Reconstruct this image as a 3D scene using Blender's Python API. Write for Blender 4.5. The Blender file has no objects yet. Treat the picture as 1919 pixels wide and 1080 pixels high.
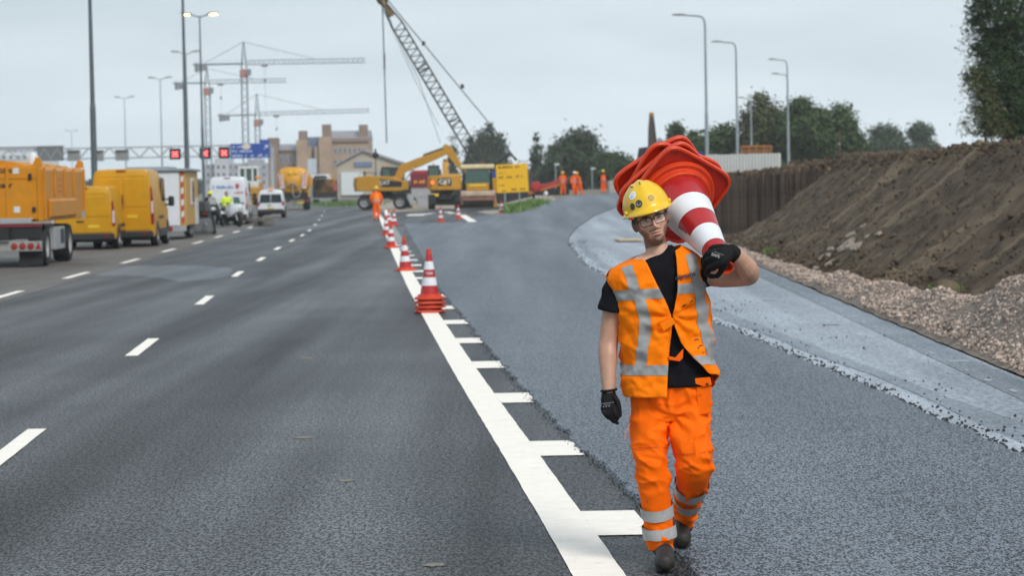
import bpy, bmesh, math, random
import numpy as np
from mathutils import Vector, Matrix, noise as mnoise
random.seed(7); rng = np.random.default_rng(7)
C = bpy.context.scene.collection
SC = bpy.context.scene
R = math.radians

# ------------------------------------------------------------------ camera
FPX, W0, H0 = 4600.0, 1919.0, 1080.0          # focal length in photo pixels
CAM_H, PITCH, ROLL = 1.85, math.atan(197 / 4600.0), R(1.08)
F_ = Vector((0, math.cos(PITCH), -math.sin(PITCH)))
U0 = Vector((0, math.sin(PITCH), math.cos(PITCH))); R0 = Vector((1, 0, 0))
RT = R0 * math.cos(ROLL) - U0 * math.sin(ROLL)
UP = U0 * math.cos(ROLL) + R0 * math.sin(ROLL)
cam_d = bpy.data.cameras.new('camera'); cam = bpy.data.objects.new('camera', cam_d); C.objects.link(cam)
cam_d.sensor_width = 36; cam_d.lens = FPX * 36 / W0; cam_d.clip_start = 0.5; cam_d.clip_end = 9000
cam.matrix_world = Matrix(((RT.x, UP.x, -F_.x, 0), (RT.y, UP.y, -F_.y, 0), (RT.z, UP.z, -F_.z, CAM_H), (0, 0, 0, 1)))
cam_d.dof.use_dof = True; cam_d.dof.focus_distance = 11.7; cam_d.dof.aperture_fstop = 6.0
SC.camera = cam

# ------------------------------------------------------------------ overcast sky, one soft sun, exposure
SUN_EL, SUN_AZ = R(42), R(148)                # azimuth from +Y towards +X: to the right, a little behind the camera
wd = bpy.data.worlds.new('World'); SC.world = wd; wd.use_nodes = True
nt = wd.node_tree; nt.nodes.clear()
def _n(t, ty, **k):
    n = t.nodes.new(ty)
    for a, b in k.items(): setattr(n, a, b)
    return n
sky = _n(nt, 'ShaderNodeTexSky', sky_type='NISHITA', sun_disc=False, sun_elevation=SUN_EL, sun_rotation=SUN_AZ)
sky.dust_density = 4; sky.air_density = 1.2
tc = _n(nt, 'ShaderNodeTexCoord'); mp = _n(nt, 'ShaderNodeMapping'); mp.inputs['Scale'].default_value = (1.0, 1.0, 5.0)
nz = _n(nt, 'ShaderNodeTexNoise'); nz.inputs['Scale'].default_value = 4.5; nz.inputs['Detail'].default_value = 4; nz.inputs['Roughness'].default_value = 0.5
cr = _n(nt, 'ShaderNodeValToRGB')                 # cloud density
cr.color_ramp.elements[0].position = 0.3; cr.color_ramp.elements[0].color = (3.55, 4.25, 4.8, 1)
cr.color_ramp.elements[1].position = 0.72; cr.color_ramp.elements[1].color = (5.0, 5.75, 6.25, 1)
sx = _n(nt, 'ShaderNodeSeparateXYZ'); el = _n(nt, 'ShaderNodeValToRGB')   # the cloud base thins towards the horizon
for e_, (p_, c_) in zip((el.color_ramp.elements[0], el.color_ramp.elements[1]), ((0.0, (1.46, 1.41, 1.37, 1)), (0.11, (1.0, 1.0, 1.0, 1)))): e_.position = p_; e_.color = c_
ml = _n(nt, 'ShaderNodeMix', data_type='RGBA', blend_type='MULTIPLY'); ml.inputs[0].default_value = 1
mx = _n(nt, 'ShaderNodeMix', data_type='RGBA'); mx.inputs[0].default_value = 0.9
bg = _n(nt, 'ShaderNodeBackground'); bg.inputs['Strength'].default_value = 0.1
ow = _n(nt, 'ShaderNodeOutputWorld'); L = nt.links.new
L(tc.outputs['Generated'], mp.inputs[0]); L(mp.outputs[0], nz.inputs['Vector']); L(nz.outputs['Fac'], cr.inputs[0])
L(tc.outputs['Generated'], sx.inputs[0]); L(sx.outputs['Z'], el.inputs[0]); L(cr.outputs[0], ml.inputs[6]); L(el.outputs[0], ml.inputs[7]); L(sky.outputs[0], mx.inputs[6]); L(ml.outputs[2], mx.inputs[7]); L(mx.outputs[2], bg.inputs[0]); L(bg.outputs[0], ow.inputs[0])
sun_d = bpy.data.lights.new('sun', 'SUN'); sun = bpy.data.objects.new('sun', sun_d); C.objects.link(sun)
sun_d.energy = 1.5; sun_d.angle = R(18); sun_d.color = (1.0, 0.96, 0.9)
sd = Vector((math.sin(SUN_AZ) * math.cos(SUN_EL), math.cos(SUN_AZ) * math.cos(SUN_EL), math.sin(SUN_EL)))
sun.rotation_euler = sd.to_track_quat('Z', 'Y').to_euler()
SC.view_settings.view_transform = 'Standard'; SC.view_settings.look = 'None'
SC.view_settings.exposure = 0.58; SC.view_settings.gamma = 1.0; SC.view_settings.use_curve_mapping = False
SC.cycles.use_denoising = True; SC.cycles.max_bounces = 6; SC.cycles.transparent_max_bounces = 12
SC.cycles.caustics_reflective = False; SC.cycles.caustics_refractive = False

# ------------------------------------------------------------------ survey helpers: photo pixel -> place
def ray(x, y):
    return F_ * FPX + RT * (x - W0 / 2) + UP * (H0 / 2 - y)
def P(x, y, D):
    d = ray(x, y); return Vector((0, 0, CAM_H)) + d * (D / d.y)
def sm(t): t = min(1.0, max(0.0, t)); return t * t * (3 - 2 * t)
def zt(X, Y):                                   # height of the paved ground: the slip road climbs in the distance
    return 0.95 * sm((Y - 100) / 75) * sm((X + 1.5) / 5.5)
def G(x, y, z=None):
    d = ray(x, y)
    if z is not None: return Vector((0, 0, CAM_H)) + d * ((z - CAM_H) / d.z)
    zz = 0.0
    for _ in range(60):
        p = Vector((0, 0, CAM_H)) + d * ((zz - CAM_H) / d.z); zz = 0.7 * zz + 0.3 * zt(p.x, p.y)
    return p
def ppm(D): return FPX / D

# ------------------------------------------------------------------ materials
MATS = {}
def M(name, col, rough=0.6, metal=0.0, var=0.12, vs=3.0, bump=0.0, bs=80.0, coat=0.0, spec=0.5, emit=None, alpha=None, island=0.0, dirt=None, ds=2.0, trans=0.0):
    if name in MATS: return MATS[name]
    m = bpy.data.materials.new(name); m.use_nodes = True; t = m.node_tree; b = t.nodes['Principled BSDF']; L = t.links.new
    b.inputs['Roughness'].default_value = rough; b.inputs['Metallic'].default_value = metal
    b.inputs['Specular IOR Level'].default_value = spec; b.inputs['Coat Weight'].default_value = coat; b.inputs['Coat Roughness'].default_value = 0.08
    co = _n(t, 'ShaderNodeTexCoord')
    n1 = _n(t, 'ShaderNodeTexNoise'); n1.inputs['Scale'].default_value = vs; n1.inputs['Detail'].default_value = 6; n1.inputs['Roughness'].default_value = 0.65
    L(co.outputs['Object'], n1.inputs['Vector'])
    mr = _n(t, 'ShaderNodeMapRange'); mr.inputs[1].default_value = 0.3; mr.inputs[2].default_value = 0.7; mr.inputs[3].default_value = 1 - var; mr.inputs[4].default_value = 1 + var
    L(n1.outputs['Fac'], mr.inputs[0])
    fac = mr.outputs[0]
    if island:
        ge = _n(t, 'ShaderNodeNewGeometry'); m2 = _n(t, 'ShaderNodeMapRange'); m2.inputs[3].default_value = 1 - island; m2.inputs[4].default_value = 1 + island
        L(ge.outputs['Random Per Island'], m2.inputs[0]); mu = _n(t, 'ShaderNodeMath', operation='MULTIPLY'); L(fac, mu.inputs[0]); L(m2.outputs[0], mu.inputs[1]); fac = mu.outputs[0]
    mc = _n(t, 'ShaderNodeMix', data_type='RGBA', blend_type='MULTIPLY'); mc.inputs[0].default_value = 1
    mc.inputs[6].default_value = (*col, 1); L(fac, mc.inputs[7]); out = mc.outputs[2]
    if dirt:
        n3 = _n(t, 'ShaderNodeTexNoise'); n3.inputs['Scale'].default_value = ds; n3.inputs['Detail'].default_value = 8; n3.inputs['Roughness'].default_value = 0.72
        L(co.outputs['Object'], n3.inputs['Vector'])
        r3 = _n(t, 'ShaderNodeMapRange'); r3.inputs[1].default_value = dirt[1]; r3.inputs[2].default_value = dirt[1] + 0.12; r3.inputs[4].default_value = dirt[2]
        L(n3.outputs['Fac'], r3.inputs[0]); md = _n(t, 'ShaderNodeMix', data_type='RGBA'); L(r3.outputs[0], md.inputs[0]); L(out, md.inputs[6]); md.inputs[7].default_value = (*dirt[0], 1); out = md.outputs[2]
    L(out, b.inputs['Base Color'])
    if bump:
        nb = _n(t, 'ShaderNodeTexNoise'); nb.inputs['Scale'].default_value = bs; nb.inputs['Detail'].default_value = 4
        L(co.outputs['Object'], nb.inputs['Vector']); bu = _n(t, 'ShaderNodeBump'); bu.inputs['Strength'].default_value = bump; bu.inputs['Distance'].default_value = 1.0 / bs
        L(nb.outputs['Fac'], bu.inputs['Height']); L(bu.outputs[0], b.inputs['Normal'])
    if emit: b.inputs['Emission Color'].default_value = (*emit[0], 1); b.inputs['Emission Strength'].default_value = emit[1]
    if trans: b.inputs['Transmission Weight'].default_value = trans
    if alpha is not None: b.inputs['Alpha'].default_value = alpha
    MATS[name] = m; return m

def asphalt(name, dark, light, rough, grain, streak=0.0, sdir=(-0.07, 1.0), patchy=0.25, bump=0.6, bs=150.0, spec=.28):
    m = bpy.data.materials.new(name); m.use_nodes = True; t = m.node_tree; b = t.nodes['Principled BSDF']; L = t.links.new
    co = _n(t, 'ShaderNodeTexCoord')
    gm = _n(t, 'ShaderNodeMapping'); gm.inputs['Scale'].default_value = (1, .42, 1); L(co.outputs['Object'], gm.inputs[0])
    n1 = _n(t, 'ShaderNodeTexNoise'); n1.inputs['Scale'].default_value = grain; n1.inputs['Detail'].default_value = 2.5; n1.inputs['Roughness'].default_value = 0.7
    L(co.outputs['Object'], n1.inputs['Vector'])
    n1b = _n(t, 'ShaderNodeTexNoise'); n1b.inputs['Scale'].default_value = grain * .5; n1b.inputs['Detail'].default_value = 1.5; L(gm.outputs[0], n1b.inputs['Vector']); L(gm.outputs[0], n1.inputs['Vector'])
    av = _n(t, 'ShaderNodeMix', data_type='FLOAT'); av.inputs[0].default_value = .3; L(n1.outputs['Fac'], av.inputs[2]); L(n1b.outputs['Fac'], av.inputs[3])
    r1 = _n(t, 'ShaderNodeMapRange'); r1.inputs[1].default_value = 0.45; r1.inputs[2].default_value = 0.55; L(av.outputs[0], r1.inputs[0])
    c1 = _n(t, 'ShaderNodeMix', data_type='RGBA'); c1.inputs[6].default_value = (*dark, 1); c1.inputs[7].default_value = (*light, 1); L(r1.outputs[0], c1.inputs[0])
    # broad tone: patches and wheel tracks along the lane
    mp = _n(t, 'ShaderNodeMapping'); mp.inputs['Rotation'].default_value = (0, 0, -math.atan2(-sdir[0], sdir[1])); mp.inputs['Scale'].default_value = (1.0, 0.035, 1.0)
    L(co.outputs['Object'], mp.inputs[0])
    n2 = _n(t, 'ShaderNodeTexNoise'); n2.inputs['Scale'].default_value = .95; n2.inputs['Detail'].default_value = 3; L(mp.outputs[0], n2.inputs['Vector'])
    n3 = _n(t, 'ShaderNodeTexNoise'); n3.inputs['Scale'].default_value = 0.35; n3.inputs['Detail'].default_value = 6; n3.inputs['Roughness'].default_value = 0.6; L(co.outputs['Object'], n3.inputs['Vector'])
    ra = _n(t, 'ShaderNodeMapRange'); ra.inputs[1].default_value = 0.3; ra.inputs[2].default_value = 0.7; ra.inputs[3].default_value = 1 - streak; ra.inputs[4].default_value = 1 + streak; L(n2.outputs['Fac'], ra.inputs[0])
    rb = _n(t, 'ShaderNodeMapRange'); rb.inputs[1].default_value = 0.3; rb.inputs[2].default_value = 0.7; rb.inputs[3].default_value = 1 - patchy; rb.inputs[4].default_value = 1 + patchy; L(n3.outputs['Fac'], rb.inputs[0])
    mu = _n(t, 'ShaderNodeMath', operation='MULTIPLY'); L(ra.outputs[0], mu.inputs[0]); L(rb.outputs[0], mu.inputs[1])
    c2 = _n(t, 'ShaderNodeMix', data_type='RGBA', blend_type='MULTIPLY'); c2.inputs[0].default_value = 1; L(c1.outputs[2], c2.inputs[6]); L(mu.outputs[0], c2.inputs[7])
    L(c2.outputs[2], b.inputs['Base Color']); b.inputs['Specular IOR Level'].default_value = spec
    rr = _n(t, 'ShaderNodeMapRange'); rr.inputs[1].default_value = 0.3; rr.inputs[2].default_value = 0.7; rr.inputs[3].default_value = rough + 0.08; rr.inputs[4].default_value = rough - 0.08; L(n2.outputs['Fac'], rr.inputs[0]); L(rr.outputs[0], b.inputs['Roughness'])
    nb = _n(t, 'ShaderNodeTexVoronoi'); nb.inputs['Scale'].default_value = bs; L(co.outputs['Object'], nb.inputs['Vector'])
    bu = _n(t, 'ShaderNodeBump'); bu.inputs['Strength'].default_value = bump; bu.inputs['Distance'].default_value = 0.004; L(nb.outputs['Distance'], bu.inputs['Height']); bu.invert = True
    L(bu.outputs[0], b.inputs['Normal'])
    MATS[name] = m; return m

# ------------------------------------------------------------------ mesh helpers
class MB:
    def __init__(s): s.v = []; s.f = []; s.mi = []; s.cur = 0
    def add(s, vs, fs):
        o = len(s.v); s.v += [tuple(p) for p in vs]; s.f += [tuple(i + o for i in q) for q in fs]; s.mi += [s.cur] * len(fs); return s
    def box(s, c, d, rot=None, top=(1, 1), off=(0, 0)):
        x, y, z = d[0] / 2, d[1] / 2, d[2] / 2; vs = []
        for k in (-1, 1):
            tx, ty = (top if k > 0 else (1, 1)); ox, oy = (off if k > 0 else (0, 0))
            for a, b in ((-1, -1), (1, -1), (1, 1), (-1, 1)): vs.append(Vector((a * x * tx + ox, b * y * ty + oy, k * z)))
        if rot is not None: vs = [rot @ p for p in vs]
        return s.add([p + Vector(c) for p in vs], [(3, 2, 1, 0), (4, 5, 6, 7), (0, 1, 5, 4), (1, 2, 6, 5), (2, 3, 7, 6), (3, 0, 4, 7)])
    def prism(s, poly, axis, a, b, ps=1.0):      # polygon extruded along axis ('x','y','z') from a to b
        n = len(poly); cx = sum(p[0] for p in poly) / n; cy = sum(p[1] for p in poly) / n
        def pt(p, h): return {'x': (h, p[0], p[1]), 'y': (p[0], h, p[1]), 'z': (p[0], p[1], h)}[axis]
        vs = [pt(p, a) for p in poly] + [pt((cx + (p[0] - cx) * ps, cy + (p[1] - cy) * ps), b) for p in poly]
        fs = [tuple(range(n))[::-1], tuple(range(n, 2 * n))] + [(i, (i + 1) % n, n + (i + 1) % n, n + i) for i in range(n)]
        return s.add(vs, fs)
    def tube(s, pts, r, n=8, cap=True, sq=None):
        pts = [Vector(p) for p in pts]; rs = r if isinstance(r, (list, tuple)) else [r] * len(pts); vs = []; fs = []
        up = None
        for i, p in enumerate(pts):
            d = (pts[min(i + 1, len(pts) - 1)] - pts[max(i - 1, 0)])
            if d.length < 1e-9: d = Vector((0, 0, 1))
            d.normalize()
            if up is None: up = Vector((0, 0, 1)) if abs(d.z) < 0.9 else Vector((0, 1, 0))
            a = d.cross(up); a.normalize(); b = a.cross(d); b.normalize(); up = b
            for k in range(n):
                an = 2 * math.pi * k / n + (math.pi / n)
                q = sq if sq else (1, 1)
                vs.append(p + (a * math.cos(an) * q[0] + b * math.sin(an) * q[1]) * rs[i])
        for i in range(len(pts) - 1):
            for k in range(n): fs.append((i * n + k, i * n + (k + 1) % n, (i + 1) * n + (k + 1) % n, (i + 1) * n + k))
        if cap: fs += [tuple(range(n))[::-1], tuple(range((len(pts) - 1) * n, len(pts) * n))]
        return s.add(vs, fs)
    def lathe(s, prof, c=(0, 0, 0), axis='z', n=20, cap=False):     # prof: (r, h)
        vs = []; fs = []
        for r, h in prof:
            for k in range(n):
                a = 2 * math.pi * k / n; p, q = r * math.cos(a), r * math.sin(a)
                v = {'z': (p, q, h), 'y': (p, h, q), 'x': (h, p, q)}[axis]; vs.append((v[0] + c[0], v[1] + c[1], v[2] + c[2]))
        for i in range(len(prof) - 1):
            for k in range(n): fs.append((i * n + k, i * n + (k + 1) % n, (i + 1) * n + (k + 1) % n, (i + 1) * n + k))
        if cap: fs += [tuple(range(n))[::-1], tuple(range((len(prof) - 1) * n, len(prof) * n))]
        return s.add(vs, fs)
    def loft(s, rings, cap=(True, True), closed=True):
        n = len(rings[0]); vs = [p for r in rings for p in r]; fs = []
        for i in range(len(rings) - 1):
            for k in range(n if closed else n - 1): fs.append((i * n + k, i * n + (k + 1) % n, (i + 1) * n + (k + 1) % n, (i + 1) * n + k))
        if cap[0]: fs.append(tuple(range(n))[::-1])
        if cap[1]: fs.append(tuple(range((len(rings) - 1) * n, len(rings) * n)))
        return s.add(vs, fs)
    def quad(s, a, b, c, d): return s.add([a, b, c, d], [(0, 1, 2, 3)])
    def ellipsoid(s, c, r, n=12, m=8, rot=None):
        rings = []
        for i in range(1, m):
            th = math.pi * i / m; rings.append([Vector((r[0] * math.sin(th) * math.cos(2 * math.pi * k / n), r[1] * math.sin(th) * math.sin(2 * math.pi * k / n), -r[2] * math.cos(th))) for k in range(n)])
        vs = [p for q in rings for p in q] + [Vector((0, 0, -r[2])), Vector((0, 0, r[2]))]; N = len(vs); fs = []
        for i in range(m - 2):
            for k in range(n): fs.append((i * n + k, i * n + (k + 1) % n, (i + 1) * n + (k + 1) % n, (i + 1) * n + k))
        for k in range(n): fs.append((N - 2, (k + 1) % n, k)); fs.append((N - 1, (m - 2) * n + k, (m - 2) * n + (k + 1) % n))
        if rot is not None: vs = [rot @ p for p in vs]
        return s.add([p + Vector(c) for p in vs], fs)
    def mesh(s, name, fix=False):
        me = bpy.data.meshes.new(name); me.from_pydata(s.v, [], s.f); me.update()
        if fix:
            bm = bmesh.new(); bm.from_mesh(me); bmesh.ops.recalc_face_normals(bm, faces=bm.faces); bm.to_mesh(me); bm.free()
        return me
    def build(s, name, mat, parent=None, smooth=None, bevel=0.0, fix=True, segs=2):
        me = s.mesh(name, fix)
        for m in (mat if isinstance(mat, (list, tuple)) else [mat]): me.materials.append(m)
        if isinstance(mat, (list, tuple)): me.polygons.foreach_set('material_index', s.mi)
        if smooth is not None: me.shade_smooth(); me.set_sharp_from_angle(angle=R(smooth))
        o = bpy.data.objects.new(name, me); C.objects.link(o)
        if parent is not None: o.parent = parent
        if bevel:
            b = o.modifiers.new('bevel', 'BEVEL'); b.width = bevel; b.segments = segs; b.limit_method = 'ANGLE'; b.angle_limit = R(35)
        return o

def tag(o, label=None, cat=None, group=None, kind=None):
    if label: o['label'] = label
    if cat: o['category'] = cat
    if group: o['group'] = group
    if kind: o['kind'] = kind
    return o
def thing(name, loc, rz, label, cat, group=None):
    o = bpy.data.objects.new(name, None); C.objects.link(o); o.empty_display_size = 0.2
    o.location = loc; o.rotation_euler = (0, 0, rz); return tag(o, label, cat, group)
def copy_tree(o, parent=None):
    c = o.copy(); C.objects.link(c); c.parent = parent
    for ch in [x for x in bpy.data.objects if x.parent == o]: copy_tree(ch, c)
    return c
def Part(name, mat, parent, fn, **k):
    b = MB(); fn(b); return b.build(name, mat, parent, **k)
def text(name, s, size, mat, parent, mtx, ext=0.001, bold=0.0, align='CENTER'):
    cu = bpy.data.curves.new(name, 'FONT'); cu.body = s; cu.size = size; cu.align_x = align; cu.align_y = 'CENTER'; cu.extrude = ext; cu.offset = bold; cu.resolution_u = 3
    o = bpy.data.objects.new('tmp', cu); C.objects.link(o); dg = bpy.context.evaluated_depsgraph_get()
    me = bpy.data.meshes.new_from_object(o.evaluated_get(dg)); bpy.data.objects.remove(o); bpy.data.curves.remove(cu)
    me.transform(mtx); me.materials.clear(); me.materials.append(mat)
    o = bpy.data.objects.new(name, me); C.objects.link(o); o.parent = parent; return o
def nz3(x, y, z, s=1.0): return mnoise.noise(Vector((x * s, y * s, z * s)))
def fbm(x, y, z=0.0, o=4):
    a, f, t = 1.0, 1.0, 0.0
    for _ in range(o): t += a * mnoise.noise(Vector((x * f, y * f, z * f + 3.1))); a *= 0.5; f *= 2.1
    return t
def marks(b, x0, x1, z, h, y, n, rnd):          # a line of lettering too blurred to read: short uneven strokes
    w = (x1 - x0) / n
    for i in range(n):
        if rnd.random() < 0.12: continue
        hh = h * rnd.uniform(0.55, 1.0); b.box((x0 + (i + 0.5) * w, y, z + (hh - h) / 2), (w * rnd.uniform(0.45, 0.8), 0.012, hh))
# ================================================================== the setting
BLACK = M('black_rubber', (0.012, 0.012, 0.013), 0.8, bump=0.2, bs=40)
DARK = M('dark_metal', (0.02, 0.021, 0.023), 0.5, 0.3)
STEEL = M('galvanised_steel', (0.33, 0.36, 0.38), 0.5, 0.5, var=0.15, vs=2)
A_OLD = asphalt('old_asphalt', (0.004, 0.0042, 0.0045), (0.112, 0.115, 0.120), 0.47, 60, 0.58, patchy=0.28, bump=0.7, bs=75, spec=.18)
A_NEW = asphalt('new_asphalt', (0.004, 0.005, 0.007), (0.205, 0.234, 0.280), 0.45, 90, 0.08, patchy=0.10, bump=0.7, bs=85, spec=.24)
A_BASE = asphalt('base_layer', (0.16, 0.185, 0.22), (0.33, 0.37, 0.425), 0.36, 30, 0.35, sdir=(-0.03, 1), patchy=0.22, bump=0.25, bs=60)
A_SHLD = asphalt('shoulder_asphalt', (0.085, 0.078, 0.070), (0.15, 0.138, 0.125), 0.6, 40, 0.15, patchy=0.2, bump=0.4)
A_WET = asphalt('damp_patch', (0.012, 0.014, 0.016), (0.115, 0.125, 0.14), 0.38, 60, 0.2, patchy=0.2, bump=0.4)
def paint_mat():
    m = M('road_paint', (0.94, 0.87, 0.78), 0.6, var=0.06, vs=6, bump=0.5, bs=120, dirt=((0.24, 0.22, 0.20), 0.58, 0.32), ds=11); return m
PAINT = paint_mat()

def polyX(px):                                   # photo polyline -> sorted (Y, X) table on the ground
    pts = [G(*p) for p in px]; pts.sort(key=lambda p: p.y)
    return [p.y for p in pts], [p.x for p in pts]
def XE(t, Y):                                    # interpolate, extrapolate straight at both ends
    ys, xs = t
    if Y < ys[0]: return xs[0] + (xs[1] - xs[0]) / (ys[1] - ys[0]) * (Y - ys[0])
    if Y > ys[-1]: return xs[-1] + (xs[-1] - xs[-2]) / (ys[-1] - ys[-2]) * (Y - ys[-1])
    return float(np.interp(Y, ys, xs))
EDGE = polyX([(1122, 1080), (1062, 985), (967, 840), (907, 750), (863, 682), (820, 612), (776, 538), (743, 474), (725, 432), (716, 412), (706, 399)])
LANE = polyX([(18, 846), (268, 651), (384, 563), (445, 514), (489, 486), (520, 466), (547, 451), (567, 441), (580, 432), (591, 421), (598, 412), (603, 404)])
SHLD = polyX([(10, 555), (143, 517), (245, 490), (316, 470), (371, 455), (410, 444), (443, 435), (469, 427), (540, 401)])
SEAM = polyX([(1300, 1080), (1205, 945), (1100, 850), (1000, 752), (945, 690), (905, 640), (868, 596), (838, 560), (815, 528), (790, 480), (768, 440), (757, 420)])
CRUMB = polyX([(1919, 862), (1640, 736), (1480, 668), (1340, 608), (1180, 545), (1092, 497), (1064, 462), (1066, 445), (1082, 425), (1112, 405), (1150, 390)])
def strip(name, mat, ys, xl, xr, off, nx=6, skirt=0.0, wob=0.0):
    b = MB(); vs = []; fs = []; n = nx + 1
    for i, Y in enumerate(ys):
        a, c = xl(Y), xr(Y)
        for k in range(n):
            X = a + (c - a) * k / nx
            if wob and k in (0, nx): X += wob * (fbm(X * 3, Y * 2.2) + 0.8 * nz3(X, Y * 9, 0))
            vs.append((X, Y, zt(X, Y) + off))
    for i in range(len(ys) - 1):
        for k in range(nx): fs.append((i * n + k, i * n + k + 1, (i + 1) * n + k + 1, (i + 1) * n + k))
    if skirt:
        base = len(vs)
        for i in range(len(ys)):
            for k in (0, nx):
                x, y, z = vs[i * n + k]; vs.append((x + (-0.015 if k == 0 else 0.015), y, z - skirt))
        for i in range(len(ys) - 1):
            fs.append((i * n, (i + 1) * n, base + 2 * i + 2, base + 2 * i)); fs.append((i * n + nx, base + 2 * i + 1, base + 2 * i + 3, (i + 1) * n + nx))
    b.add(vs, fs); o = b.build(name, mat, fix=False); tag(o, kind='structure'); return o
def stations(a, b, q=1.012, d0=0.25):
    out = [a]
    while out[-1] < b: out.append(out[-1] + max(d0, out[-1] * (q - 1)))
    return out
# far ground to the horizon
GROUND = M('ground_earth', (0.20, 0.17, 0.135), 0.9, var=0.3, vs=0.15, bump=0.3, bs=3, dirt=((0.06, 0.085, 0.03), 0.52, 0.9), ds=0.03)
gb = MB(); gy = [-40, 0, 5, 20, 60, 100, 110, 120, 130, 140, 150, 160, 175, 190, 210, 240, 280, 330, 400, 600, 1080]
gx = [-500, -250, -120, -60, -35, -20, -12, -8, -5, -3, -2, -1, 0, 1, 2, 3, 4, 5, 7, 9, 12, 20, 60, 120, 250, 500]
vs = [(x, y, zt(x, y) * (1 - sm((y - 300) / 200)) - 0.07) for y in gy for x in gx]; nn = len(gx)
gb.add(vs, [(i * nn + k, i * nn + k + 1, (i + 1) * nn + k + 1, (i + 1) * nn + k) for i in range(len(gy) - 1) for k in range(nn - 1)])
tag(gb.build('ground', GROUND, fix=False), kind='structure')
S_far = stations(7, 340, 1.03, 1.0)
strip('road', A_OLD, S_far, lambda Y: XE(SHLD, Y) - 0.2 - 0.0 * Y, lambda Y: max(XE(SEAM, min(Y, 118)) + 0.8, 0.9 if Y < 165 else -9 + 0 * Y) if Y < 165 else XE(EDGE, Y) + 0.5, 0.0, 10)
strip('hard_shoulder', A_SHLD, S_far, lambda Y: XE(SHLD, Y) - 9.0, lambda Y: XE(SHLD, Y) + 0.35, 0.006, 4)
SAND = M('sandy_ground', (0.34, 0.29, 0.235), 0.9, var=0.2, vs=0.6, bump=0.3, bs=8)
strip('sand_lot', SAND, stations(146, 260, 1.02, 2), lambda Y: XE(EDGE, min(Y, 165)) - 4 - (Y - 146) * 0.09, lambda Y: 3.0, -0.03, 6)
# newly laid asphalt with its ragged, slightly raised edges
SEAM_FAR = polyX([(890, 418), (882, 408), (934, 401), (1012, 385), (1060, 370.5)])
def n_left(Y): return XE(SEAM, Y) if Y < 117 else XE(SEAM_FAR, max(Y, SEAM_FAR[0][0]))
strip('new_asphalt_lane', A_NEW, stations(7, 195, 1.006, 0.07), n_left, lambda Y: XE(CRUMB, min(Y, 175)), 0.026, 8, 0.028, 0.05)
strip('base_course', A_BASE, stations(8, 190, 1.02, 0.5), lambda Y: XE(CRUMB, min(Y, 175)) - 0.5, lambda Y: 4.62 + 0.02 * (Y - 22) if Y < 58 else 5.34 + (Y - 58) * 0.13, -0.012, 6)
# dark tyre-marked band and pale construction marks on the base course
A_BAND = asphalt('tack_band', (0.11, 0.13, 0.155), (0.23, 0.265, 0.31), 0.42, 40, 0.3, patchy=0.3, bump=0.3)
strip('tack_band', A_BAND, stations(8, 78, 1.02, 0.4), lambda Y: XE(CRUMB, Y) + 0.30 + 0.1 * fbm(Y * 0.2, 1), lambda Y: XE(CRUMB, Y) + 0.55 + 0.12 * fbm(Y * 0.25, 5), -0.008, 2)
strip('track_band', A_BAND, stations(8, 60, 1.02, 0.4), lambda Y: 4.2 + 0.02 * (Y - 22), lambda Y: 4.56 + 0.02 * (Y - 22), -0.008, 2)
A_LITE = asphalt('edge_dust', (0.28, 0.315, 0.36), (0.44, 0.48, 0.53), 0.55, 50, 0.1, patchy=0.3, bump=0.3)
strip('dusty_edge', A_LITE, stations(8, 70, 1.015, 0.2), lambda Y: XE(CRUMB, Y) + 0.02, lambda Y: XE(CRUMB, Y) + 0.27, -0.009, 2, 0, 0.04)
b = MB()
for y in np.arange(14, 60, 1.15):
    x = 4.28 + 0.02 * (y - 22) + random.uniform(-.02, .02); b.box((x, y, -0.004), (random.uniform(.03, .07), random.uniform(.12, .25), 0.004))
for px in ((1800, 676), (1560, 607), (1440, 562)):
    p = G(*px); b.box((p.x, p.y, -0.004), (0.16, 0.16, 0.004))
tag(b.build('survey_marks', M('chalk_white', (0.36, 0.39, 0.42), 0.7, var=0.4, vs=20), fix=False), kind='structure')
# damp light patch across the old lanes
dp = [G(*q) for q in ((165, 505), (215, 500), (300, 497), (400, 500), (436, 503), (432, 516), (400, 524), (340, 528), (290, 520), (235, 518), (175, 516))]
b = MB(); n = 80; cx = sum(p.x for p in dp) / len(dp); cy = sum(p.y for p in dp) / len(dp); ring = []
for i in range(n):
    t = i / n * len(dp); a, c = dp[int(t) % len(dp)], dp[(int(t) + 1) % len(dp)]; f = t - int(t); q = a.lerp(c, f); q.x += 0.10 * fbm(i * .3, 2); q.y += 0.8 * fbm(i * .25, 9); ring.append((q.x, q.y, 0.003))
b.add(ring + [(cx, cy, 0.003)], [(i, (i + 1) % n, n) for i in range(n)]); tag(b.build('damp_patch', A_WET, fix=False), kind='structure')

# painted markings
def mark_along(tab, y0, y1, w, off=0.0, z=0.006, n=None):
    n = n or max(2, int((y1 - y0) / .22)); vs = []; fs = []
    for i in range(n + 1):
        Y = y0 + (y1 - y0) * i / n; d = (XE(tab, Y + .5) - XE(tab, Y - .5)); c = XE(tab, Y) + off
        jl, jr = random.uniform(-.0022, .0022), random.uniform(-.0022, .0022)
        vs += [(c - w / 2 + jl, Y, z + zt(c, Y)), (c + w / 2 + jr, Y, z + zt(c, Y))]
    fs = [(2 * i, 2 * i + 1, 2 * i + 3, 2 * i + 2) for i in range(n)]
    return vs, fs
b = MB(); b.add(*mark_along(EDGE, 8, EDGE[0][-1], 0.245))
tag(b.build('edge_line', PAINT, fix=False), kind='structure')
b = MB(); tk = [12.95 + 3.98 * i for i in range(-1, 24)]
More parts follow.
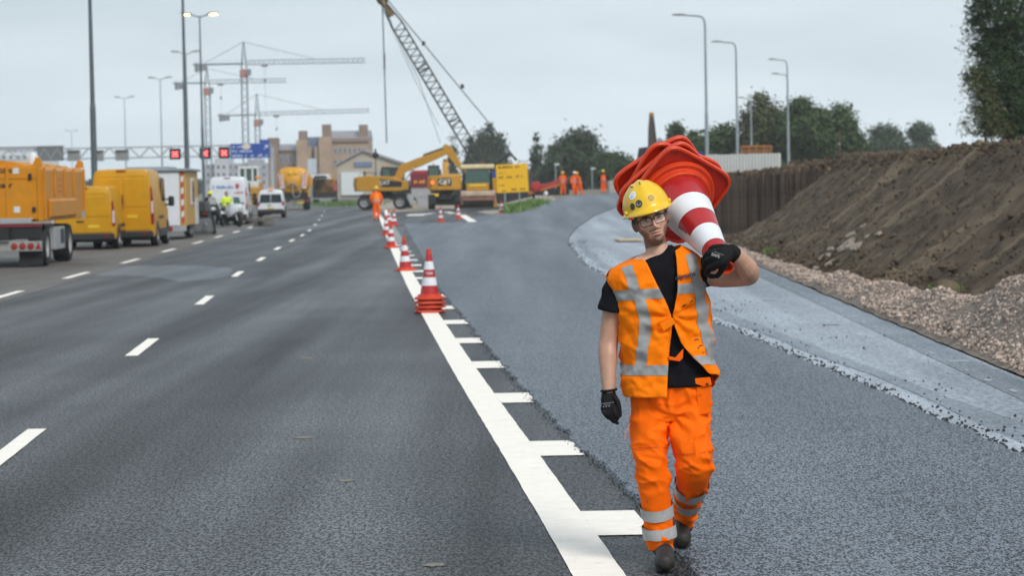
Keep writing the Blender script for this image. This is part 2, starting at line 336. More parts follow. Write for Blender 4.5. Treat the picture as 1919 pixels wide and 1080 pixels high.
# the bars beside the line: lower-left corners measured along it
bars = [G(1092, 1007), G(995, 857), G(930, 757), G(880, 692), G(842, 645), G(816, 609)]
ty = [p.y for p in bars]; step = (ty[-1] - ty[0]) / 5
y = ty[0] - step; k = 0
while y < 112:
    Y = ty[k - 1] if 1 <= k <= 6 else y
    x = XE(EDGE, Y) + 0.1225; wdt = 0.30; L2 = 0.95; sl = XE(EDGE, Y + 1) - XE(EDGE, Y)
    b.add([(x, Y, .0065), (x + wdt, Y, .0065), (x + wdt + sl * L2, Y + L2, .0065), (x + sl * L2, Y + L2, .0065)], [(0, 1, 2, 3)])
    k += 1; y = ty[0] + step * (k - 1)
tag(b.build('edge_bars', PAINT, fix=False), kind='structure')
b = MB()
for c in ((18, 846), (268, 651), (384, 563), (445, 514), (489, 486), (520, 466), (547, 451), (567, 441), (580, 432), (591, 421), (598, 412), (603, 404), (605, 397)):
    p = G(*c); b.add(*mark_along(LANE, p.y - 1.55, p.y + 1.55, 0.145, n=10))
for c in ((10, 555), (143, 517), (245, 490), (316, 470), (371, 455), (410, 444), (443, 435), (469, 427)):
    p = G(*c); b.add(*mark_along(SHLD, p.y - 1.9, p.y + 1.9, 0.16, z=0.012, n=10))
p = G(-70, 580); b.add(*mark_along(SHLD, p.y - 1.9, p.y + 1.9, 0.16, z=0.012, n=10))
tag(b.build('lane_dashes', PAINT, fix=False), kind='structure')
b = MB()
def stripe(pa, pb, w, z=0.007):
    a, c = G(*pa), G(*pb); d = (c - a); d.z = 0; d.normalize(); s = Vector((d.y, -d.x, 0)) * w / 2
    b.add([(q.x, q.y, zt(q.x, q.y) + z) for q in (a - s, a + s, c + s, c - s)], [(0, 1, 2, 3)])
stripe((732, 420), (724, 394), 0.32); stripe((886, 417), (866, 404), 0.42, 0.035); stripe((783, 403), (812, 400), 0.5); stripe((835, 397), (850, 400), 0.4)
a = G(781, 403); b.add([(a.x - .55, a.y - 3.2, .008), (a.x + .5, a.y - 3.0, .008), (a.x + .5, a.y + 3, .008), (a.x - .6, a.y + 2.6, .008)], [(0, 1, 2, 3)])
tag(b.build('junction_marks', PAINT, fix=False), kind='structure')
# small scuffs of sand on the old asphalt
b = MB()
for c, w, l in (((570, 821), .22, .22), ((648, 902), .10, .16), ((815, 1060), .12, .14), ((575, 672), .2, .3)):
    p = G(*c); n = 14; rr = [(p.x + w * math.cos(2 * math.pi * i / n) * .5 * random.uniform(.5, 1.1), p.y + l * math.sin(2 * math.pi * i / n) * .5 * random.uniform(.6, 1.1), .003) for i in range(n)]
    b.add(rr, [tuple(range(n))])
tag(b.build('sand_scuffs', M('sand_scuff', (0.19, 0.172, 0.142), 0.8, var=0.4, vs=25), fix=False), kind='stuff', label='thin scuffs of pale sand on the old asphalt', cat='sand')

# ---- loose asphalt crumbs along the crumbling edge
def rock(b, c, s, rot):
    j = [random.uniform(.75, 1.15) for _ in range(6)]
    p = [Vector((s * j[0], 0, 0)), Vector((-s * j[1], 0, 0)), Vector((0, s * j[2], 0)), Vector((0, -s * j[3], 0)), Vector((0, 0, s * j[4] * .8)), Vector((0, 0, -s * j[5] * .8))]
    b.add([rot @ q + Vector(c) for q in p], [(0, 2, 4), (2, 1, 4), (1, 3, 4), (3, 0, 4), (2, 0, 5), (1, 2, 5), (3, 1, 5), (0, 3, 5)])
def rrot(): return Matrix.Rotation(random.uniform(0, 6.28), 3, Vector((random.uniform(-1, 1), random.uniform(-1, 1), random.uniform(-1, 1))).normalized())
b = MB()
for i in range(3600):
    Y = 8 * (75 / 8) ** (random.random() ** 1.15); near = random.random() < 0.72
    X = XE(CRUMB, Y) + (abs(random.gauss(0, 0.09)) if near else random.uniform(0, 1.7) * random.random())
    if not near and fbm(X * 1.1, Y * .35, 4) < -0.05: continue
    s = random.uniform(.006, .018) * (1.25 if random.random() < .08 else 1); rock(b, (X, Y, -0.008 + s * .4), s, rrot())
tag(b.build('asphalt_crumbs', M('asphalt_crumb', (0.03, 0.032, 0.035), 0.7, var=.3), fix=False), label='loose black asphalt crumbs scattered along the unfinished edge', cat='crumbs', kind='stuff')
b = MB()
for i in range(1500):
    Y = random.uniform(8, 60) if random.random() < .4 else random.uniform(8, 30); X = XE(SEAM, Y) + random.gauss(0.0, 0.03) - 0.02
    s = random.uniform(.003, .008); rock(b, (X, Y, 0.004 + s * .3), s, rrot())
tag(b.build('seam_grit', MATS['asphalt_crumb'], fix=False), label='fine black grit along the seam beside the edge bars', cat='grit', kind='stuff')

# ---- earth bank on the right
def bank_pts(Y, u):                              # u 0 toe .. 1 crest .. 1.6 plateau
    toe, crest, top = 6.05 + 0.15 * math.sin(Y * .21), 9.5 + 0.3 * math.sin(Y * .09), 2.42 + 0.05 * math.sin(Y * .3)
    if Y > 70: crest = 9.5 + 0.3 * math.sin(Y * .09)
    if u <= 1:
        X = toe + (crest - toe) * u; z = top * (u ** 1.12)
    else: X = crest + (u - 1) * 40; z = top + 0.25 * (u - 1)
    return X, z
b = MB(); ys = stations(12, 92, 1.006, 0.12); us = [i / 44 for i in range(45)] + [1.02, 1.05, 1.1, 1.2, 1.4, 1.8, 2.6]; vs = []
for Y in ys:
    for u in us:
        X, z = bank_pts(Y, u)
        env = min(1, u * 6) if u < 1 else 1
        rill = 0.10 * mnoise.noise(Vector((Y * 1.3 + u * 1.8, u * .8, 2.0))) * math.sin(math.pi * min(u, 1))
        d = 0.11 * fbm(X * 1.1, Y * .8, 1) + 0.085 * fbm(X * 3.2, Y * 2.4, 5, 4) + rill
        if 0.86 < u < 1.15: d += 0.10 * fbm(X * 2.2, Y * 1.6, 7)
        z = z + d * env - 0.04
        if Y > 69:                               # the bank ends at the timber wall: slumped spoil in front of it
            z = z * (1 - sm((Y - 69) / 9) * (1 - sm((u - .8) / .35)) * .85)
        vs.append((X, Y, z))
nn = len(us); b.add(vs, [(i * nn + k, i * nn + k + 1, (i + 1) * nn + k + 1, (i + 1) * nn + k) for i in range(len(ys) - 1) for k in range(nn - 1)])
def dirt_mat():
    m = bpy.data.materials.new('bank_earth'); m.use_nodes = True; t = m.node_tree; bs_ = t.nodes['Principled BSDF']; L = t.links.new; bs_.inputs['Roughness'].default_value = .95; bs_.inputs['Specular IOR Level'].default_value = .15
    co = _n(t, 'ShaderNodeTexCoord'); n1 = _n(t, 'ShaderNodeTexNoise'); n1.inputs['Scale'].default_value = 2.2; n1.inputs['Detail'].default_value = 9; n1.inputs['Roughness'].default_value = .72; L(co.outputs['Object'], n1.inputs['Vector'])
    c1 = _n(t, 'ShaderNodeValToRGB'); e = c1.color_ramp.elements; e[0].position = .34; e[0].color = (.048, .036, .026, 1); e[1].position = .66; e[1].color = (.20, .15, .108, 1); L(n1.outputs['Fac'], c1.inputs[0])
    mp = _n(t, 'ShaderNodeMapping'); mp.inputs['Scale'].default_value = (.10, .95, .05); mp.inputs['Rotation'].default_value = (0, 0, R(-16)); L(co.outputs['Object'], mp.inputs[0])
    n2 = _n(t, 'ShaderNodeTexNoise'); n2.inputs['Scale'].default_value = 1.0; n2.inputs['Detail'].default_value = 7; n2.inputs['Roughness'].default_value = .62; L(mp.outputs[0], n2.inputs['Vector'])
    r2 = _n(t, 'ShaderNodeMapRange'); r2.inputs[1].default_value = .50; r2.inputs[2].default_value = .65; r2.inputs[4].default_value = .7; L(n2.outputs['Fac'], r2.inputs[0])
    c2 = _n(t, 'ShaderNodeMix', data_type='RGBA'); L(r2.outputs[0], c2.inputs[0]); L(c1.outputs[0], c2.inputs[6]); c2.inputs[7].default_value = (.36, .275, .185, 1); L(c2.outputs[2], bs_.inputs['Base Color'])
    nb = _n(t, 'ShaderNodeTexNoise'); nb.inputs['Scale'].default_value = 14; nb.inputs['Detail'].default_value = 8; nb.inputs['Roughness'].default_value = .7; L(co.outputs['Object'], nb.inputs['Vector'])
    bu = _n(t, 'ShaderNodeBump'); bu.inputs['Strength'].default_value = .9; bu.inputs['Distance'].default_value = .11; L(nb.outputs['Fac'], bu.inputs['Height']); L(bu.outputs[0], bs_.inputs['Normal']); return m
EARTH = dirt_mat(); tag(b.build('earth_bank', EARTH, fix=False, smooth=60), kind='structure')
# plateau behind the timber wall
b = MB(); WALL = [(6.3, 85.5), (7.0, 82.0), (9.3, 69.5)]
pl = [(6.35, 85.7), (7.05, 82.2), (9.5, 69.0), (12, 60), (60, 60), (200, 140), (200, 420), (34, 420), (19, 260), (12.5, 190), (8.6, 130)]
vs = []; N = 24
b.add([(x, y, 1.84 + .26 * (x > 9)) for x, y in pl] + [(40, 170, 2.2)], [(i, (i + 1) % len(pl), len(pl)) for i in range(len(pl))])
b.add([(6.35, 85.7, 1.84), (8.6, 130, 1.84), (12.5, 190, 1.84), (19, 260, 1.84), (6.3, 85.7, 0), (7.6, 130, .3), (10.5, 190, .8), (16, 260, .2)], [(0, 4, 5, 1), (1, 5, 6, 2), (2, 6, 7, 3)])
tag(b.build('raised_ground', EARTH, fix=False), kind='structure')
# clods of earth on the bank and crest
b = MB()
for i in range(9500):
    Y = 12 * (85 / 12) ** random.random(); u = random.choice([random.uniform(.0, 1.05), random.gauss(.97, .05), abs(random.gauss(.04, .05))]); X, z = bank_pts(Y, max(u, 0.0))
    if Y > 72 and u < .8: continue
    s = random.uniform(.014, .05) * (2.3 if random.random() < .05 else 1); rock(b, (X, Y, z + .02 + .08 * fbm(X * 1.1, Y * .8, 1)), s, rrot())
tag(b.build('earth_clods', EARTH, fix=False), label='dark clods of earth strewn over the bank', cat='earth', kind='stuff')
# gravel verge with a heap
def verge_z(X, Y):
    z = 0.02 + 0.10 * math.exp(-((X - 5.35) / .55) ** 2) + 0.05 * fbm(X * 2, Y * 1.2, 3)
    for hx, hy, hr, ly, hh in ((5.6, 26.3, .55, 2.6, .66), (5.75, 24.0, .5, 1.6, .45), (5.45, 31.0, .45, 1.8, .30), (5.5, 35.5, .45, 2.0, .24), (5.5, 40.0, .45, 1.8, .2), (5.6, 20.5, .5, 1.5, .35)):
        z += hh * math.exp(-((X - hx) / hr) ** 2 - ((Y - hy) / ly) ** 2)
    return z - 0.05
def verge_l(Y): return 4.62 + 0.02 * (Y - 22) + 0.06 * fbm(Y * .6, 3) if Y < 58 else 5.34
GRAV = M('gravel_bed', (0.24, 0.19, 0.155), 0.95, var=.4, vs=9, bump=.9, bs=22, dirt=((.06, .048, .04), .55, .85), ds=1.2)
b = MB(); ys = stations(12, 84, 1.006, .12); nn = 19; vs = []
for Y in ys:
    a = verge_l(Y); c = 6.75
    for k in range(nn): X = a + (c - a) * k / (nn - 1); vs.append((X, Y, verge_z(X, Y) * min(1, k / 2.0 + .1) + 0.0))
b.add(vs, [(i * nn + k, i * nn + k + 1, (i + 1) * nn + k + 1, (i + 1) * nn + k) for i in range(len(ys) - 1) for k in range(nn - 1)])
tag(b.build('gravel_verge', GRAV, fix=False, smooth=60), kind='structure')
b = MB()
for i in range(34000):
    Y = 13 * (80 / 13) ** (random.random() ** .9); X = verge_l(Y) + .03 + random.random() * 1.65
    if (fbm(X * 1.5, Y * .6, 8) < -.45 and random.random() < .8) or X > 6.4: continue
    s = random.uniform(.009, .03) * (1.6 if random.random() < .05 else 1); rock(b, (X, Y, verge_z(X, Y) + s * .35), s, rrot())
tag(b.build('gravel_stones', M('gravel_stone', (0.40, 0.315, 0.265), .9, var=.15, island=.6), fix=False), label='pinkish broken gravel heaped along the lane edge', cat='gravel', kind='stuff')
# broken concrete on the bank
Xs, zs = bank_pts(49, .20)
t = thing('concrete_rubble', (Xs, 49.0, zs), 0, 'pale patch of broken concrete lying on the earth bank', 'rubble')
PCON = M('pale_concrete', (.29, .235, .185), .9, var=.35, vs=5, bump=.4, bs=20)
for k_ in range(22):
    q = (random.gauss(0, .22), random.gauss(0, 1.0)); w_ = random.uniform(.06, .16); l_ = random.uniform(.15, .5); n_ = 7
    pg = [(w_ * math.cos(6.283 * i / n_) * random.uniform(.7, 1.1), l_ * math.sin(6.283 * i / n_) * random.uniform(.7, 1.1)) for i in range(n_)]
    b = MB(); b.prism(pg, 'z', -.03, .03); rt = Matrix.Rotation(R(-33 + random.uniform(-5, 5)), 3, 'Y'); b.v = [tuple(rt @ Vector(v) + Vector((q[0], q[1], q[0] * .66 + .012))) for v in b.v]
    b.build('concrete_piece', PCON, t, bevel=.015)

# ---- timber wall: every pile a part
wall = thing('timber_wall', (7.0, 82.0, 0), 0, 'dark weathered timber pile wall holding back the earth', 'wall')
WOOD = [M('pile_wood_%d' % i, c, .85, var=.35, vs=5, bump=.5, bs=18) for i, c in enumerate([(.105, .066, .044), (.14, .092, .062), (.075, .052, .040), (.17, .115, .078)])]
seg = []
for (x0, y0), (x1, y1) in zip(WALL[:-1], WALL[1:]):
    n = int(math.hypot(x1 - x0, y1 - y0) / .135); seg += [(x0 + (x1 - x0) * i / n, y0 + (y1 - y0) * i / n, math.atan2(y1 - y0, x1 - x0)) for i in range(n)]
pm = []
for i in range(4):
    b = MB(); w = .145; pr = [(-w / 2, -.02), (-w * .3, -.055), (w * .3, -.06), (w / 2, -.02), (w / 2, .04), (-w / 2, .04)]
    b.loft([[(p[0] * q, p[1] * q, z) for p in pr] for z, q in ((-.3, 1), (.9, 1.0), (1.9, .97), (2.0, .9))]); me = b.mesh('pile', True); me.materials.append(WOOD[i]); pm.append(me)
wd_top = [1.98, 2.2]
for i, (x, y, a) in enumerate(seg):
    o = bpy.data.objects.new('pile', pm[random.choice([0, 0, 1, 1, 2, 3])]); C.objects.link(o); o.parent = wall
    f = i / len(seg); o.location = (x - 7.0 + random.uniform(-.03, .03), y - 82.0 + random.uniform(-.05, .03), 0); o.rotation_euler = (R(random.uniform(-1.5, 1.5)), R(random.uniform(-1.5, 1.5)), a + R(random.uniform(-6, 6)))
    o.scale = (1, 1, (1.80 + .40 * f + random.uniform(-.10, .06)) / 2.0)
# loose dark soil along the wall top
b = MB()
for i, (x, y, a) in enumerate(seg):
    for k in range(5):
        f = i / len(seg); rock(b, (x + random.uniform(0, .5), y + random.uniform(.05, .8), 1.80 + .40 * f + random.uniform(-.02, .08)), random.uniform(.05, .16), rrot())
tag(b.build('spoil_clods', EARTH, fix=False), label='loose dark soil clods along the top of the timber wall', cat='soil', kind='stuff')
# ================================================================== traffic cones
ORANGE = M('cone_orange', (0.64, 0.047, 0.008), 0.40, var=0.12, vs=14, dirt=((.16, .03, .015), .58, .6), ds=10)
CRED = M('cone_red', (0.42, 0.010, 0.012), 0.35, var=0.1, vs=9, coat=.3)
CWHITE = M('cone_white', (0.74, 0.76, 0.80), 0.4, var=0.06, vs=12, bump=.15, bs=300, dirt=((.45, .45, .47), .62, .5), ds=14)
CPLATE = M('cone_plate_red', (0.40, 0.017, 0.006), 0.42, var=0.2, vs=12, dirt=((.10, .015, .01), .56, .7), ds=9)
def make_cone():
    t = bpy.data.objects.new('traffic_cone', None); C.objects.link(t); t.empty_display_size = .2
    b = MB(); n = 64; prof = []                  # plate: rounded square with a bevelled rim
    def ring(h, z, q):
        out = []
        for k in range(n):
            a = 2 * math.pi * k / n; c, s_ = math.cos(a), math.sin(a); e = 6.0
            r = h / ((abs(c) ** e + abs(s_) ** e) ** (1 / e)); out.append((r * c * q, r * s_ * q, z))
        return out
    b.loft([ring(.206, .004, 1), ring(.206, .020, 1), ring(.14, .021, 1)], cap=(True, True)); b.build('base_plate', CPLATE, t, smooth=28)
    b = MB(); b.loft([ring(.2065, .002, 1), ring(.214, .004, 1), ring(.218, .010, 1), ring(.218, .026, 1), ring(.214, .031, 1), ring(.206, .031, 1), ring(.203, .026, 1), ring(.203, .0205, 1)], cap=(False, False)); b.build('plate_rim', ORANGE, t, smooth=40)
    b = MB(); b.lathe([(.186, .024), (.183, .044), (.177, .048), (.160, .047), (.156, .050), (.153, .072), (.147, .077), (.133, .077)], n=48); b.build('collar', ORANGE, t, smooth=28)
    for s_ in (-1, 1): b = MB(); b.box((s_ * .160, 0, .060), (.018, .012, .026)); b.build('stacking_lug', ORANGE, t, bevel=.003)
    def rad(z): return .134 + (.034 - .134) * (z - .078) / (.70 - .078)
    zs = [.078, .200, .318, .432, .548, .655]
    for i, (a, c) in enumerate(zip(zs[:-1], zs[1:])):
        w = i % 2; e = .0012 if w else 0; b = MB(); b.lathe([(rad(a) + e, a), (rad((a + c) / 2) + e, (a + c) / 2), (rad(c) + e, c)], n=36)
        b.build('white_band' if w else 'red_band', CWHITE if w else CRED, t, smooth=40)
    b = MB(); b.lathe([(rad(.655), .655), (rad(.70), .70), (.033, .725), (.030, .727), (.026, .725), (.024, .66), (0.001, .655)], n=24); b.build('tip', ORANGE, t, smooth=40)
    return t
cone0 = make_cone(); cone_used = [False]
def cone(loc, label, group, rot=(0, 0, 0), quat=None):
    o = cone0 if not cone_used[0] else copy_tree(cone0); cone_used[0] = True
    o.location = loc; tag(o, label, 'traffic cone', group)
    if quat is not None: o.rotation_mode = 'QUATERNION'; o.rotation_quaternion = quat
    else: o.rotation_euler = rot
    return o
GC = 'traffic cones along the edge line'
p = G(806, 586)
for i, s in enumerate(('bottom cone of the nearest stack on the white line, only its orange plate showing', 'second cone up in the nearest stack on the white line', 'third cone up in the nearest stack on the white line', 'striped top cone of the nearest stack on the white line')):
    c = cone((p.x + random.uniform(-.006, .006), p.y, .007 + i * .062), s, GC, (0, 0, R([4, -6, 9, 0][i])))
    if i == 3:
        tr = M('cone_print', (.78, .62, .62), .5)
        text('lettering', 'TBM', .052, tr, c, Matrix.Translation((0.006, -.0935, .375)) @ Matrix.Rotation(R(90 - 9), 4, 'X'), .001, .001)
for (x, y), s, r in (((760, 508), 'single striped cone just beyond the nearest cone stack', (R(1), R(-2), .3)), ((733, 465), 'striped cone covering the line, third cone position from the front', (0, 0, .1)),
                     ((724, 441), 'cone half hidden on the left behind the third cone position', (0, 0, .5)), ((729, 421), 'small far cone touching the left side of a taller one by the line fork', (0, 0, .2)),
                     ((739, 423), 'far striped cone standing just right of the painted line fork', (0, 0, .7)), ((744, 391), 'tiny far cone in front of the wheeled excavator', (0, 0, .2))):
    p = G(x, y); cone((p.x, p.y, .008), s, GC, r)
for (x, y), s in (((826, 417), 'lone cone standing on the grey asphalt left of the roller'), ((859, 411), 'cone at the end of the slanted white line in front of the roller'), ((940, 401), 'cone standing right of the roller beside the green weeds')):
    p = G(x, y); cone((p.x, p.y, zt(p.x, p.y) + .03), s, 'cones in front of the machines', (0, 0, random.random()))

# ================================================================== street lamps
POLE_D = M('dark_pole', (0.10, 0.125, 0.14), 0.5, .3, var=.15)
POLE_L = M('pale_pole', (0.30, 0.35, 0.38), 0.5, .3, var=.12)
LAMPH = M('lamp_housing', (.25, .27, .28), .5)
LIT = M('lamp_lit', (.9, .75, .3), .4, emit=((1.0, .72, .18), 6.0))
GLASSW = M('lamp_glass', (.55, .57, .58), .25)
def twin_lamp(D, x, ytop, h_hint, label, lit=False, mat=None, rb=.15):
    q = P(x, ytop, D); H = q.z; t = thing('street_lamp', (q.x, D, 0), 0, label, 'street lamp', 'twin-armed street lamps beside the motorway'); mat = mat or POLE_D
    Part('pole', mat, t, lambda b: (b.tube([(0, 0, 0), (0, 0, H * .42)], [rb * 1.15, rb], 12), b.tube([(0, 0, H * .42), (0, 0, H * .44)], [rb, rb * .8], 12), b.tube([(0, 0, H * .44), (0, 0, H)], [rb * .8, rb * .5], 12)), smooth=40)
    for s in (-1, 1):
        Part('arm', mat, t, lambda b: b.tube([(0, 0, H - .05), (s * .4, 0, H + .02), (s * .9, 0, H + .22)], .06, 8), smooth=40)
        Part('lamp_head', LAMPH, t, lambda b: b.loft([[(s * (.75 + 1.0 * u), y * w, H + .22 + .06 * u + z) for y, z in ((-.16, 0), (-.1, .12), (.1, .12), (.16, 0), (.1, -.05), (-.1, -.05))] for u, w in ((0, .5), (.3, 1), (.8, 1), (1, .5))]), smooth=50)
        Part('lamp_glass', LIT if lit else GLASSW, t, lambda b: b.box((s * 1.28, 0, H + .16), (.7, .24, .12 if lit else .05)), bevel=.02)
    return t
twin_lamp(100, 165, -130, 0, 'thick dark lamp post rising out of frame behind the yellow trucks', mat=POLE_D, rb=.12)
twin_lamp(150, 338, -180, 0, 'dark lamp post rising out of frame above the site cabin', mat=POLE_D, rb=.125)
twin_lamp(226, 374, 30, 0, 'twin-armed street lamp with both yellow lamps glowing', lit=True, mat=POLE_D, rb=.13)
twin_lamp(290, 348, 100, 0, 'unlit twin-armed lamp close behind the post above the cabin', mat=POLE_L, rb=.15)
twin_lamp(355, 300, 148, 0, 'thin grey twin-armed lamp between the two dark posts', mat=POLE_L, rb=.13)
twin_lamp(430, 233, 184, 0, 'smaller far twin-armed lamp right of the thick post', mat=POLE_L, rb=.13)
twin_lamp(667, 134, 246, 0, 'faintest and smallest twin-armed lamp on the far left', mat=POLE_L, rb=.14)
def arm_lamp(D, x, ytop, xarm, zb, label, rb=.10):
    q = P(x, ytop, D); H = q.z - zb; L_ = (x - xarm) / ppm(D); t = thing('street_lamp', (q.x, D, zb), 0, label, 'street lamp', 'single-arm street lamps above the earth bank')
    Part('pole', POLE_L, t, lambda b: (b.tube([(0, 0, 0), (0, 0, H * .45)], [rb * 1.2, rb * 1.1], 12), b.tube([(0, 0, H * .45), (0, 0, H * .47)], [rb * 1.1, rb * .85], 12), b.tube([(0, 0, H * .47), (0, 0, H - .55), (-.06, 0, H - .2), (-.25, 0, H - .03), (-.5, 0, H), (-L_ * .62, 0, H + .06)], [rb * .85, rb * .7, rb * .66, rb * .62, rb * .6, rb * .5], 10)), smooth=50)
    Part('lamp_head', LAMPH, t, lambda b: b.loft([[(-L_ * .58 - (L_ * .44) * u, y * w, H + .07 + .02 * u + z * w) for y, z in ((-.15, 0), (-.1, .1), (.1, .1), (.15, 0), (.1, -.05), (-.1, -.05))] for u, w in ((0, .6), (.3, 1), (.75, .8), (1, .3))]), smooth=50)
    Part('inspection_door', STEEL, t, lambda b: b.box((0, -rb * 1.15, .9), (.12, .03, .4)))
    return t
arm_lamp(150, 1321, 29, 1260, .9, 'tallest single-arm lamp, standing left of the pale sheet wall', .10)
arm_lamp(180, 1379, 79, 1334, .95, 'single-arm lamp in front of the pale sheet wall', .10)
arm_lamp(208, 1475, 112, 1440, 1.9, 'single-arm lamp right of the sheet wall before the dark trees', .095)
arm_lamp(216, 1476, 139, 1446, 1.9, 'lower lamp arm poking out behind the rightmost lamp pole', .09)
arm_lamp(222, 1407, 184, 1384, 1.9, 'faint far lamp between two poles in front of the trees', .09)

# ================================================================== overhead gantry with lane signals
GAN = M('gantry_steel', (.42, .45, .47), .5, .3); D = 290; k = ppm(D)
def gz(x, y): return P(x, y, D)
gl, gr = gz(-60, 290), gz(508, 282)
g = thing('sign_gantry', (0, D, 0), 0, 'pale lattice gantry spanning the motorway above the parked vehicles', 'gantry')
Part('post', GAN, g, lambda b: b.tube([(gr.x + .1, 0, 0), (gr.x + .1, 0, gr.z + .4)], .28, 4), bevel=.03)
Part('post', GAN, g, lambda b: b.tube([(gl.x, 0, 0), (gl.x, 0, gl.z + .4)], .28, 4), bevel=.03)
zc = (gl.z + gr.z) / 2
for dz in (.62, -.62):
    for dy in (-.5, .5): Part('chord', GAN, g, lambda b: b.tube([(gl.x, dy, zc + dz), (gr.x, dy, zc + dz)], .075, 6))
nb_ = 30
for i in range(nb_):
    xa = gl.x + (gr.x - gl.x) * i / nb_; xb = gl.x + (gr.x - gl.x) * (i + 1) / nb_; s = 1 if i % 2 else -1
    Part('brace', GAN, g, lambda b: b.tube([(xa, -.5, zc - .62 * s), (xb, -.5, zc + .62 * s)], .055, 5)); Part('brace', GAN, g, lambda b: b.tube([(xa, .5, zc - .62 * s), (xb, .5, zc + .62 * s)], .04, 5))
SIGB = M('signal_black', (.012, .013, .015), .6); REDX = M('signal_red', (.5, .02, .02), .5, emit=((1, .05, .05), 5.0)); SIGG = M('signal_grey', (.30, .31, .30), .6, var=.2); SIGD = M('signal_dark', (.14, .15, .16), .6)
def signal(x0, x1, y0, y1, label, on):
    a, c = P(x0, y1, D - .9), P(x1, y0, D - .9); w, h = c.x - a.x, c.z - a.z
    t = thing('lane_signal', ((a.x + c.x) / 2, D - .75, (a.z + c.z) / 2), 0, label, 'lane signal', 'lane signals on the gantry')
    Part('housing', SIGB if on else SIGG, t, lambda b: b.box((0, 0, 0), (w, .35, h)), bevel=.05)
    Part('visor', SIGB if on else SIGD, t, lambda b: b.box((0, -.3, h / 2 - .06), (w * .95, .35, .05)))
    Part('bracket', GAN, t, lambda b: b.box((0, .3, 0), (.2, .3, h * .8)))
    if on:
        for s in (-1, 1): Part('cross_bar', REDX, t, lambda b: b.box((0, -.19, -.02), (w * .62, .02, w * .15), Matrix.Rotation(R(45 * s), 3, 'Y')))
    else: Part('louvre', SIGD, t, lambda b: [b.box((0, -.19, h * q), (w * .8, .03, .08)) for q in (-.3, -.1, .1, .3)])
signal(318, 338, 278, 299, 'lit red cross signal furthest left, above the site cabin roof', True)
signal(374, 394, 276, 298, 'lit red cross signal right behind the lit lamp post', True)
signal(410, 430, 275, 297, 'lit red cross signal touching the blue direction sign', True)
signal(126, 150, 281, 302, 'blank grey signal panel left of the thick dark post', False)
signal(176, 194, 281, 302, 'blank grey signal panel just right of the thick dark post', False)
signal(216, 241, 280, 301, 'blank grey signal panel nearest the middle of the gantry', False)
a, c = P(70, 302, D - .9), P(118, 274, D - .9)
t = thing('information_panel', ((a.x + c.x) / 2, D - .75, (a.z + c.z) / 2), 0, 'wide dark grey information panel at the left end of the gantry', 'sign panel')
Part('board', SIGD, t, lambda b: b.box((0, 0, 0), (c.x - a.x, .35, c.z - a.z)), bevel=.04)
Part('rim', GAN, t, lambda b: b.box((0, -.05, (c.z - a.z) / 2 + .06), (c.x - a.x + .2, .5, .1)))
Part('brace', GAN, t, lambda b: [b.tube([(-1.5 + i * .75, -.2, -.7 * s_), (-.75 + i * .75, -.2, .5 * s_)], .04, 4) for i, s_ in ((0, 1), (1, -1), (2, 1), (3, -1))])
# blue direction sign
BLUE = M('sign_blue', (.006, .055, .32), .45, var=.05); SWHITE = M('sign_white', (.55, .62, .75), .5, var=.05)
a, c = P(432, 297, D - 1), P(505, 268, D - 1); w, h = c.x - a.x, c.z - a.z; rnd = random.Random(3)
t = thing('direction_sign', ((a.x + c.x) / 2, D - .9, (a.z + c.z) / 2), 0, 'blue direction sign with white arrow at the right end of the gantry', 'road sign')
Part('board', BLUE, t, lambda b: b.box((0, 0, 0), (w, .12, h)), bevel=.03)
Part('exit_tab', BLUE, t, lambda b: b.box((w * .37, 0, h / 2 + .22), (w * .25, .12, .42)))
Part('lettering', SWHITE, t, lambda b: (marks(b, -w * .46, -w * .2, h * .30, .26, -.068, 6, rnd), marks(b, -w * .46, w * .06, 0.0, .26, -.068, 11, rnd), marks(b, -w * .46, -w * .08, -h * .32, .26, -.068, 8, rnd), marks(b, 0, w * .13, -h * .32, .26, -.068, 3, rnd), marks(b, w * .18, w * .46, -h * .32, .26, -.068, 6, rnd)))
Part('route_badge', M('badge', (.6, .56, .5), .5), t, lambda b: b.lathe([(.0, -.07), (.34, -.07), (.34, -.064)], (-w * .06, 0, h * .30), 'y', 20)).scale = (1.55, 1, 1)
Part('arrow', SWHITE, t, lambda b: (b.box((w * .40, -.068, h * .22), (.55, .012, .12), Matrix.Rotation(R(-45), 3, 'Y')), b.prism([(w * .40 + .3, h * .22 + .3), (w * .40 - .12, h * .22 + .28), (w * .40 + .28, h * .22 - .12)], 'y', -.075, -.062)))

# ================================================================== tower cranes
CRG = M('crane_grey', (.085, .115, .16), .5, .2, var=.1); CRO = M('crane_orange', (.45, .14, .08), .5); CRW = M('crane_weight', (.16, .17, .19), .8)
def lattice(b, a, c, w, h, n, r, tri=False, rd=None):
    a, c = Vector(a), Vector(c); d = (c - a); Ln = d.length; d.normalize(); ref = Vector((0, 0, 1)) if abs(d.z) < .9 else Vector((0, 1, 0))
    s = d.cross(ref); s.normalize(); u = s.cross(d); u.normalize(); rd = rd or r * .55
    cs = [s * w / 2 - u * h / 2, -s * w / 2 - u * h / 2] + ([u * h / 2] if tri else [-s * w / 2 + u * h / 2, s * w / 2 + u * h / 2])
    for q in cs: b.tube([a + q, c + q], r, 4)
    for i in range(n):
        p0, p1 = a + d * (Ln * i / n), a + d * (Ln * (i + 1) / n)
        for j in range(len(cs)):
            q0, q1 = cs[j], cs[(j + 1) % len(cs)]
            b.tube([p0 + (q0 if i % 2 else q1), p1 + (q1 if i % 2 else q0)], rd, 3, cap=False)
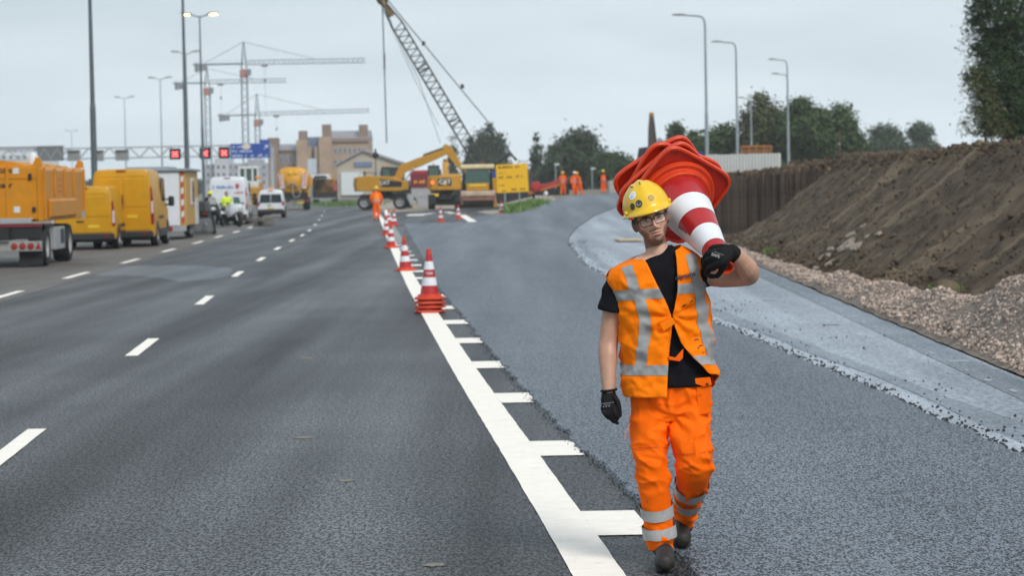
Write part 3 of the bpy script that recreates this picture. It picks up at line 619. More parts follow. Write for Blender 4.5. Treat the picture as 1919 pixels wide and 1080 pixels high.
def tower_crane(xm, yj, xl, xr, ya, D, label, tilt=0.0):
    q = P(xm, yj, D); k = ppm(D); H = q.z; ap = P(xm, ya, D).z; Lc, Lj = (xm - xl) / k, (xr - xm) / k
    t = thing('tower_crane', (q.x, D, 0), 0, label, 'tower crane', 'tower cranes over the building site')
    Part('mast', CRG, t, lambda b: lattice(b, (0, 0, 0), (0, 0, H - 3.5), 2.0, 2.0, int(H / 2.4), .17))
    Part('slewing_ring', CRO, t, lambda b: b.lathe([(1.3, H - 5.2), (1.5, H - 5), (1.5, H - 2.6), (1.2, H - 2.2)], n=12, cap=True))
    Part('operator_cab', CRW, t, lambda b: b.box((1.7, -1.2, H - 3.4), (1.6, 1.6, 2.2)), bevel=.1)
    Part('apex_tower', CRG, t, lambda b: [b.tube([(x, y, H - 2), (x * .15, y * .15, ap)], .2, 4) for x in (-.9, .9) for y in (-.9, .9)] + [b.tube([(-.9 + .15 * i, -.8, H - 1 + i * 1.2), (.9 - .15 * i, -.8, H + i * 1.2)], .12, 4) for i in range(4)])
    je = (Lj, 0, H + tilt * Lj)
    Part('jib', CRG, t, lambda b: lattice(b, (1, 0, H), je, 1.3, 1.5, int(Lj / 1.7), .13, True, .09))
    Part('counter_jib', CRG, t, lambda b: (b.box((-Lc / 2, 0, H - .4 - tilt * Lc * .4), (Lc, 1.4, .55)), b.box((-Lc / 2, -.7, H + .6), (Lc, .06, .06))))
    for i in range(3): Part('counterweight', CRW, t, lambda b: b.box((-Lc + 1.2 + i * 1.5, 0, H - 1.4), (1.25, 1.6, 3.0 - .4 * i)), bevel=.08)
    Part('tie_bar', CRG, t, lambda b: b.tube([(0, 0, ap), (Lj * .58, 0, H + .9 + tilt * Lj * .58)], .09, 5))
    Part('tie_bar', CRG, t, lambda b: b.tube([(0, 0, ap), (-Lc * .78, 0, H)], .09, 5))
    tx = Lj * .17
    Part('trolley', CRW, t, lambda b: b.box((tx, 0, H - 1.2), (2.2, 1.4, .8)))
    Part('hook_line', CRG, t, lambda b: (b.tube([(tx, 0, H - 1.2), (tx, 0, H - 16)], .06, 4), b.box((tx, 0, H - 6.3), (.7, .5, 1.0))))
tower_crane(457, 117, 362, 684, 78, 850, 'tallest tower crane with the highest jib')
tower_crane(388, 153, 325, 536, 128, 950, 'left tower crane whose jib passes behind the tallest mast')
tower_crane(482, 213, 408, 692, 176, 1000, 'lowest tower crane above the blue sign', .01)

# ================================================================== buildings far behind
BRICK = M('brick_tan', (.36, .26, .185), .85, var=.18, vs=.5, bump=.2, bs=2); BRICKD = M('brick_brown', (.24, .175, .14), .85, var=.15, vs=.5); ROOFG = M('roof_grey', (.28, .27, .29), .7, var=.1, vs=.3)
WIN = M('window_glass_far', (.10, .13, .18), .12, var=.3, vs=1); FRAMEW = M('window_frame_far', (.5, .5, .5), .6); BLUEG = M('blue_cladding', (.13, .19, .30), .35, var=.15, vs=.4)
GREYB = M('grey_facade', (.36, .38, .42), .7, var=.15, vs=.2); WHITEB = M('white_cladding', (.62, .67, .70), .6, var=.06, vs=.1)
def far_block(name, label, D, xc):
    return thing(name, (P(xc, 350, D).x, D, 0), 0, label, 'building')
def pxb(t, part, mat, D, x0, x1, y0, y1, dep, dy=0.0, ground=False, **kw):
    a, c = P(x0, y1, D), P(x1, y0, D); z0 = -.3 if ground else a.z
    return Part(part, mat, t, lambda b: b.box(((a.x + c.x) / 2 - t.location.x, dy + dep / 2, (z0 + c.z) / 2), (c.x - a.x, dep, c.z - z0)), **kw)
def pxwin(t, D, x0, x1, y0, y1, dy=0.0):
    f = pxb(t, 'window', FRAMEW, D, x0, x1, y0, y1, .25, dy - .06); g_ = pxb(t, 'pane', WIN, D, x0 + .8, x1 - .8, y0 + .9, y1 - .9, .1, dy - .10); g_.parent = f
def roof(t, mat, D, x0, x1, ye, yr, dep, dy=0):
    a, c, e = P(x0, ye, D), P(x1, ye, D), P(x0, yr, D).z; ox = t.location.x; a.x -= ox; c.x -= ox
    return Part('roof', mat, t, lambda b: b.prism([(dy - .4, a.z), (dy + dep / 2, e), (dy + dep + .4, a.z)], 'x', a.x - .3, c.x + .3))
D = 500; t = far_block('brick_building', 'tan brick building with square towers behind the yellow tanker', D, 600)
pxb(t, 'wall', BRICK, D, 620, 692, 262, 360, 12, ground=True); roof(t, ROOFG, D, 617, 690, 262, 244, 12); pxb(t, 'parapet', BRICKD, D, 616, 693, 258, 266, 1.0, -.5)
pxb(t, 'wall', BRICKD, D, 518, 562, 282, 360, 12, 1, ground=True); roof(t, ROOFG, D, 518, 560, 282, 269, 12, 1)
pxb(t, 'glazed_bay', BLUEG, D, 574, 604, 256, 360, 9, .8, ground=True)
for x0, x1, y0 in ((505, 520, 258), (558, 577, 262), (600, 622, 256)): pxb(t, 'tower', BRICK if x0 > 510 else BRICKD, D, x0, x1, y0, 360, 6, -1.2, ground=True)
for x0, x1, y0, y1 in ((560, 574, 245, 262), (604, 619, 233, 256), (672, 687, 233, 258)): pxb(t, 'chimney', BRICKD, D, x0, x1, y0, y1, 3.5, 1 if x0 > 660 else -.6)
for i in range(7): pxwin(t, D, 626 + i * 9, 631.5 + i * 9, 276, 288)
for i in range(7): pxwin(t, D, 626 + i * 9, 631.5 + i * 9, 298, 312)
for i in range(4): pxwin(t, D, 524 + i * 9, 529 + i * 9, 292, 306, 1)
for x in (581, 594): pxb(t, 'pilaster', BRICK, D, x - 2.5, x + 2.5, 274, 360, 1.5, -.6, ground=True)
D = 400; t = far_block('gabled_shed', 'low beige shed with a gable and dark sign behind the excavator', D, 690)
a, c, e = P(632, 310, D), P(748, 306, D), P(680, 283, D); ox = t.location.x; CREAM = M('cream_wall', (.42, .37, .30), .8, var=.1, vs=.4)
Part('wall', CREAM, t, lambda b: b.prism([(a.x - ox, -.3), (c.x - ox, -.3), (c.x - ox, c.z), (e.x - ox, e.z), (a.x - ox, a.z)], 'y', 0, 22))
Part('roof', ROOFG, t, lambda b: (b.prism([(a.x - ox - .4, a.z - .1), (e.x - ox, e.z + .02), (e.x - ox, e.z + .3), (a.x - ox - .4, a.z + .2)], 'y', -.5, 22.5), b.prism([(e.x - ox, e.z + .02), (c.x - ox + .4, c.z - .1), (c.x - ox + .4, c.z + .2), (e.x - ox, e.z + .3)], 'y', -.5, 22.5)))
pxb(t, 'sign_panel', BLUEG, D, 664, 697, 303, 312, .2, -.25)
pxb(t, 'lower_wall', WHITEB, D, 640, 680, 322, 366, .3, -.4)
for i in range(4): pxwin(t, D, 702 + i * 9, 707 + i * 9, 320, 330)
D = 620; t = far_block('office_block', 'grey blue office block behind the white loader cab', D, 440)
pxb(t, 'wall', GREYB, D, 384, 505, 305, 372, 15, ground=True); pxb(t, 'wall', M('grey_facade_pale', (.48, .5, .54), .7), D, 405, 430, 296, 372, 12, -2, ground=True); pxb(t, 'wall', GREYB, D, 466, 490, 298, 372, 10, -1.5, ground=True)
for i in range(11):
    for j in range(3): pxwin(t, D, 387 + i * 10.5, 393 + i * 10.5, 309 + j * 14, 317 + j * 14, -2.0 if 400 < 387 + i * 10.5 < 428 else (-1.5 if 464 < 387 + i * 10.5 < 488 else 0))
D = 640; t = far_block('white_hall', 'long white hall with small blue lettering at the far left', D, 20)
pxb(t, 'wall', WHITEB, D, -90, 70, 277, 372, 30, ground=True); pxb(t, 'roof_edge', ROOFG, D, -91, 71, 275.5, 277, 30.4, -.2)
Part('lettering', BLUE, t, lambda b: (marks(b, P(7, 0, D).x - t.location.x, P(36, 0, D).x - t.location.x, P(20, 283, D).z, .45, -.08, 9, random.Random(5)), marks(b, P(55, 0, D).x - t.location.x, P(68, 0, D).x - t.location.x, P(60, 281, D).z, .8, -.08, 4, random.Random(6))))
for i in range(5): pxwin(t, D, 4 + i * 13, 11 + i * 13, 291, 298)
D = 330; t = thing('display_panel', (P(585, 350, D).x, D, 0), 0, 'pale upright banner panel between the tanker and the dark truck', 'banner')
pxb(t, 'panel', M('banner_pale', (.5, .55, .62), .6), D, 577, 592, 297, 326, .2); pxb(t, 'post', STEEL, D, 591.5, 593, 297, 372, .2, .3, ground=True)
# ================================================================== trees and plants
def leaf_mat(name, col):
    m = M(name, col, .6, var=.2, vs=.6, island=.45, spec=.3); return m
LEAVES = [leaf_mat('leaf_%d' % i, c) for i, c in enumerate([(.036, .066, .018), (.050, .086, .022), (.034, .056, .022), (.075, .088, .028), (.026, .054, .012)])]
BARK = M('bark', (.055, .045, .036), .9, var=.3, bump=.5, bs=12)
def tree(label, loc, H, blobs, leaf, n, mat, trunk_r=.18, group='trees beyond the road works', limbs=9, clump=0.5, seed=1, lean=0.0, name='tree'):
    rd = random.Random(seed); t = thing(name, loc, 0, label, 'tree', group); vol = [bx[3] * bx[4] * bx[5] for bx in blobs]; tot = sum(vol)
    top = max(bx[2] + bx[5] * .5 for bx in blobs)
    tb = MB(); tb.tube([(0, 0, -.3), (.03 * H * lean, 0, H * .25), (.06 * H * lean, .1, top * .62), (.05 * H * lean, 0, top)], [trunk_r * 1.3, trunk_r, trunk_r * .6, trunk_r * .15], 8)
    pts = []
    for i in range(limbs):
        bx = rd.choices(blobs, vol)[0]; z0 = max(H * .12, min(bx[2] - bx[5] * .9, top * .6)); q = Vector((bx[0] + rd.uniform(-.7, .7) * bx[3], bx[1] + rd.uniform(-.7, .7) * bx[4], bx[2] + rd.uniform(-.5, .6) * bx[5]))
        m_ = Vector((q.x * .45, q.y * .45, (z0 + q.z) / 2 - .05 * H)); tb.tube([(0, 0, z0), m_, q], [trunk_r * .5, trunk_r * .3, trunk_r * .08], 5); pts.append(q)
    tb.build('trunk', BARK, t, smooth=60)
    vs = []; fs = []; nc = max(12, n // 26)
    for c in range(nc):
        bx = rd.choices(blobs, [v ** .8 for v in vol])[0]
        while True:
            d = Vector((rd.gauss(0, 1), rd.gauss(0, 1), rd.gauss(0, 1)))
            if d.length > .1: break
        d.normalize(); rr = rd.uniform(.35, 1.06) ** .55
        cc = Vector((bx[0] + d.x * bx[3] * rr, bx[1] + d.y * bx[4] * rr, bx[2] + d.z * bx[5] * rr)); cs = clump * rd.uniform(.5, 1.3)
        for k in range(max(4, int(n / nc * rd.uniform(.5, 1.5)))):
            p = cc + Vector((rd.gauss(0, cs), rd.gauss(0, cs), rd.gauss(0, cs * .75))); s = leaf * rd.uniform(.6, 1.35)
            nrm = (p - Vector((bx[0], bx[1], bx[2] - bx[5] * .3))).normalized() * .8 + Vector((rd.uniform(-1, 1), rd.uniform(-1, 1), rd.uniform(-.4, 1.2))); nrm.normalize()
            a = nrm.orthogonal().normalized(); a = Matrix.Rotation(rd.uniform(0, 6.28), 3, nrm) @ a; bb = nrm.cross(a); o = len(vs)
            vs += [p - a * s, p - bb * s * .45 + nrm * s * .12, p + a * s, p + bb * s * .45 + nrm * s * .12]; fs.append((o, o + 1, o + 2, o + 3))
    b = MB(); b.add(vs, fs); cr_ = b.build('crown', mat, t, fix=False); return t
def tree_px(label, xc, ytop, wpx, D, zb, kind, leaf, n, mat, seed, clump=None, xs=None):
    k = ppm(D); top = P(xc, ytop, D); H = top.z - zb; w = wpx / k / 2; loc = (top.x, D, zb); rd = random.Random(seed * 7)
    if kind == 'poplar': blobs = [(0, 0, H * f, w * q, w * q, H * .17) for f, q in ((.22, .8), (.38, 1.0), (.54, .95), (.7, .72), (.84, .42), (.93, .22))]
    elif kind == 'round':
        blobs = [(0, 0, H * .5, w * .72, w * .6, H * .36)]
        for i in range(9):
            a = rd.uniform(0, 6.28); f = rd.uniform(.3, .86); q = math.sqrt(max(.05, 1 - ((f - .45) / .5) ** 2)); blobs.append((math.cos(a) * w * .66 * q, math.sin(a) * w * .5, H * f, w * rd.uniform(.26, .40), w * .35, H * rd.uniform(.10, .17)))
        blobs.append((rd.uniform(-.2, .2) * w, 0, H * .88, w * .3, w * .3, H * .11))
    else:
        blobs = [(rd.uniform(-.7, .7) * w, rd.uniform(-.3, .3) * w, H * rd.uniform(.2, .8), w * rd.uniform(.3, .5), w * .4, H * rd.uniform(.15, .25)) for i in range(7)]
    return tree(label, loc, H, blobs, leaf, n, mat, max(.12, H * .018), seed=seed, clump=clump or w * .16)
T0 = 'trees beyond the road works'
for i, (xc, yt, wpx, lb) in enumerate(((884, 262, 26, 'leftmost and lowest grey poplar behind the lattice boom'), (902, 244, 28, 'second grey poplar, crossed by the lattice boom'), (918, 236, 30, 'tallest grey poplar, just right of the lattice boom'), (936, 254, 26, 'rightmost poplar of the tall grey row'), (848, 262, 12, 'slim solitary poplar between the boom and the excavator arm'))):
    tree_px(lb, xc, yt, wpx, 430, 0, 'poplar', .34, 4800 if wpx > 20 else 1400, LEAVES[2], 11 + i, .45)
tree_px('slim pointed cypress-like tree right of the yellow sign', 1006, 258, 24, 330, 0, 'poplar', .24, 2200, LEAVES[2], 21, .35)
tree_px('large round grey green tree behind the group of workers', 1085, 245, 132, 300, 0, 'round', .28, 13000, LEAVES[2], 22)
tree_px('round tree behind the lone standing worker', 1160, 290, 90, 290, 0, 'round', .24, 7000, LEAVES[0], 23)
tree_px('low bushy tree between the yellow sign and the big round tree', 1030, 292, 46, 310, 0, 'round', .24, 2500, LEAVES[2], 24)
tree_px('low green bush rising just behind the yellow sign', 968, 296, 50, 330, 0, 'bush', .22, 2200, LEAVES[1], 25)
tree_px('pale tree right of the raised excavator arm', 1272, 225, 58, 260, 1.5, 'round', .22, 5000, LEAVES[0], 26)
tree_px('pale tree left of the tallest single-arm lamp', 1306, 232, 42, 265, 1.5, 'round', .22, 3500, LEAVES[0], 27)
tree_px('low pale tree at the left, behind the carried cones', 1240, 262, 46, 280, 1.5, 'round', .22, 2500, LEAVES[0], 39)
tree_px('olive bushy tree above the left end of the sheet wall', 1352, 235, 104, 240, 1.8, 'round', .22, 9000, LEAVES[1], 28)
tree_px('tall loose olive tree above the right end of the sheet wall', 1425, 170, 90, 236, 1.8, 'round', .20, 12000, LEAVES[3], 29, .42)
tree_px('broad dark tree right of the rightmost lamp pole', 1500, 184, 104, 232, 1.8, 'round', .20, 14000, LEAVES[1], 30)
tree_px('dark tree sloping down to the earth crest behind the wooden post', 1562, 196, 116, 228, 1.8, 'round', .20, 14000, LEAVES[1], 31)
tree_px('low dark bush at the right foot of the dark trees', 1595, 242, 76, 230, 1.8, 'round', .20, 7000, LEAVES[0], 32)
tree_px('pale far tree, left one of the pair on the skyline', 1653, 234, 78, 400, 2, 'round', .30, 6500, LEAVES[0], 33)
tree_px('pale far tree, right one of the pair on the skyline', 1712, 231, 84, 410, 2, 'round', .30, 6500, LEAVES[0], 34)
# the near tall tree at the right edge
k = 46.0; D = 100
bl = []
def blp(x, y, r, rz=None, dy=0):
    q = P(x, y, D + dy); return (q.x - PX.x, dy, q.z - 2.3, r / k, r / k, (rz or r) / k)
PX = P(1895, 258, D)
bl = [blp(1885, 20, 62, 80), blp(1850, 60, 40, 55, .4), blp(1835, 20, 24, 40), blp(1870, 130, 50, 60, -.5), blp(1905, 190, 60, 70), blp(1930, 100, 70, 110, .6), blp(1880, -70, 70, 80), blp(1845, 205, 36, 42, .2), blp(1825, 165, 26, 34), blp(1815, 140, 22, 22, .3), blp(1822, 235, 26, 18), blp(1860, 240, 30, 16)]
tree('tall dark leafy tree cut off by the right picture edge', (PX.x, D, 2.3), 10.5, bl[:7] + [blp(1872, 215, 44, 42), blp(1905, 238, 50, 30), blp(1930, 180, 60, 80, .5), blp(1855, 95, 34, 40)], .075, 44000, LEAVES[4], .22, clump=.20, seed=41, limbs=14)
tree('thin half-bare brownish shrub tree at the left foot of the tall dark tree', (P(1838, 258, D).x, D - 1, 2.3), 3.2, [(q[0] - (P(1838, 258, D).x - PX.x), q[1], q[2], q[3], q[4], q[5]) for q in bl[7:]], .06, 6000, LEAVES[3], .06, clump=.22, seed=42, limbs=22)
# distant wood line left
def hedge(name, label, x0, x1, ytop, D, mat, n, leaf, seed):
    rd = random.Random(seed); b = MB(); vs = []; fs = []; X0, X1 = P(x0, 350, D).x, P(x1, 350, D).x; hz = P((x0 + x1) / 2, ytop, D).z
    for i in range(n):
        X = rd.uniform(X0, X1); hh = hz * (.75 + .35 * fbm(X * .07, seed)); p = Vector((X, D + rd.uniform(-3, 3), rd.random() ** .7 * hh)); s = leaf * rd.uniform(.6, 1.4); nrm = Vector((rd.uniform(-1, 1), rd.uniform(-1.2, .3), rd.uniform(-.3, 1.2))).normalized(); a = nrm.orthogonal().normalized(); bb = nrm.cross(a); o = len(vs)
        vs += [p - a * s, p - bb * s * .6, p + a * s, p + bb * s * .6]; fs.append((o, o + 1, o + 2, o + 3))
    b.add(vs, fs); tag(b.build(name, mat, fix=False), label, 'undergrowth', kind='stuff')
hedge('undergrowth', 'low far undergrowth closing the horizon behind the machines', 700, 1330, 330, 380, LEAVES[2], 7000, .5, 3)
hedge('undergrowth', 'far scrub closing the horizon behind the parked vehicles', -1500, 700, 348, 700, LEAVES[2], 12000, .9, 4)
hedge('undergrowth', 'dark scrub under the trees above the earth bank', 1300, 1640, 268, 246, LEAVES[0], 6500, .38, 5)
def grass(label, pts, n, h, seed, mat):
    rd = random.Random(seed); b = MB(); vs = []; fs = []
    for i in range(n):
        c, rx, ry = rd.choice(pts); x, y = c[0] + rd.gauss(0, rx), c[1] + rd.gauss(0, ry); z = c[2] - .05; hh = h * rd.uniform(.4, 1.3); a = rd.uniform(0, 6.28); w = hh * .07; l = rd.uniform(.1, .6) * hh; dx, dy = math.cos(a), math.sin(a); o = len(vs)
        vs += [(x - dy * w, y + dx * w, z), (x + dy * w, y - dx * w, z), (x + dx * l * .5 + dy * w, y + dy * l * .5 - dx * w, z + hh * .6), (x + dx * l * .5 - dy * w, y + dy * l * .5 + dx * w, z + hh * .6), (x + dx * l, y + dy * l, z + hh)]
        fs += [(o, o + 1, o + 2, o + 3), (o + 3, o + 2, o + 4)]
    b.add(vs, fs); tag(b.build('weeds', mat, fix=False), label, 'weeds', kind='stuff')
GRASS = M('weed_green', (.10, .19, .035), .6, var=.2, island=.4)
def gz_(x, y): p = G(x, y); return (p.x, p.y, p.z)
grass('bright green weeds between the roller and the slip road', [(gz_(962, 392), .35, 3), (gz_(985, 390), .5, 4), (gz_(1005, 384), .4, 3), (gz_(968, 397), .3, 2)], 3000, .38, 1, GRASS)
grass('green grass strip behind the left wheel of the excavator', [((P(650, 375, 235).x, 235, 0), 1.4, 6), ((P(640, 375, 250).x, 250, 0), 2.0, 6)], 1800, .4, 2, GRASS)
X_, z_ = bank_pts(35.5, .06); grass('round tuft of grass on a dark sod at the foot of the bank', [((X_ - .1, 35.5, z_ + .12), .10, .16)], 300, .10, 3, GRASS)
t = thing('sod_clump', (X_ - .1, 35.5, z_ + .02), 0, 'dark sod of earth under the grass tuft at the bank foot', 'sod'); b = MB(); b.ellipsoid((0, 0, .06), (.22, .3, .16), 10, 7); b.v = [(x + .05 * fbm(x * 6, y * 6, z * 6), y + .05 * fbm(y * 7, z * 6), z) for x, y, z in b.v]; b.build('soil', EARTH, t, smooth=60)
grass('small green plant at the foot of the timber wall', [((7.9, 77, .25), .12, .3)], 120, .22, 4, GRASS)
X_, z_ = bank_pts(58, .05); grass('small green weed on the bank foot near the raised elbow', [((X_, 58, z_), .12, .25)], 120, .16, 5, GRASS)
X_, z_ = bank_pts(43, 1.02); grass('bright green sprouts on the bank crest under the tall tree', [((X_ + .2, 43, z_), .5, .7)], 260, .16, 6, M('sprout_green', (.17, .26, .04), .6, island=.3))
# wooden post on the crest
t = thing('wooden_post', (P(1573, 290, 75).x, 75, 2.2), 0, 'thin dark wooden post standing on the earth crest', 'post')
Part('shaft', WOOD[0], t, lambda b: b.tube([(0, 0, -.2), (.01, 0, .6), (-.01, 0, 1.05)], [.04, .035, .03], 6)); Part('wire_tie', STEEL, t, lambda b: b.lathe([(.04, .62), (.043, .65), (.04, .68)], n=8))

# ================================================================== pale sheet wall, blue sign, rusty frame, concrete blocks, plank
D = 130; a, c = P(1322, 335, D), P(1462, 287, D)
t = thing('sheet_wall', (a.x, D, 1.9), 0, 'pale grey corrugated sheet wall above the timber wall', 'wall'); SHEET = M('sheet_metal', (.50, .52, .52), .55, var=.12, vs=3)
h = c.z - 1.9; n = 24; w = (c.x - a.x) / n; b = MB(); b.prism([(0, 0), (w * .12, -.05), (w * .55, -.05), (w * .67, 0), (w * .98, 0), (w * .98, .03), (0, .03)], 'z', 0, h); pme = b.mesh('panel', True); pme.materials.append(SHEET)
for i in range(n): o = bpy.data.objects.new('panel', pme); C.objects.link(o); o.parent = t; o.location = (i * w, random.uniform(-.01, .01), random.uniform(-.02, .01))
Part('side_wall', SHEET, t, lambda b: b.box((c.x - a.x + .02, 3.2, h / 2), (.05, 6.2, h)))
tag(Part('pale_sand', SAND, None, lambda b: b.box((P(1400, 0, 128).x, 127.5, 2.05), (6.5, 3.0, .35), top=(.9, .6))), kind='structure')
D = 150; t = thing('rusty_frame', (P(1417, 280, D).x, D, 2.0), 0, 'rust-brown panel frame behind the sheet wall', 'frame'); RUST = M('rust', (.20, .10, .05), .85, var=.3, vs=4); a, c = P(1390, 290, D), P(1445, 272, D); w = c.x - a.x
Part('panel', RUST, t, lambda b: b.box((0, 0, (a.z + c.z) / 2 - 2), (w, .08, c.z - a.z)))
for i in range(5): Part('post', M('rust_orange', (.42, .17, .05), .8), t, lambda b: b.box((-w / 2 + w * i / 4, -.08, (c.z - 2) / 2), (.07, .07, c.z - 2.0)))
Part('rail', MATS['rust_orange'], t, lambda b: b.box((0, -.13, c.z - 2.05), (w, .05, .08)))
D = 150; a, c = P(1282, 304, D), P(1317, 285, D); t = thing('blue_sign', ((a.x + c.x) / 2, D, zt((a.x + c.x) / 2, D)), 0, 'small blue road sign behind the carried cones', 'road sign'); z0 = t.location.z
Part('board', BLUE, t, lambda b: b.box((0, 0, (a.z + c.z) / 2 - z0), (c.x - a.x, .05, c.z - a.z)), bevel=.02)
Part('lettering', SWHITE, t, lambda b: [marks(b, -.4, .35, a.z - z0 + q, .08, -.032, 8, random.Random(9)) for q in (.15, .3, .45)])
for s in (-.35, .35): Part('post', STEEL, t, lambda b: b.tube([(s, .06, -.1), (s, .06, a.z - z0 + .3)], .035, 8))
D = 178; CONC = M('barrier_concrete', (.42, .40, .37), .85, var=.2, vs=2, bump=.3, bs=20)
for i, (x0, x1) in enumerate(((1141, 1160), (1161, 1182), (1183, 1204))):
    a, c = P(x0, 360, D), P(x1, 337, D); zb = zt(a.x, D)
    t = thing('concrete_block', ((a.x + c.x) / 2, D, zb), R(8), ('pale concrete block nearest the lone worker', 'middle pale concrete block of the row by the lone worker', 'last concrete block of the row, hidden behind the carried cones')[i], 'concrete block', 'concrete blocks by the slip road')
    Part('body', CONC, t, lambda b: b.box((0, .4, .46), (c.x - a.x - .03, .8, .92)), bevel=.03); Part('lifting_eye', STEEL, t, lambda b: b.tube([(-.12, .4, .9), (-.12, .4, .98), (.12, .4, .98), (.12, .4, .9)], .02, 6))
p = G(1178, 452); t = thing('wooden_plank', (p.x, p.y, 0.0), R(6), 'pale wooden plank lying on the base layer behind the man', 'plank')
Part('board', M('fresh_wood', (.55, .42, .27), .7, var=.15, vs=8), t, lambda b: b.box((0, 0, .045), (.75, 1.3, .05)), bevel=.005)
Part('batten', MATS['fresh_wood'], t, lambda b: b.box((0, .3, .012), (.7, .09, .03)))
# ================================================================== vehicles on the hard shoulder (local frame: rear at y=0, +y forward, +x right side)
YEL = M('van_yellow', (.54, .265, .001), .45, var=.10, vs=2, coat=.08, spec=.3, dirt=((.30, .20, .05), .60, .5), ds=1.6)
YTR = M('truck_yellow', (.56, .22, .002), .5, var=.10, vs=1.5, coat=.05, spec=.3, dirt=((.32, .17, .05), .56, .5), ds=1.4)
CATY = M('machine_yellow', (.47, .24, .02), .5, var=.12, vs=2, spec=.3, dirt=((.2, .12, .05), .58, .6), ds=2)
WHITEP = M('van_white', (.66, .69, .73), .35, var=.05, coat=.3, dirt=((.4, .4, .4), .63, .4), ds=2)
PLAST = M('black_plastic', (.016, .017, .019), .55, var=.2)
GLASSD = M('dark_glass', (.012, .022, .022), .08, var=.2, spec=.7)
GLASSG = M('green_glass', (.04, .09, .075), .10, var=.2, spec=.7)
CHROME = M('bright_metal', (.50, .52, .54), .3, .8)
TAILR = M('tail_red', (.26, .012, .012), .25, coat=.4); TAILW = M('tail_white', (.6, .5, .5), .25, coat=.4); AMBER = M('amber_lamp', (.8, .28, .02), .3)
PLATE = M('plate_yellow', (.70, .48, .02), .5); INK = M('ink_black', (.01, .01, .01), .7); GREYM = M('grey_box', (.33, .34, .36), .5, var=.15)
MAROON = M('maroon', (.16, .008, .02), .5); OCHRE = M('ochre_panel', (.50, .29, .07), .55, var=.12, vs=2, dirt=((.3, .17, .06), .58, .5), ds=2)
REDP = M('machine_red', (.36, .02, .025), .5, var=.2, vs=3)
def wheel(t, x, y, r, w, side=1, rim=STEEL):
    b = MB(); b.lathe([(r * .60, -w / 2), (r * .93, -w / 2), (r, -w * .32), (r, w * .32), (r * .93, w / 2), (r * .60, w / 2), (r * .58, 0), (r * .60, -w / 2)], (0, 0, 0), 'x', 24); o = b.build('wheel', BLACK, t, smooth=35); o.location = (x, y, r)
    q = MB(); q.lathe([(.0001, side * w * .30), (r * .16, side * w * .32), (r * .2, side * w * .18), (r * .46, side * w * .10), (r * .55, side * w * .42), (r * .62, side * w * .48)], n=20, axis='x'); q.build('rim', rim, o, smooth=35); return o
def place_on_road(x, y, D=None):
    p = G(x, y); s = XE(SHLD, p.y + 5) - XE(SHLD, p.y - 5); return p, -math.atan2(s, 10)
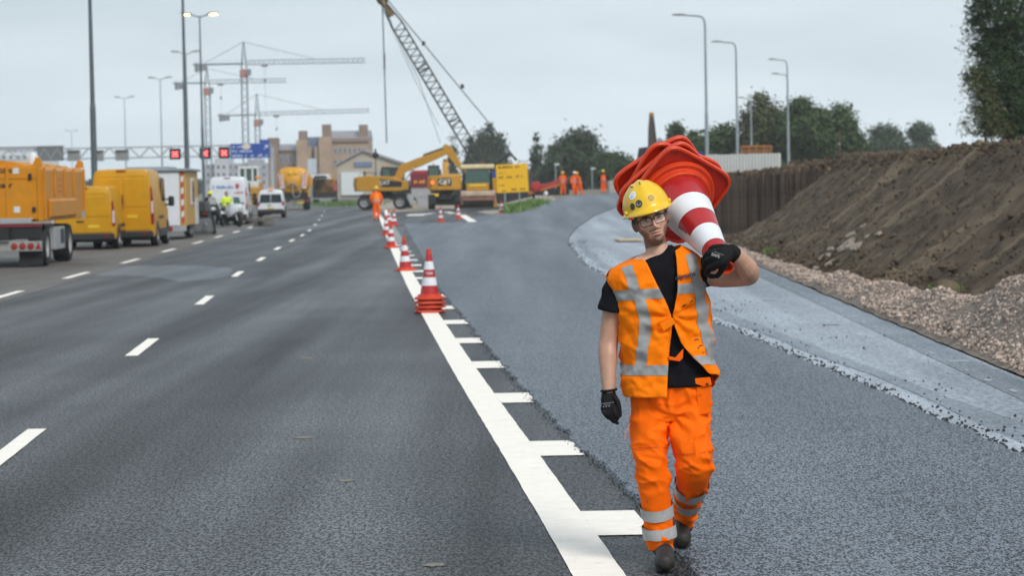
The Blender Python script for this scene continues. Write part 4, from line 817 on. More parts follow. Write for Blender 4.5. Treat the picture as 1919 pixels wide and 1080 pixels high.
def van(name, px, label, paint, W, Lg, H, hood=True, rear_window=False, group='vans parked on the hard shoulder', yaw=0.0, wr=.34, lights='tall', cat='van', belt=None, texts=()):
    p, rz = place_on_road(*px); rz += R(yaw); c, s = math.cos(rz), math.sin(rz)
    t = thing(name, (p.x - c * W / 2, p.y - s * W / 2, .007), rz, label, cat, group); zb = .32; bl = belt or H * .48
    def ring(y, ztop, zbot, wt, wf=1.0, rnd=.16):
        w = W / 2 * wf; tw = w * wt; q = [(-w * .97, zbot), (-w, zbot + .12), (-w, bl), (-w + (w - tw) * .55, (bl + ztop) / 2), (-tw, ztop - rnd), (-tw + rnd * .35, ztop - rnd * .3), (-tw + rnd, ztop), (0, ztop + .025)]
        q = q + [(-a, b_) for a, b_ in q[-2::-1]]; return [(a, y, b_) for a, b_ in q]
    st = [ring(.10, H - .06, zb + .1, .86, .97), ring(.0, H * .55, zb + .1, .999, .985, .02)] if False else None
    rs = [ring(.06, H - .07, zb + .08, .84, .965), ring(.0 + .10, H - .015, zb + .02, .86, 1.0), ring(.5, H, zb, .87), ring(Lg * .45, H, zb, .87), ring(Lg * .60, H - .03, zb, .86), ring(Lg * .70, H - .25, zb, .85)]
    rs += [ring(Lg * .80, H * .62 if H < 2.2 else H * .56, zb, .90, .99), ring(Lg * .84, H * .56 if H < 2.2 else H * .48, zb, .93, .98), ring(Lg * .96, H * .46 if H < 2.2 else H * .40, zb, .90, .93), ring(Lg, H * .36 if H < 2.2 else H * .31, zb + .1, .9, .86)]
    b = MB(); b.loft(rs); b.build('body', paint, t, smooth=38)
    zd0, zd1 = zb + .22, H - .17
    for sx in (-1, 1):                           # two rear doors with a shut line between them
        def door(b, sx=sx):
            w0, w1 = W / 2 * .90, W / 2 * .80; g = .012; pts = [(g, zd0), (w0, zd0), (w0, bl), (w1, zd1 - .1), (w1 - .09, zd1), (g, zd1)]; b.prism([(sx * a, z) for a, z in pts], 'y', .075, .045, .985)
        d = Part('rear_door', paint, t, door, bevel=.012)
        Part('recess', paint, d, lambda b: b.prism([(sx * a, z) for a, z in [(.07, bl + .08), (W / 2 * .83, bl + .08), (W / 2 * .745, zd1 - .12), (.07, zd1 - .12)]], 'y', .047, .030, .95), bevel=.012)
        if rear_window: Part('rear_window', GLASSD, d, lambda b: b.prism([(sx * a, z) for a, z in [(.02 if lights == 'low' else .07, bl + .10), (W / 2 * .84, bl + .10), (W / 2 * .76, zd1 - .1), (.02 if lights == 'low' else .07, zd1 - .1)]], 'y', .034, .022), bevel=.008)
        if lights == 'tall':
            Part('tail_light', TAILR, t, lambda b: b.prism([(sx * W / 2 * a, z) for a, z in [(.905, zd0 + .18), (1.0, zd0 + .22), (1.0, bl + .1), (.94, H * .78), (.90, H * .76), (.90, bl)]], 'y', .10, .03), bevel=.015)
            Part('reversing_light', TAILW, t, lambda b: b.prism([(sx * W / 2 * a, z) for a, z in [(.915, bl - .12), (.99, bl - .12), (.985, bl + .28), (.915, bl + .26)]], 'y', .05, .024))
        else: Part('tail_light', TAILR, t, lambda b: b.box((sx * W / 2 * .92, .05, zd0 + .32), (.14, .06, .24)), bevel=.015)
        for y, in ((Lg * .20,), (Lg * .79,)):
            wheel(t, sx * (W / 2 - .10), y, wr, .23, sx)
            Part('wheel_arch', PLAST, t, lambda b: b.lathe([(wr * 1.02, sx * (W / 2 - .06)), (wr * 1.22, sx * (W / 2 - .06)), (wr * 1.24, sx * (W / 2 + .012)), (wr * 1.04, sx * (W / 2 + .012))], (0, y, wr + .03), 'x', 24))
        Part('sill', PLAST, t, lambda b: b.box((sx * (W / 2 - .01), Lg * .5, zb + .12), (.05, Lg * .4, .26)), bevel=.015)
        Part('side_moulding', PLAST, t, lambda b: b.box((sx * (W / 2 + .004), Lg * .42, bl * .78), (.02, Lg * .26, .10)), bevel=.008)
        Part('side_window', GLASSD, t, lambda b: b.prism([(Lg * .50, bl + .06), (Lg * .74, bl + .04), (Lg * .685, H - .32), (Lg * .52, H - .26)], 'x', sx * (W / 2 - .03), sx * (W / 2 * .935)), bevel=.005)
        m_ = Part('wing_mirror', PLAST, t, lambda b: (b.box((sx * (W / 2 + .17), Lg * .735, bl + .24), (.20, .14, .34 if H > 2.2 else .26))), bevel=.05)
        Part('mirror_arm', PLAST, m_, lambda b: b.box((sx * (W / 2 + .03), Lg * .735, bl + .12), (.16, .06, .07)))
        if H > 2.2: Part('mirror_arm', PLAST, m_, lambda b: b.box((sx * (W / 2 + .03), Lg * .735, bl + .30), (.16, .05, .05)))
    Part('door_handle', PLAST, t, lambda b: b.box((-.10, .036, bl - .06), (.22, .035, .05)), bevel=.01)
    Part('number_plate', PLATE, t, lambda b: b.box((W * .16 if lights == 'tall' else 0, .036, bl - .22), (.34, .02, .09)), bevel=.004)
    Part('rear_bumper', PLAST, t, lambda b: b.prism([(-W / 2 * .98, .12), (W / 2 * .98, .12), (W / 2 * .98, .30), (-W / 2 * .98, .30)], 'z', zb - .02, zb + .20, .98), bevel=.04).location = (0, -.13, 0)
    for sx in (-1, 1): Part('reflector', TAILR, t, lambda b: b.box((sx * W * .36, -.035, zb + .10), (.18, .02, .04)))
    Part('underbody', PLAST, t, lambda b: b.box((0, Lg * .5, zb - .02), (W * .8, Lg * .85, .14)))
    Part('windscreen', GLASSD, t, lambda b: b.add([(-W * .40, Lg * .705, H - .27), (W * .40, Lg * .705, H - .27), (W * .44, Lg * .805, bl + .17), (-W * .44, Lg * .805, bl + .17)], [(0, 1, 2, 3)]))
    Part('brake_light', TAILR, t, lambda b: b.box((0, .06, H - .05), (.30, .07, .045)))
    return t
van('delivery_van', (217, 468), 'low-roof yellow van right behind the yellow container trailer', YEL, 1.98, 5.0, 1.98)
van('delivery_van', (290, 463), 'high-roof yellow van between the low yellow van and the site cabin', YEL, 2.06, 5.6, 2.52, wr=.36)
v = van('box_van', (465, 421), 'white high-roof van with blue lettering behind the police motorcycles', WHITEP, 2.0, 5.8, 2.42, wr=.36, rear_window=False)
PBLUE = M('print_blue', (.03, .16, .48), .5); PRED = M('print_red', (.42, .08, .10), .5)
Part('lettering', PBLUE, v, lambda b: marks(b, -.75, .30, 1.92, .15, .02, 11, random.Random(2)))
Part('emblem', PRED, v, lambda b: (b.prism([(.5 + .12 * math.cos(k), 1.95 + .16 * math.sin(k * 1.0)) for k in (0, 1.2, 2.4, 3.6, 4.8)], 'y', .025, .012), marks(b, .35, .78, 1.63, .12, .02, 6, random.Random(4))))
v = van('compact_car', (533, 408), 'small white estate car with dark rear window behind the white van', WHITEP, 1.62, 4.0, 1.70, rear_window=True, lights='low', wr=.30, cat='car', group='vans parked on the hard shoulder')
Part('roof_beacon', AMBER, v, lambda b: b.box((0, 1.2, 1.78), (.3, .2, .1)), bevel=.03)

# ---- yellow container truck
p, rz = place_on_road(84, 501); c, s = math.cos(rz), math.sin(rz); W = 2.5
t = thing('container_trailer', (p.x - c * W / 2, p.y - s * W / 2, .007), rz, 'yellow container trailer with black chassis and white bumper at the left edge', 'trailer')
Lc = 7.6; zb = 1.12; zt_ = 2.50
def cont(b):
    b.loft([[(-1.25, y, zb), (1.25, y, zb), (1.25, y, zt_ - .12), (1.16, y, zt_ - d), (-1.16, y, zt_ - d), (-1.25, y, zt_ - .12)] for y, d in ((0, 0), (1.2, 0), (1.25, .02), (Lc, .03))])
Part('container', YTR, t, cont, bevel=.02)
d = Part('tailgate', YTR, t, lambda b: b.box((0, -.03, (zb + zt_) / 2), (2.40, .06, zt_ - zb - .1)), bevel=.015)
for x in (-1.2, -.4, .4, 1.17): Part('rib', YTR, d, lambda b: b.box((x, -.07, (zb + zt_) / 2), (.07, .05, zt_ - zb - .02)), bevel=.01)
Part('crease', YTR, d, lambda b: b.box((0, -.065, zt_ - .30), (2.3, .03, .035)))
Part('bottom_rail', CHROME, t, lambda b: b.box((-.12, -.07, zb + .02), (2.2, .08, .13)), bevel=.01)
for x, z, w in ((.62, 2.37, .14), (.62, 1.42, .15)): Part('label_plate', M('sticker_white', (.62, .64, .66), .5), d, lambda b: b.box((x, -.066, z), (w, .012, w)))
for x, z in ((.96, 2.22), (1.04, 1.42)): Part('latch', DARK, d, lambda b: b.box((x, -.085, z), (.08, .05, .16 if z > 2 else .12)), bevel=.01)
mt = lambda x, z: Matrix.Translation((x, -.064, z)) @ Matrix.Rotation(R(90), 4, 'X')
text('lettering', 'GEN', .155, INK, d, mt(.36, 2.37), .002, .004)
text('lettering', 'keer', .20, INK, d, mt(.34, 2.02), .002, .006)
for sx in (1,):
    Part('side_ledge', YTR, t, lambda b: b.prism([(1.252, zb + .55), (1.33, zb + .50), (1.33, zb + .10), (1.252, zb + .04)], 'y', .8, 5.4), bevel=.02)
    # prism with axis y takes (x, z)
    for y in (.15, 1.9, 3.6, 5.3, 7.3): Part('side_rib', YTR, t, lambda b: b.box((1.275, y, (zb + zt_) / 2 + .28 if 1 < y < 6 else (zb + zt_) / 2), (.05, .12, (zt_ - zb) * (.5 if 1 < y < 6 else .93))), bevel=.01)
    Part('faded_print', M('faded_print', (.50, .16, .03), .6, var=.3, vs=12), t, lambda b: [b.box((1.256, 2.9 + .85 * i, 2.0 + .16 * j), (.008, .6, .05)) for i in range(2) for j in range(-1, 2)])
    Part('side_marker', GREYM, t, lambda b: b.box((1.27, 7.1, 1.2), (.04, .4, .2)))
for y in (.06, Lc - .1): Part('lifting_post', YTR, t, lambda b: b.prism([(1.0, zt_ - .02), (1.25, zt_ - .02), (1.22, zt_ + .16), (1.10, zt_ + .2)], 'y', y - .06, y + .08), bevel=.01)
Part('roof_cover', YTR, t, lambda b: b.loft([[(x * .85, y, zt_ + .02 + .10 * (1 - x * x) + .03 * math.sin(y * 3 + x * 4)) for x in (-1, -.6, -.2, .2, .6, 1)] + [(.85, y, zt_ - .05), (-.85, y, zt_ - .05)] for y in np.linspace(.2, Lc - .4, 14)]))
Part('beacon', WHITEP, t, lambda b: b.lathe([(.12, zt_), (.13, zt_ + .22), (.10, zt_ + .3), (.0001, zt_ + .34)], (.85, 1.2, 0), n=12), smooth=40)
Part('chassis', DARK, t, lambda b: (b.box((0, Lc / 2 - .1, .82), (.9, Lc + .4, .30))))
Part('chassis_end', DARK, t, lambda b: b.box((0, -.02, .86), (2.36, .14, .34)))
Part('red_rail', MAROON, t, lambda b: b.box((0, -.06, zb - .09), (2.42, .14, .08)))
bp = Part('rear_bumper', M('bumper_white', (.30, .30, .29), .6, dirt=((.10, .09, .08), .50, .75), ds=5), t, lambda b: b.box((0, -.14, .52), (2.44, .10, .25)), bevel=.015)
for x in (.55, .75, .95): Part('tail_light', TAILR, bp, lambda b: b.lathe([(.0001, -.215), (.075, -.21), (.085, -.19)], (x, 0, .52), 'y', 16))
Part('reflector', TAILR, bp, lambda b: b.prism([(1.06, .45), (1.21, .45), (1.135, .60)], 'y', -.21, -.19))
Part('number_plate', PLATE, bp, lambda b: b.box((.02, -.2, .50), (.34, .015, .14)))
Part('work_lamp', TAILW, t, lambda b: b.box((.28, -.12, .86), (.12, .06, .12)), bevel=.02)
for sx in (-1, 1):
    Part('mudflap', BLACK, t, lambda b: b.box((sx * .92, .02, .22), (.58, .03, .36)))
    for y in (.75, 4.7): wheel(t, sx * 1.02, y, .50, .42, sx, GREYM)
    Part('tool_box', GREYM, t, lambda b: b.box((sx * 1.02, 2.9, .66), (.4, 1.7, .58)), bevel=.02)
    Part('mudguard', PLAST, t, lambda b: b.box((sx * 1.02, .75, 1.03), (.46, 1.1, .05)), bevel=.02)
Part('box_hatch', DARK, t, lambda b: b.box((1.225, 3.3, .7), (.02, .5, .36)))

Part('drawbar', DARK, t, lambda b: b.box((0, Lc + .9, .7), (.2, 1.6, .16)))

# ---- site cabin on a trailer
p, rz = place_on_road(349, 449); c, s = math.cos(rz), math.sin(rz); W = 2.35
t = thing('site_cabin', (p.x - c * W / 2, p.y - s * W / 2, .007), rz, 'ochre site cabin trailer with white door and flat grey roof', 'cabin'); L_ = 5.6
Part('walls', OCHRE, t, lambda b: b.box((0, L_ / 2, 1.50), (W, L_, 2.0)), bevel=.02)
Part('roof', M('cabin_roof', (.26, .29, .32), .5), t, lambda b: (b.box((0, L_ / 2, 2.56), (W + .24, L_ + .3, .10))), bevel=.02)
Part('roof_hatch', M('cabin_roof', 0), t, lambda b: b.box((-.3, L_ / 2, 2.65), (1.6, 3.2, .10)), bevel=.02)
dr = Part('door', WHITEP, t, lambda b: b.box((.36, -.03, 1.50), (1.22, .05, 1.96)), bevel=.01); Part('handle', DARK, dr, lambda b: b.box((.05, -.07, 1.4), (.05, .05, .16)))
Part('end_panel', DARK, t, lambda b: b.box((-.6, -.015, 1.5), (.95, .03, 1.9)))
BW = M('barber_red', (.5, .05, .04), .5)
for i in range(9): Part('hazard_stripe', BW if i % 2 == 0 else WHITEP, t, lambda b: b.prism([(1.03, .58 + i * .215), (1.12, .64 + i * .215), (1.12, .64 + i * .215 + .21), (1.03, .58 + i * .215 + .21)], 'y', -.012, -.03))
w_ = Part('window', WHITEP, t, lambda b: b.box((W / 2 + .02, 2.9, 1.75), (.05, 1.1, 1.0)), bevel=.02); Part('pane', GLASSD, w_, lambda b: b.box((W / 2 + .045, 2.9, 1.75), (.02, .85, .8)))
Part('corner_post', OCHRE, t, lambda b: b.box((W / 2, 0.03, 1.5), (.08, .08, 2.04)), bevel=.01)
Part('skirt_panel', WHITEP, t, lambda b: b.box((W / 2 + .01, L_ - .7, 1.0), (.03, 1.2, 1.0)))
Part('undercarriage', DARK, t, lambda b: b.box((0, L_ / 2, .42), (1.9, L_, .14)))
Part('light_board', GREYM, t, lambda b: b.box((.2, -.06, .40), (2.0, .05, .2)), bevel=.01); Part('tail_light', TAILR, t, lambda b: b.lathe([(.0001, -.12), (.09, -.11), (.09, -.085)], (.62, 0, .40), 'y', 14))
for sx in (-1, 1):
    for y in (2.4, 3.2): wheel(t, sx * 1.05, y, .30, .2, sx)
Part('drawbar', DARK, t, lambda b: b.tube([(.8, L_, .42), (0, L_ + 1.4, .42), (-.8, L_, .42)], .06, 6))
# ---- compressor with dark hood and grey roll ahead of the cabin
p, rz = place_on_road(398, 441)
t = thing('compressor', (p.x - .6, p.y + 1, .007), rz, 'small dark compressor trailer parked ahead of the site cabin', 'compressor')
Part('hood', DARK, t, lambda b: b.box((-.1, 1, 1.1), (.9, 1.6, .5), top=(.8, .85)), bevel=.1); Part('cover', M('grey_cover', (.10, .105, .11), .7, var=.3), t, lambda b: b.box((.05, .5, .36), (.9, 1.0, .62), top=(.75, .7)), bevel=.12); Part('frame', DARK, t, lambda b: b.box((-.1, 1, .72), (.8, 1.5, .3)))
Part('tail_light', TAILR, t, lambda b: b.box((.2, .18, .85), (.16, .05, .07))); Part('drawbar', STEEL, t, lambda b: b.tube([(.2, 0, .5), (.3, -.5, .42)], .03, 6))
for sx in (-1, 1): wheel(t, sx * .55 - .1, 1.2, .28, .18, sx)

# ---- wheel loader behind the white van
p = P(466, 350, 165); t = thing('wheel_loader', (p.x, 165, 0), R(-2), 'wheel loader with white glazed cab above the white van', 'loader')
z = lambda y: P(466, y, 165).z
Part('cab_roof', WHITEP, t, lambda b: b.box((0, .8, z(314)), (1.35, 1.5, .16)), bevel=.04); Part('cab_base', WHITEP, t, lambda b: b.box((0, .8, z(352)), (1.3, 1.4, .9)), bevel=.03)
for x in (-.62, -.22, .26, .62): Part('cab_pillar', WHITEP, t, lambda b: b.box((x, .12, (z(314) + z(341)) / 2), (.11, .1, z(314) - z(341))))
for x in (-.42, .02, .44): Part('cab_window', GLASSG, t, lambda b: b.box((x, .16, (z(315) + z(340)) / 2), (.36, .04, z(315) - z(340))))
Part('engine_hood', CATY, t, lambda b: b.box((.1, -.9, 1.45), (1.5, 1.9, .9)), bevel=.1); Part('frame', CATY, t, lambda b: b.box((0, .4, .95), (1.0, 4.4, .5)))
Part('work_light', AMBER, t, lambda b: b.box((.72, -.6, z(333)), (.34, .2, .18)), bevel=.03); Part('side_steps', CATY, t, lambda b: b.box((.82, .4, 1.5), (.14, .5, 1.4)))
for sx in (-1, 1):
    for y in (-.7, 2.3): wheel(t, sx * .95, y, .66, .5, sx, CATY)
# ---- white column of the gantry foot guard and barrier heap by the car
p = G(488, 425); t = thing('kerb_stone_heap', (p.x, p.y + 2, 0), 0, 'low heap of grey kerb stones behind the motorcycles', 'stone heap')
for k in range(6): Part('kerb_stone', M('kerb_grey', (.15, .14, .13), .9, var=.3), t, lambda b: b.box((random.uniform(-.5, .5), random.uniform(-1, 1), .12 + .2 * (k // 3)), (.8, .3, .2), Matrix.Rotation(random.uniform(-.5, .5), 3, 'Z')), bevel=.02)

# ---- yellow tanker seen from behind
p = P(547, 350, 200); t = thing('tanker_truck', (p.x + .1, 200, 0), R(3.5), 'yellow vacuum tanker truck with hose coil and striped boards', 'truck')
TY = M('tanker_yellow', (.62, .30, .005), .4, var=.1, coat=.2)
Part('tank', TY, t, lambda b: b.loft([[(1.28 * f * (abs(math.cos(a)) ** .6) * (1 if math.cos(a) > 0 else -1), y, 2.40 + 1.08 * f * (abs(math.sin(a)) ** .7) * (1 if math.sin(a) > 0 else -1)) for a in np.linspace(0, 2 * math.pi, 28, endpoint=False)] for y, f in ((-.12, .80), (0, .96), (.15, 1), (5.5, 1), (5.7, .9))]), smooth=45)
Part('rear_hatch', TY, t, lambda b: b.lathe([(.0001, -.34), (.5, -.30), (.62, -.22), (.62, -.1)], (0, 0, 2.35), 'y', 24), smooth=40)
for x in (-.18, .26): Part('valve', M('valve_yellow', (.75, .45, .01), .4), t, lambda b: b.lathe([(.0001, -.40), (.16, -.38), (.19, -.3), (.19, -.1)], (x, 0, 3.0), 'y', 16), smooth=40)
for sx in (-1, 1):
    bd = Part('warning_board', WHITEP, t, lambda b: b.box((sx * .93, -.26, 2.35), (.34, .04, 1.2), Matrix.Rotation(R(sx * 6), 3, 'Y')), bevel=.01)
    for i in range(5): Part('stripe', BW, bd, lambda b: b.prism([(sx * (.78 + (.02 * i)), 1.86 + i * .23), (sx * (1.06 + .015 * i), 2.00 + i * .23), (sx * (1.06 + .015 * i), 2.10 + i * .23), (sx * (.78 + .02 * i), 1.96 + i * .23)], 'y', -.285, -.30))
    Part('tail_light', TAILR, t, lambda b: b.box((sx * 1.0, -.2, .75), (.34, .06, .14)))
    for y in (.8, 4.6): wheel(t, sx * 1.02, y, .5, .5, sx)
Part('hose', M('hose_grey', (.28, .27, .25), .6), t, lambda b: b.tube([(-.75, -.35, 1.5), (-.6, -.42, 1.95), (-.1, -.45, 2.2), (.4, -.45, 1.95), (.62, -.45, 1.5), (.5, -.5, 1.05), (.1, -.5, 1.0), (-.05, -.5, 1.4), (0, -.45, 2.0)], .055, 8), smooth=60)
Part('rear_frame', DARK, t, lambda b: b.box((0, .2, 1.12), (2.4, .5, .55))); Part('under_bar', M('bar_grey', (.22, .2, .19), .6), t, lambda b: b.box((0, -.1, .72), (2.44, .1, .16)), bevel=.02); Part('number_plate', PLATE, t, lambda b: b.box((.62, -.17, .58), (.5, .02, .12)))
Part('side_locker', TY, t, lambda b: b.box((1.42, 1.2, 2.3), (.22, 1.2, .9)), bevel=.04); Part('cab', TY, t, lambda b: b.box((0, 7.0, 1.9), (2.4, 2.0, 2.4)), bevel=.12)
# ---- dark tipper truck
p = P(608, 350, 262); t = thing('tipper_truck', (p.x, 262, .02), R(2), 'dark tipper truck with yellow interior beyond the tanker', 'truck')
Part('skip', DARK, t, lambda b: (b.box((-1.2, 2.4, 1.9), (.12, 4.6, 1.7))), bevel=.03)
Part('skip_side', DARK, t, lambda b: b.box((1.2, 2.4, 1.75), (.12, 4.6, 1.4)), bevel=.03); Part('skip_floor', DARK, t, lambda b: b.box((0, 2.4, 1.08), (2.4, 4.6, .18)))
Part('skip_front', M('skip_ochre', (.20, .11, .03), .7, var=.4, vs=2), t, lambda b: b.box((0, 2.0, 1.9), (2.2, .15, 1.5)), bevel=.03); Part('load_cover', DARK, t, lambda b: b.box((-.45, .9, 2.85), (1.5, 1.8, .35), top=(.8, .8)), bevel=.15)
Part('grab_arm', CATY, t, lambda b: b.tube([(.9, .7, 1.2), (1.0, .7, 2.7), (.6, .7, 3.1)], .14, 6)); Part('tail_frame', DARK, t, lambda b: b.box((0, .05, .85), (2.5, .2, .6)))
Part('under_bar', STEEL, t, lambda b: b.box((0, -.1, .55), (2.5, .1, .12))); Part('warning_board', PRED, t, lambda b: b.box((1.16, -.05, 1.8), (.3, .04, .9)))
for sx in (-1, 1):
    for y in (.9, 3.9): wheel(t, sx * 1.0, y, .5, .48, sx)
Part('cab', WHITEP, t, lambda b: b.box((-.55, 5.7, 1.9), (2.4, 1.9, 2.5)), bevel=.1)

# ================================================================== excavators, roller, crane, signs on the site
GRILL = M('black_grille', (.012, .012, .013), .6); LOGO = M('logo_white', (.7, .7, .68), .5); LOGOY = M('logo_yellow', (.8, .5, .02), .5)
def excavator(loc, rz, label, wheeled=True, boom=((.9, 1.9), (1.5, 3.1), (5.1, 4.45), (6.4, 2.6)), stick=True, dark=False):
    # local frame: +x forwards (boom), upper carriage centred on the origin
    t = thing('excavator', loc, rz, label, 'excavator', 'excavators on the road works'); paint = CATY
    Part('upper_body', paint, t, lambda b: b.prism([(-1.95, 1.45), (1.35, 1.40), (1.9, 1.50), (1.9, 2.15), (1.2, 2.3), (.9, 2.52), (-1.2, 2.62), (-1.9, 2.55), (-2.0, 2.0)], 'y', -1.24, .35), bevel=.06)
    Part('upper_body_far', paint, t, lambda b: b.box((-.6, .8, 1.95), (2.5, .9, 1.0)), bevel=.05)
    Part('counterweight', paint, t, lambda b: b.prism([(-1.6, -1.22), (-2.05, -1.05), (-2.25, -.5), (-2.25, .5), (-2.05, 1.05), (-1.6, 1.22)], 'z', 1.42, 2.50), bevel=.08)
    Part('grille', GRILL, t, lambda b: b.prism([(.05, 1.72), (1.55, 1.72), (1.55, 2.12), (.9, 2.20), (-.15, 2.36), (-.1, 1.9)], 'y', -1.26, -1.235))
    text('lettering', 'CAT', .40, LOGO, t, Matrix.Translation((.22, -1.27, 2.04)) @ Matrix.Rotation(R(90), 4, 'X'), .004, .008)
    Part('rear_grille', GRILL, t, lambda b: b.box((-2.26, 0, 2.02), (.04, 1.0, .55)))
    text('lettering', 'CAT', .44, LOGO, t, Matrix.Translation((-2.29, 0, 2.03)) @ Matrix.Rotation(R(-90), 4, 'Z') @ Matrix.Rotation(R(90), 4, 'X'), .004, .012)
    Part('logo_triangle', LOGOY, t, lambda b: b.prism([(-.16, 1.80), (.16, 1.80), (0, 1.98)], 'x', -2.31, -2.30))
    Part('tail_light', M('tail_glow', (.8, .1, .04), .3, emit=((1, .15, .05), 1.5)), t, lambda b: b.box((-2.2, .92, 2.0), (.08, .2, .2)), bevel=.03)
    cb = Part('cab', PLAST, t, lambda b: b.prism([(-.25, 1.5), (1.45, 1.5), (1.55, 2.2), (1.05, 3.25), (-.2, 3.3)], 'y', .36, 1.24), bevel=.06)
    Part('cab_window', GLASSG, cb, lambda b: b.prism([(-.1, 2.35), (.45, 2.3), (.45, 3.1), (-.1, 3.15)], 'y', .34, .36)); Part('cab_window', GLASSD, cb, lambda b: b.prism([(.52, 2.3), (1.42, 2.2), (1.0, 3.1), (.52, 3.12)], 'y', .34, .36)); Part('rear_window', GLASSG, cb, lambda b: b.box((-.24, .8, 2.8), (.04, .7, .7)))
    Part('beacon', AMBER, cb, lambda b: b.lathe([(.06, 3.3), (.07, 3.42), (.0001, 3.46)], (0, .8, 0), n=8))
    Part('exhaust', DARK, t, lambda b: b.tube([(-1.5, .3, 2.5), (-1.5, .3, 2.95)], .07, 8)); Part('hand_rail', DARK, t, lambda b: b.tube([(-1.7, -1.0, 2.55), (-1.7, -1.0, 2.85), (-.6, -1.0, 2.85), (-.6, -1.0, 2.5)], .025, 6))
    P4 = [Vector((a, -.1, z_)) for a, z_ in boom]
    def arm(b, pts, hs, w):
        rings = []
        for i, q in enumerate(pts):
            d = (pts[min(i + 1, len(pts) - 1)] - pts[max(i - 1, 0)]).normalized(); u = Vector((-d.z, 0, d.x)) * hs[i]; s_ = Vector((0, w / 2, 0)); rings.append([q + u - s_, q + u + s_, q - u + s_, q - u - s_])
        b.loft(rings)
    def lerp(a, b_, f): return a + (b_ - a) * f
    Part('boom', paint, t, lambda b: arm(b, [P4[0], lerp(P4[0], P4[1], .6), P4[1], lerp(P4[1], P4[2], .35), lerp(P4[1], P4[2], .75), P4[2]], [.24, .30, .34, .34, .28, .20], .42), bevel=.03)
    Part('boom_cylinder', DARK, t, lambda b: b.tube([lerp(P4[1], P4[2], .45) + Vector((0, 0, .42)), P4[2] + Vector((.0, 0, .32))], .08, 8)); Part('boom_cylinder', CHROME, t, lambda b: b.tube([P4[0] + Vector((.5, -.2, -.2)), lerp(P4[1], P4[2], .25) + Vector((0, -.2, -.25))], .06, 8))
    if len(P4) > 3:
        d = (P4[3] - P4[2]).normalized()
        Part('stick', paint, t, lambda b: arm(b, [P4[2] - d * .55, P4[2], lerp(P4[2], P4[3], .4), P4[3]], [.14, .34, .24, .13], .34), bevel=.03)
        e = P4[3]; Part('bucket', DARK, t, lambda b: b.prism([(e.x - .25, e.z + .15), (e.x + .3, e.z + .1), (e.x + .45, e.z - .5), (e.x - .1, e.z - 1.0), (e.x - .7, e.z - .8), (e.x - .6, e.z - .7), (e.x - .15, e.z - .75)], 'y', -.6, .4), bevel=.03)
    Part('turntable', DARK, t, lambda b: b.lathe([(.7, 1.15), (.7, 1.42)], n=20, cap=True)); Part('chassis', DARK, t, lambda b: b.box((0, 0, .95), (3.6, .9, .45)), bevel=.04)
    if wheeled:
        for x in (-1.38, 1.38):
            Part('axle', DARK, t, lambda b: b.tube([(x, -1.1, .54), (x, 1.1, .54)], .12, 8))
            for sy in (-1, 1):
                o = wheel(t, 0, 0, .55, .52, 1, GREYM); o.rotation_euler = (0, 0, R(90 * sy)); o.location = (x, sy * 1.0, .55)
        Part('blade', GREYM, t, lambda b: b.prism([(1.9, .95), (2.1, .95), (2.35, .3), (2.2, .25)], 'y', -1.2, 1.2)); Part('step', GREYM, t, lambda b: b.box((0, -1.05, .78), (1.2, .3, .06)))
    else:
        for sy in (-1, 1):
            tr_ = Part('track', BLACK, t, lambda b: b.prism([(-1.9, .45), (-1.75, .08), (-1.5, 0), (1.5, 0), (1.75, .08), (1.9, .45), (1.7, .82), (-1.7, .82)], 'y', sy * 1.0 - .3, sy * 1.0 + .3), bevel=.05)
            for x in (-1.45, -.7, 0, .7, 1.45): Part('track_roller', GREYM, tr_, lambda b: b.lathe([(.0001, sy * 1.31), (.22, sy * 1.31), (.24, sy * 1.28)], (x, 0, .42), 'y', 12))
    return t
p = P(720, 392, 190); excavator((p.x, 190, 0), R(-4), 'yellow wheeled excavator seen from the side, beside the walking worker')
p = P(833, 388, 183); excavator((p.x, 184.5, 0), R(92), 'yellow excavator seen from behind, left of the roller', boom=((.9, 1.9), (1.6, 3.2), (3.4, 3.3), (4.6, 2.0)))
p = P(1218, 350, 172); e = excavator((p.x + 1.0, 176, .95), R(110), 'tracked excavator half hidden behind the carried cones', False, boom=((.9, 1.9), (1.6, 2.3), (2.6, 2.4), (3.4, 1.4)))
# loose upright drill mast seen above the cones
p = P(1222, 282, 170); t = thing('drill_mast', (p.x, 170, 1.2), 0, 'dark upright drilling arm rising above the carried cones', 'drill mast'); zt2 = P(1222, 213, 170).z - 1.2
Part('mast', M('mast_brown', (.06, .045, .035), .6, var=.3), t, lambda b: b.loft([[(x * w, y * w, z) for x, y in ((-1, -1), (1, -1), (1, 1), (-1, 1))] for z, w in ((0, .3), (zt2 * .55, .28), (zt2 * .8, .24), (zt2, .14))]), bevel=.03)
Part('hydraulic_line', DARK, t, lambda b: b.tube([(.25, -.3, .3), (.35, -.32, zt2 * .5), (.15, -.28, zt2 * .9)], .04, 6)); Part('head', CATY, t, lambda b: b.lathe([(.0001, zt2 + .12), (.16, zt2 + .06), (.17, zt2 - .15), (.12, zt2 - .25)], n=10), smooth=40); Part('clamp', CATY, t, lambda b: b.box((0, -.05, zt2 * .42), (.8, .7, .35)), bevel=.05)
Part('base', DARK, t, lambda b: b.box((0, 0, 0.1), (1.2, 1.2, 1.0)), bevel=.05)

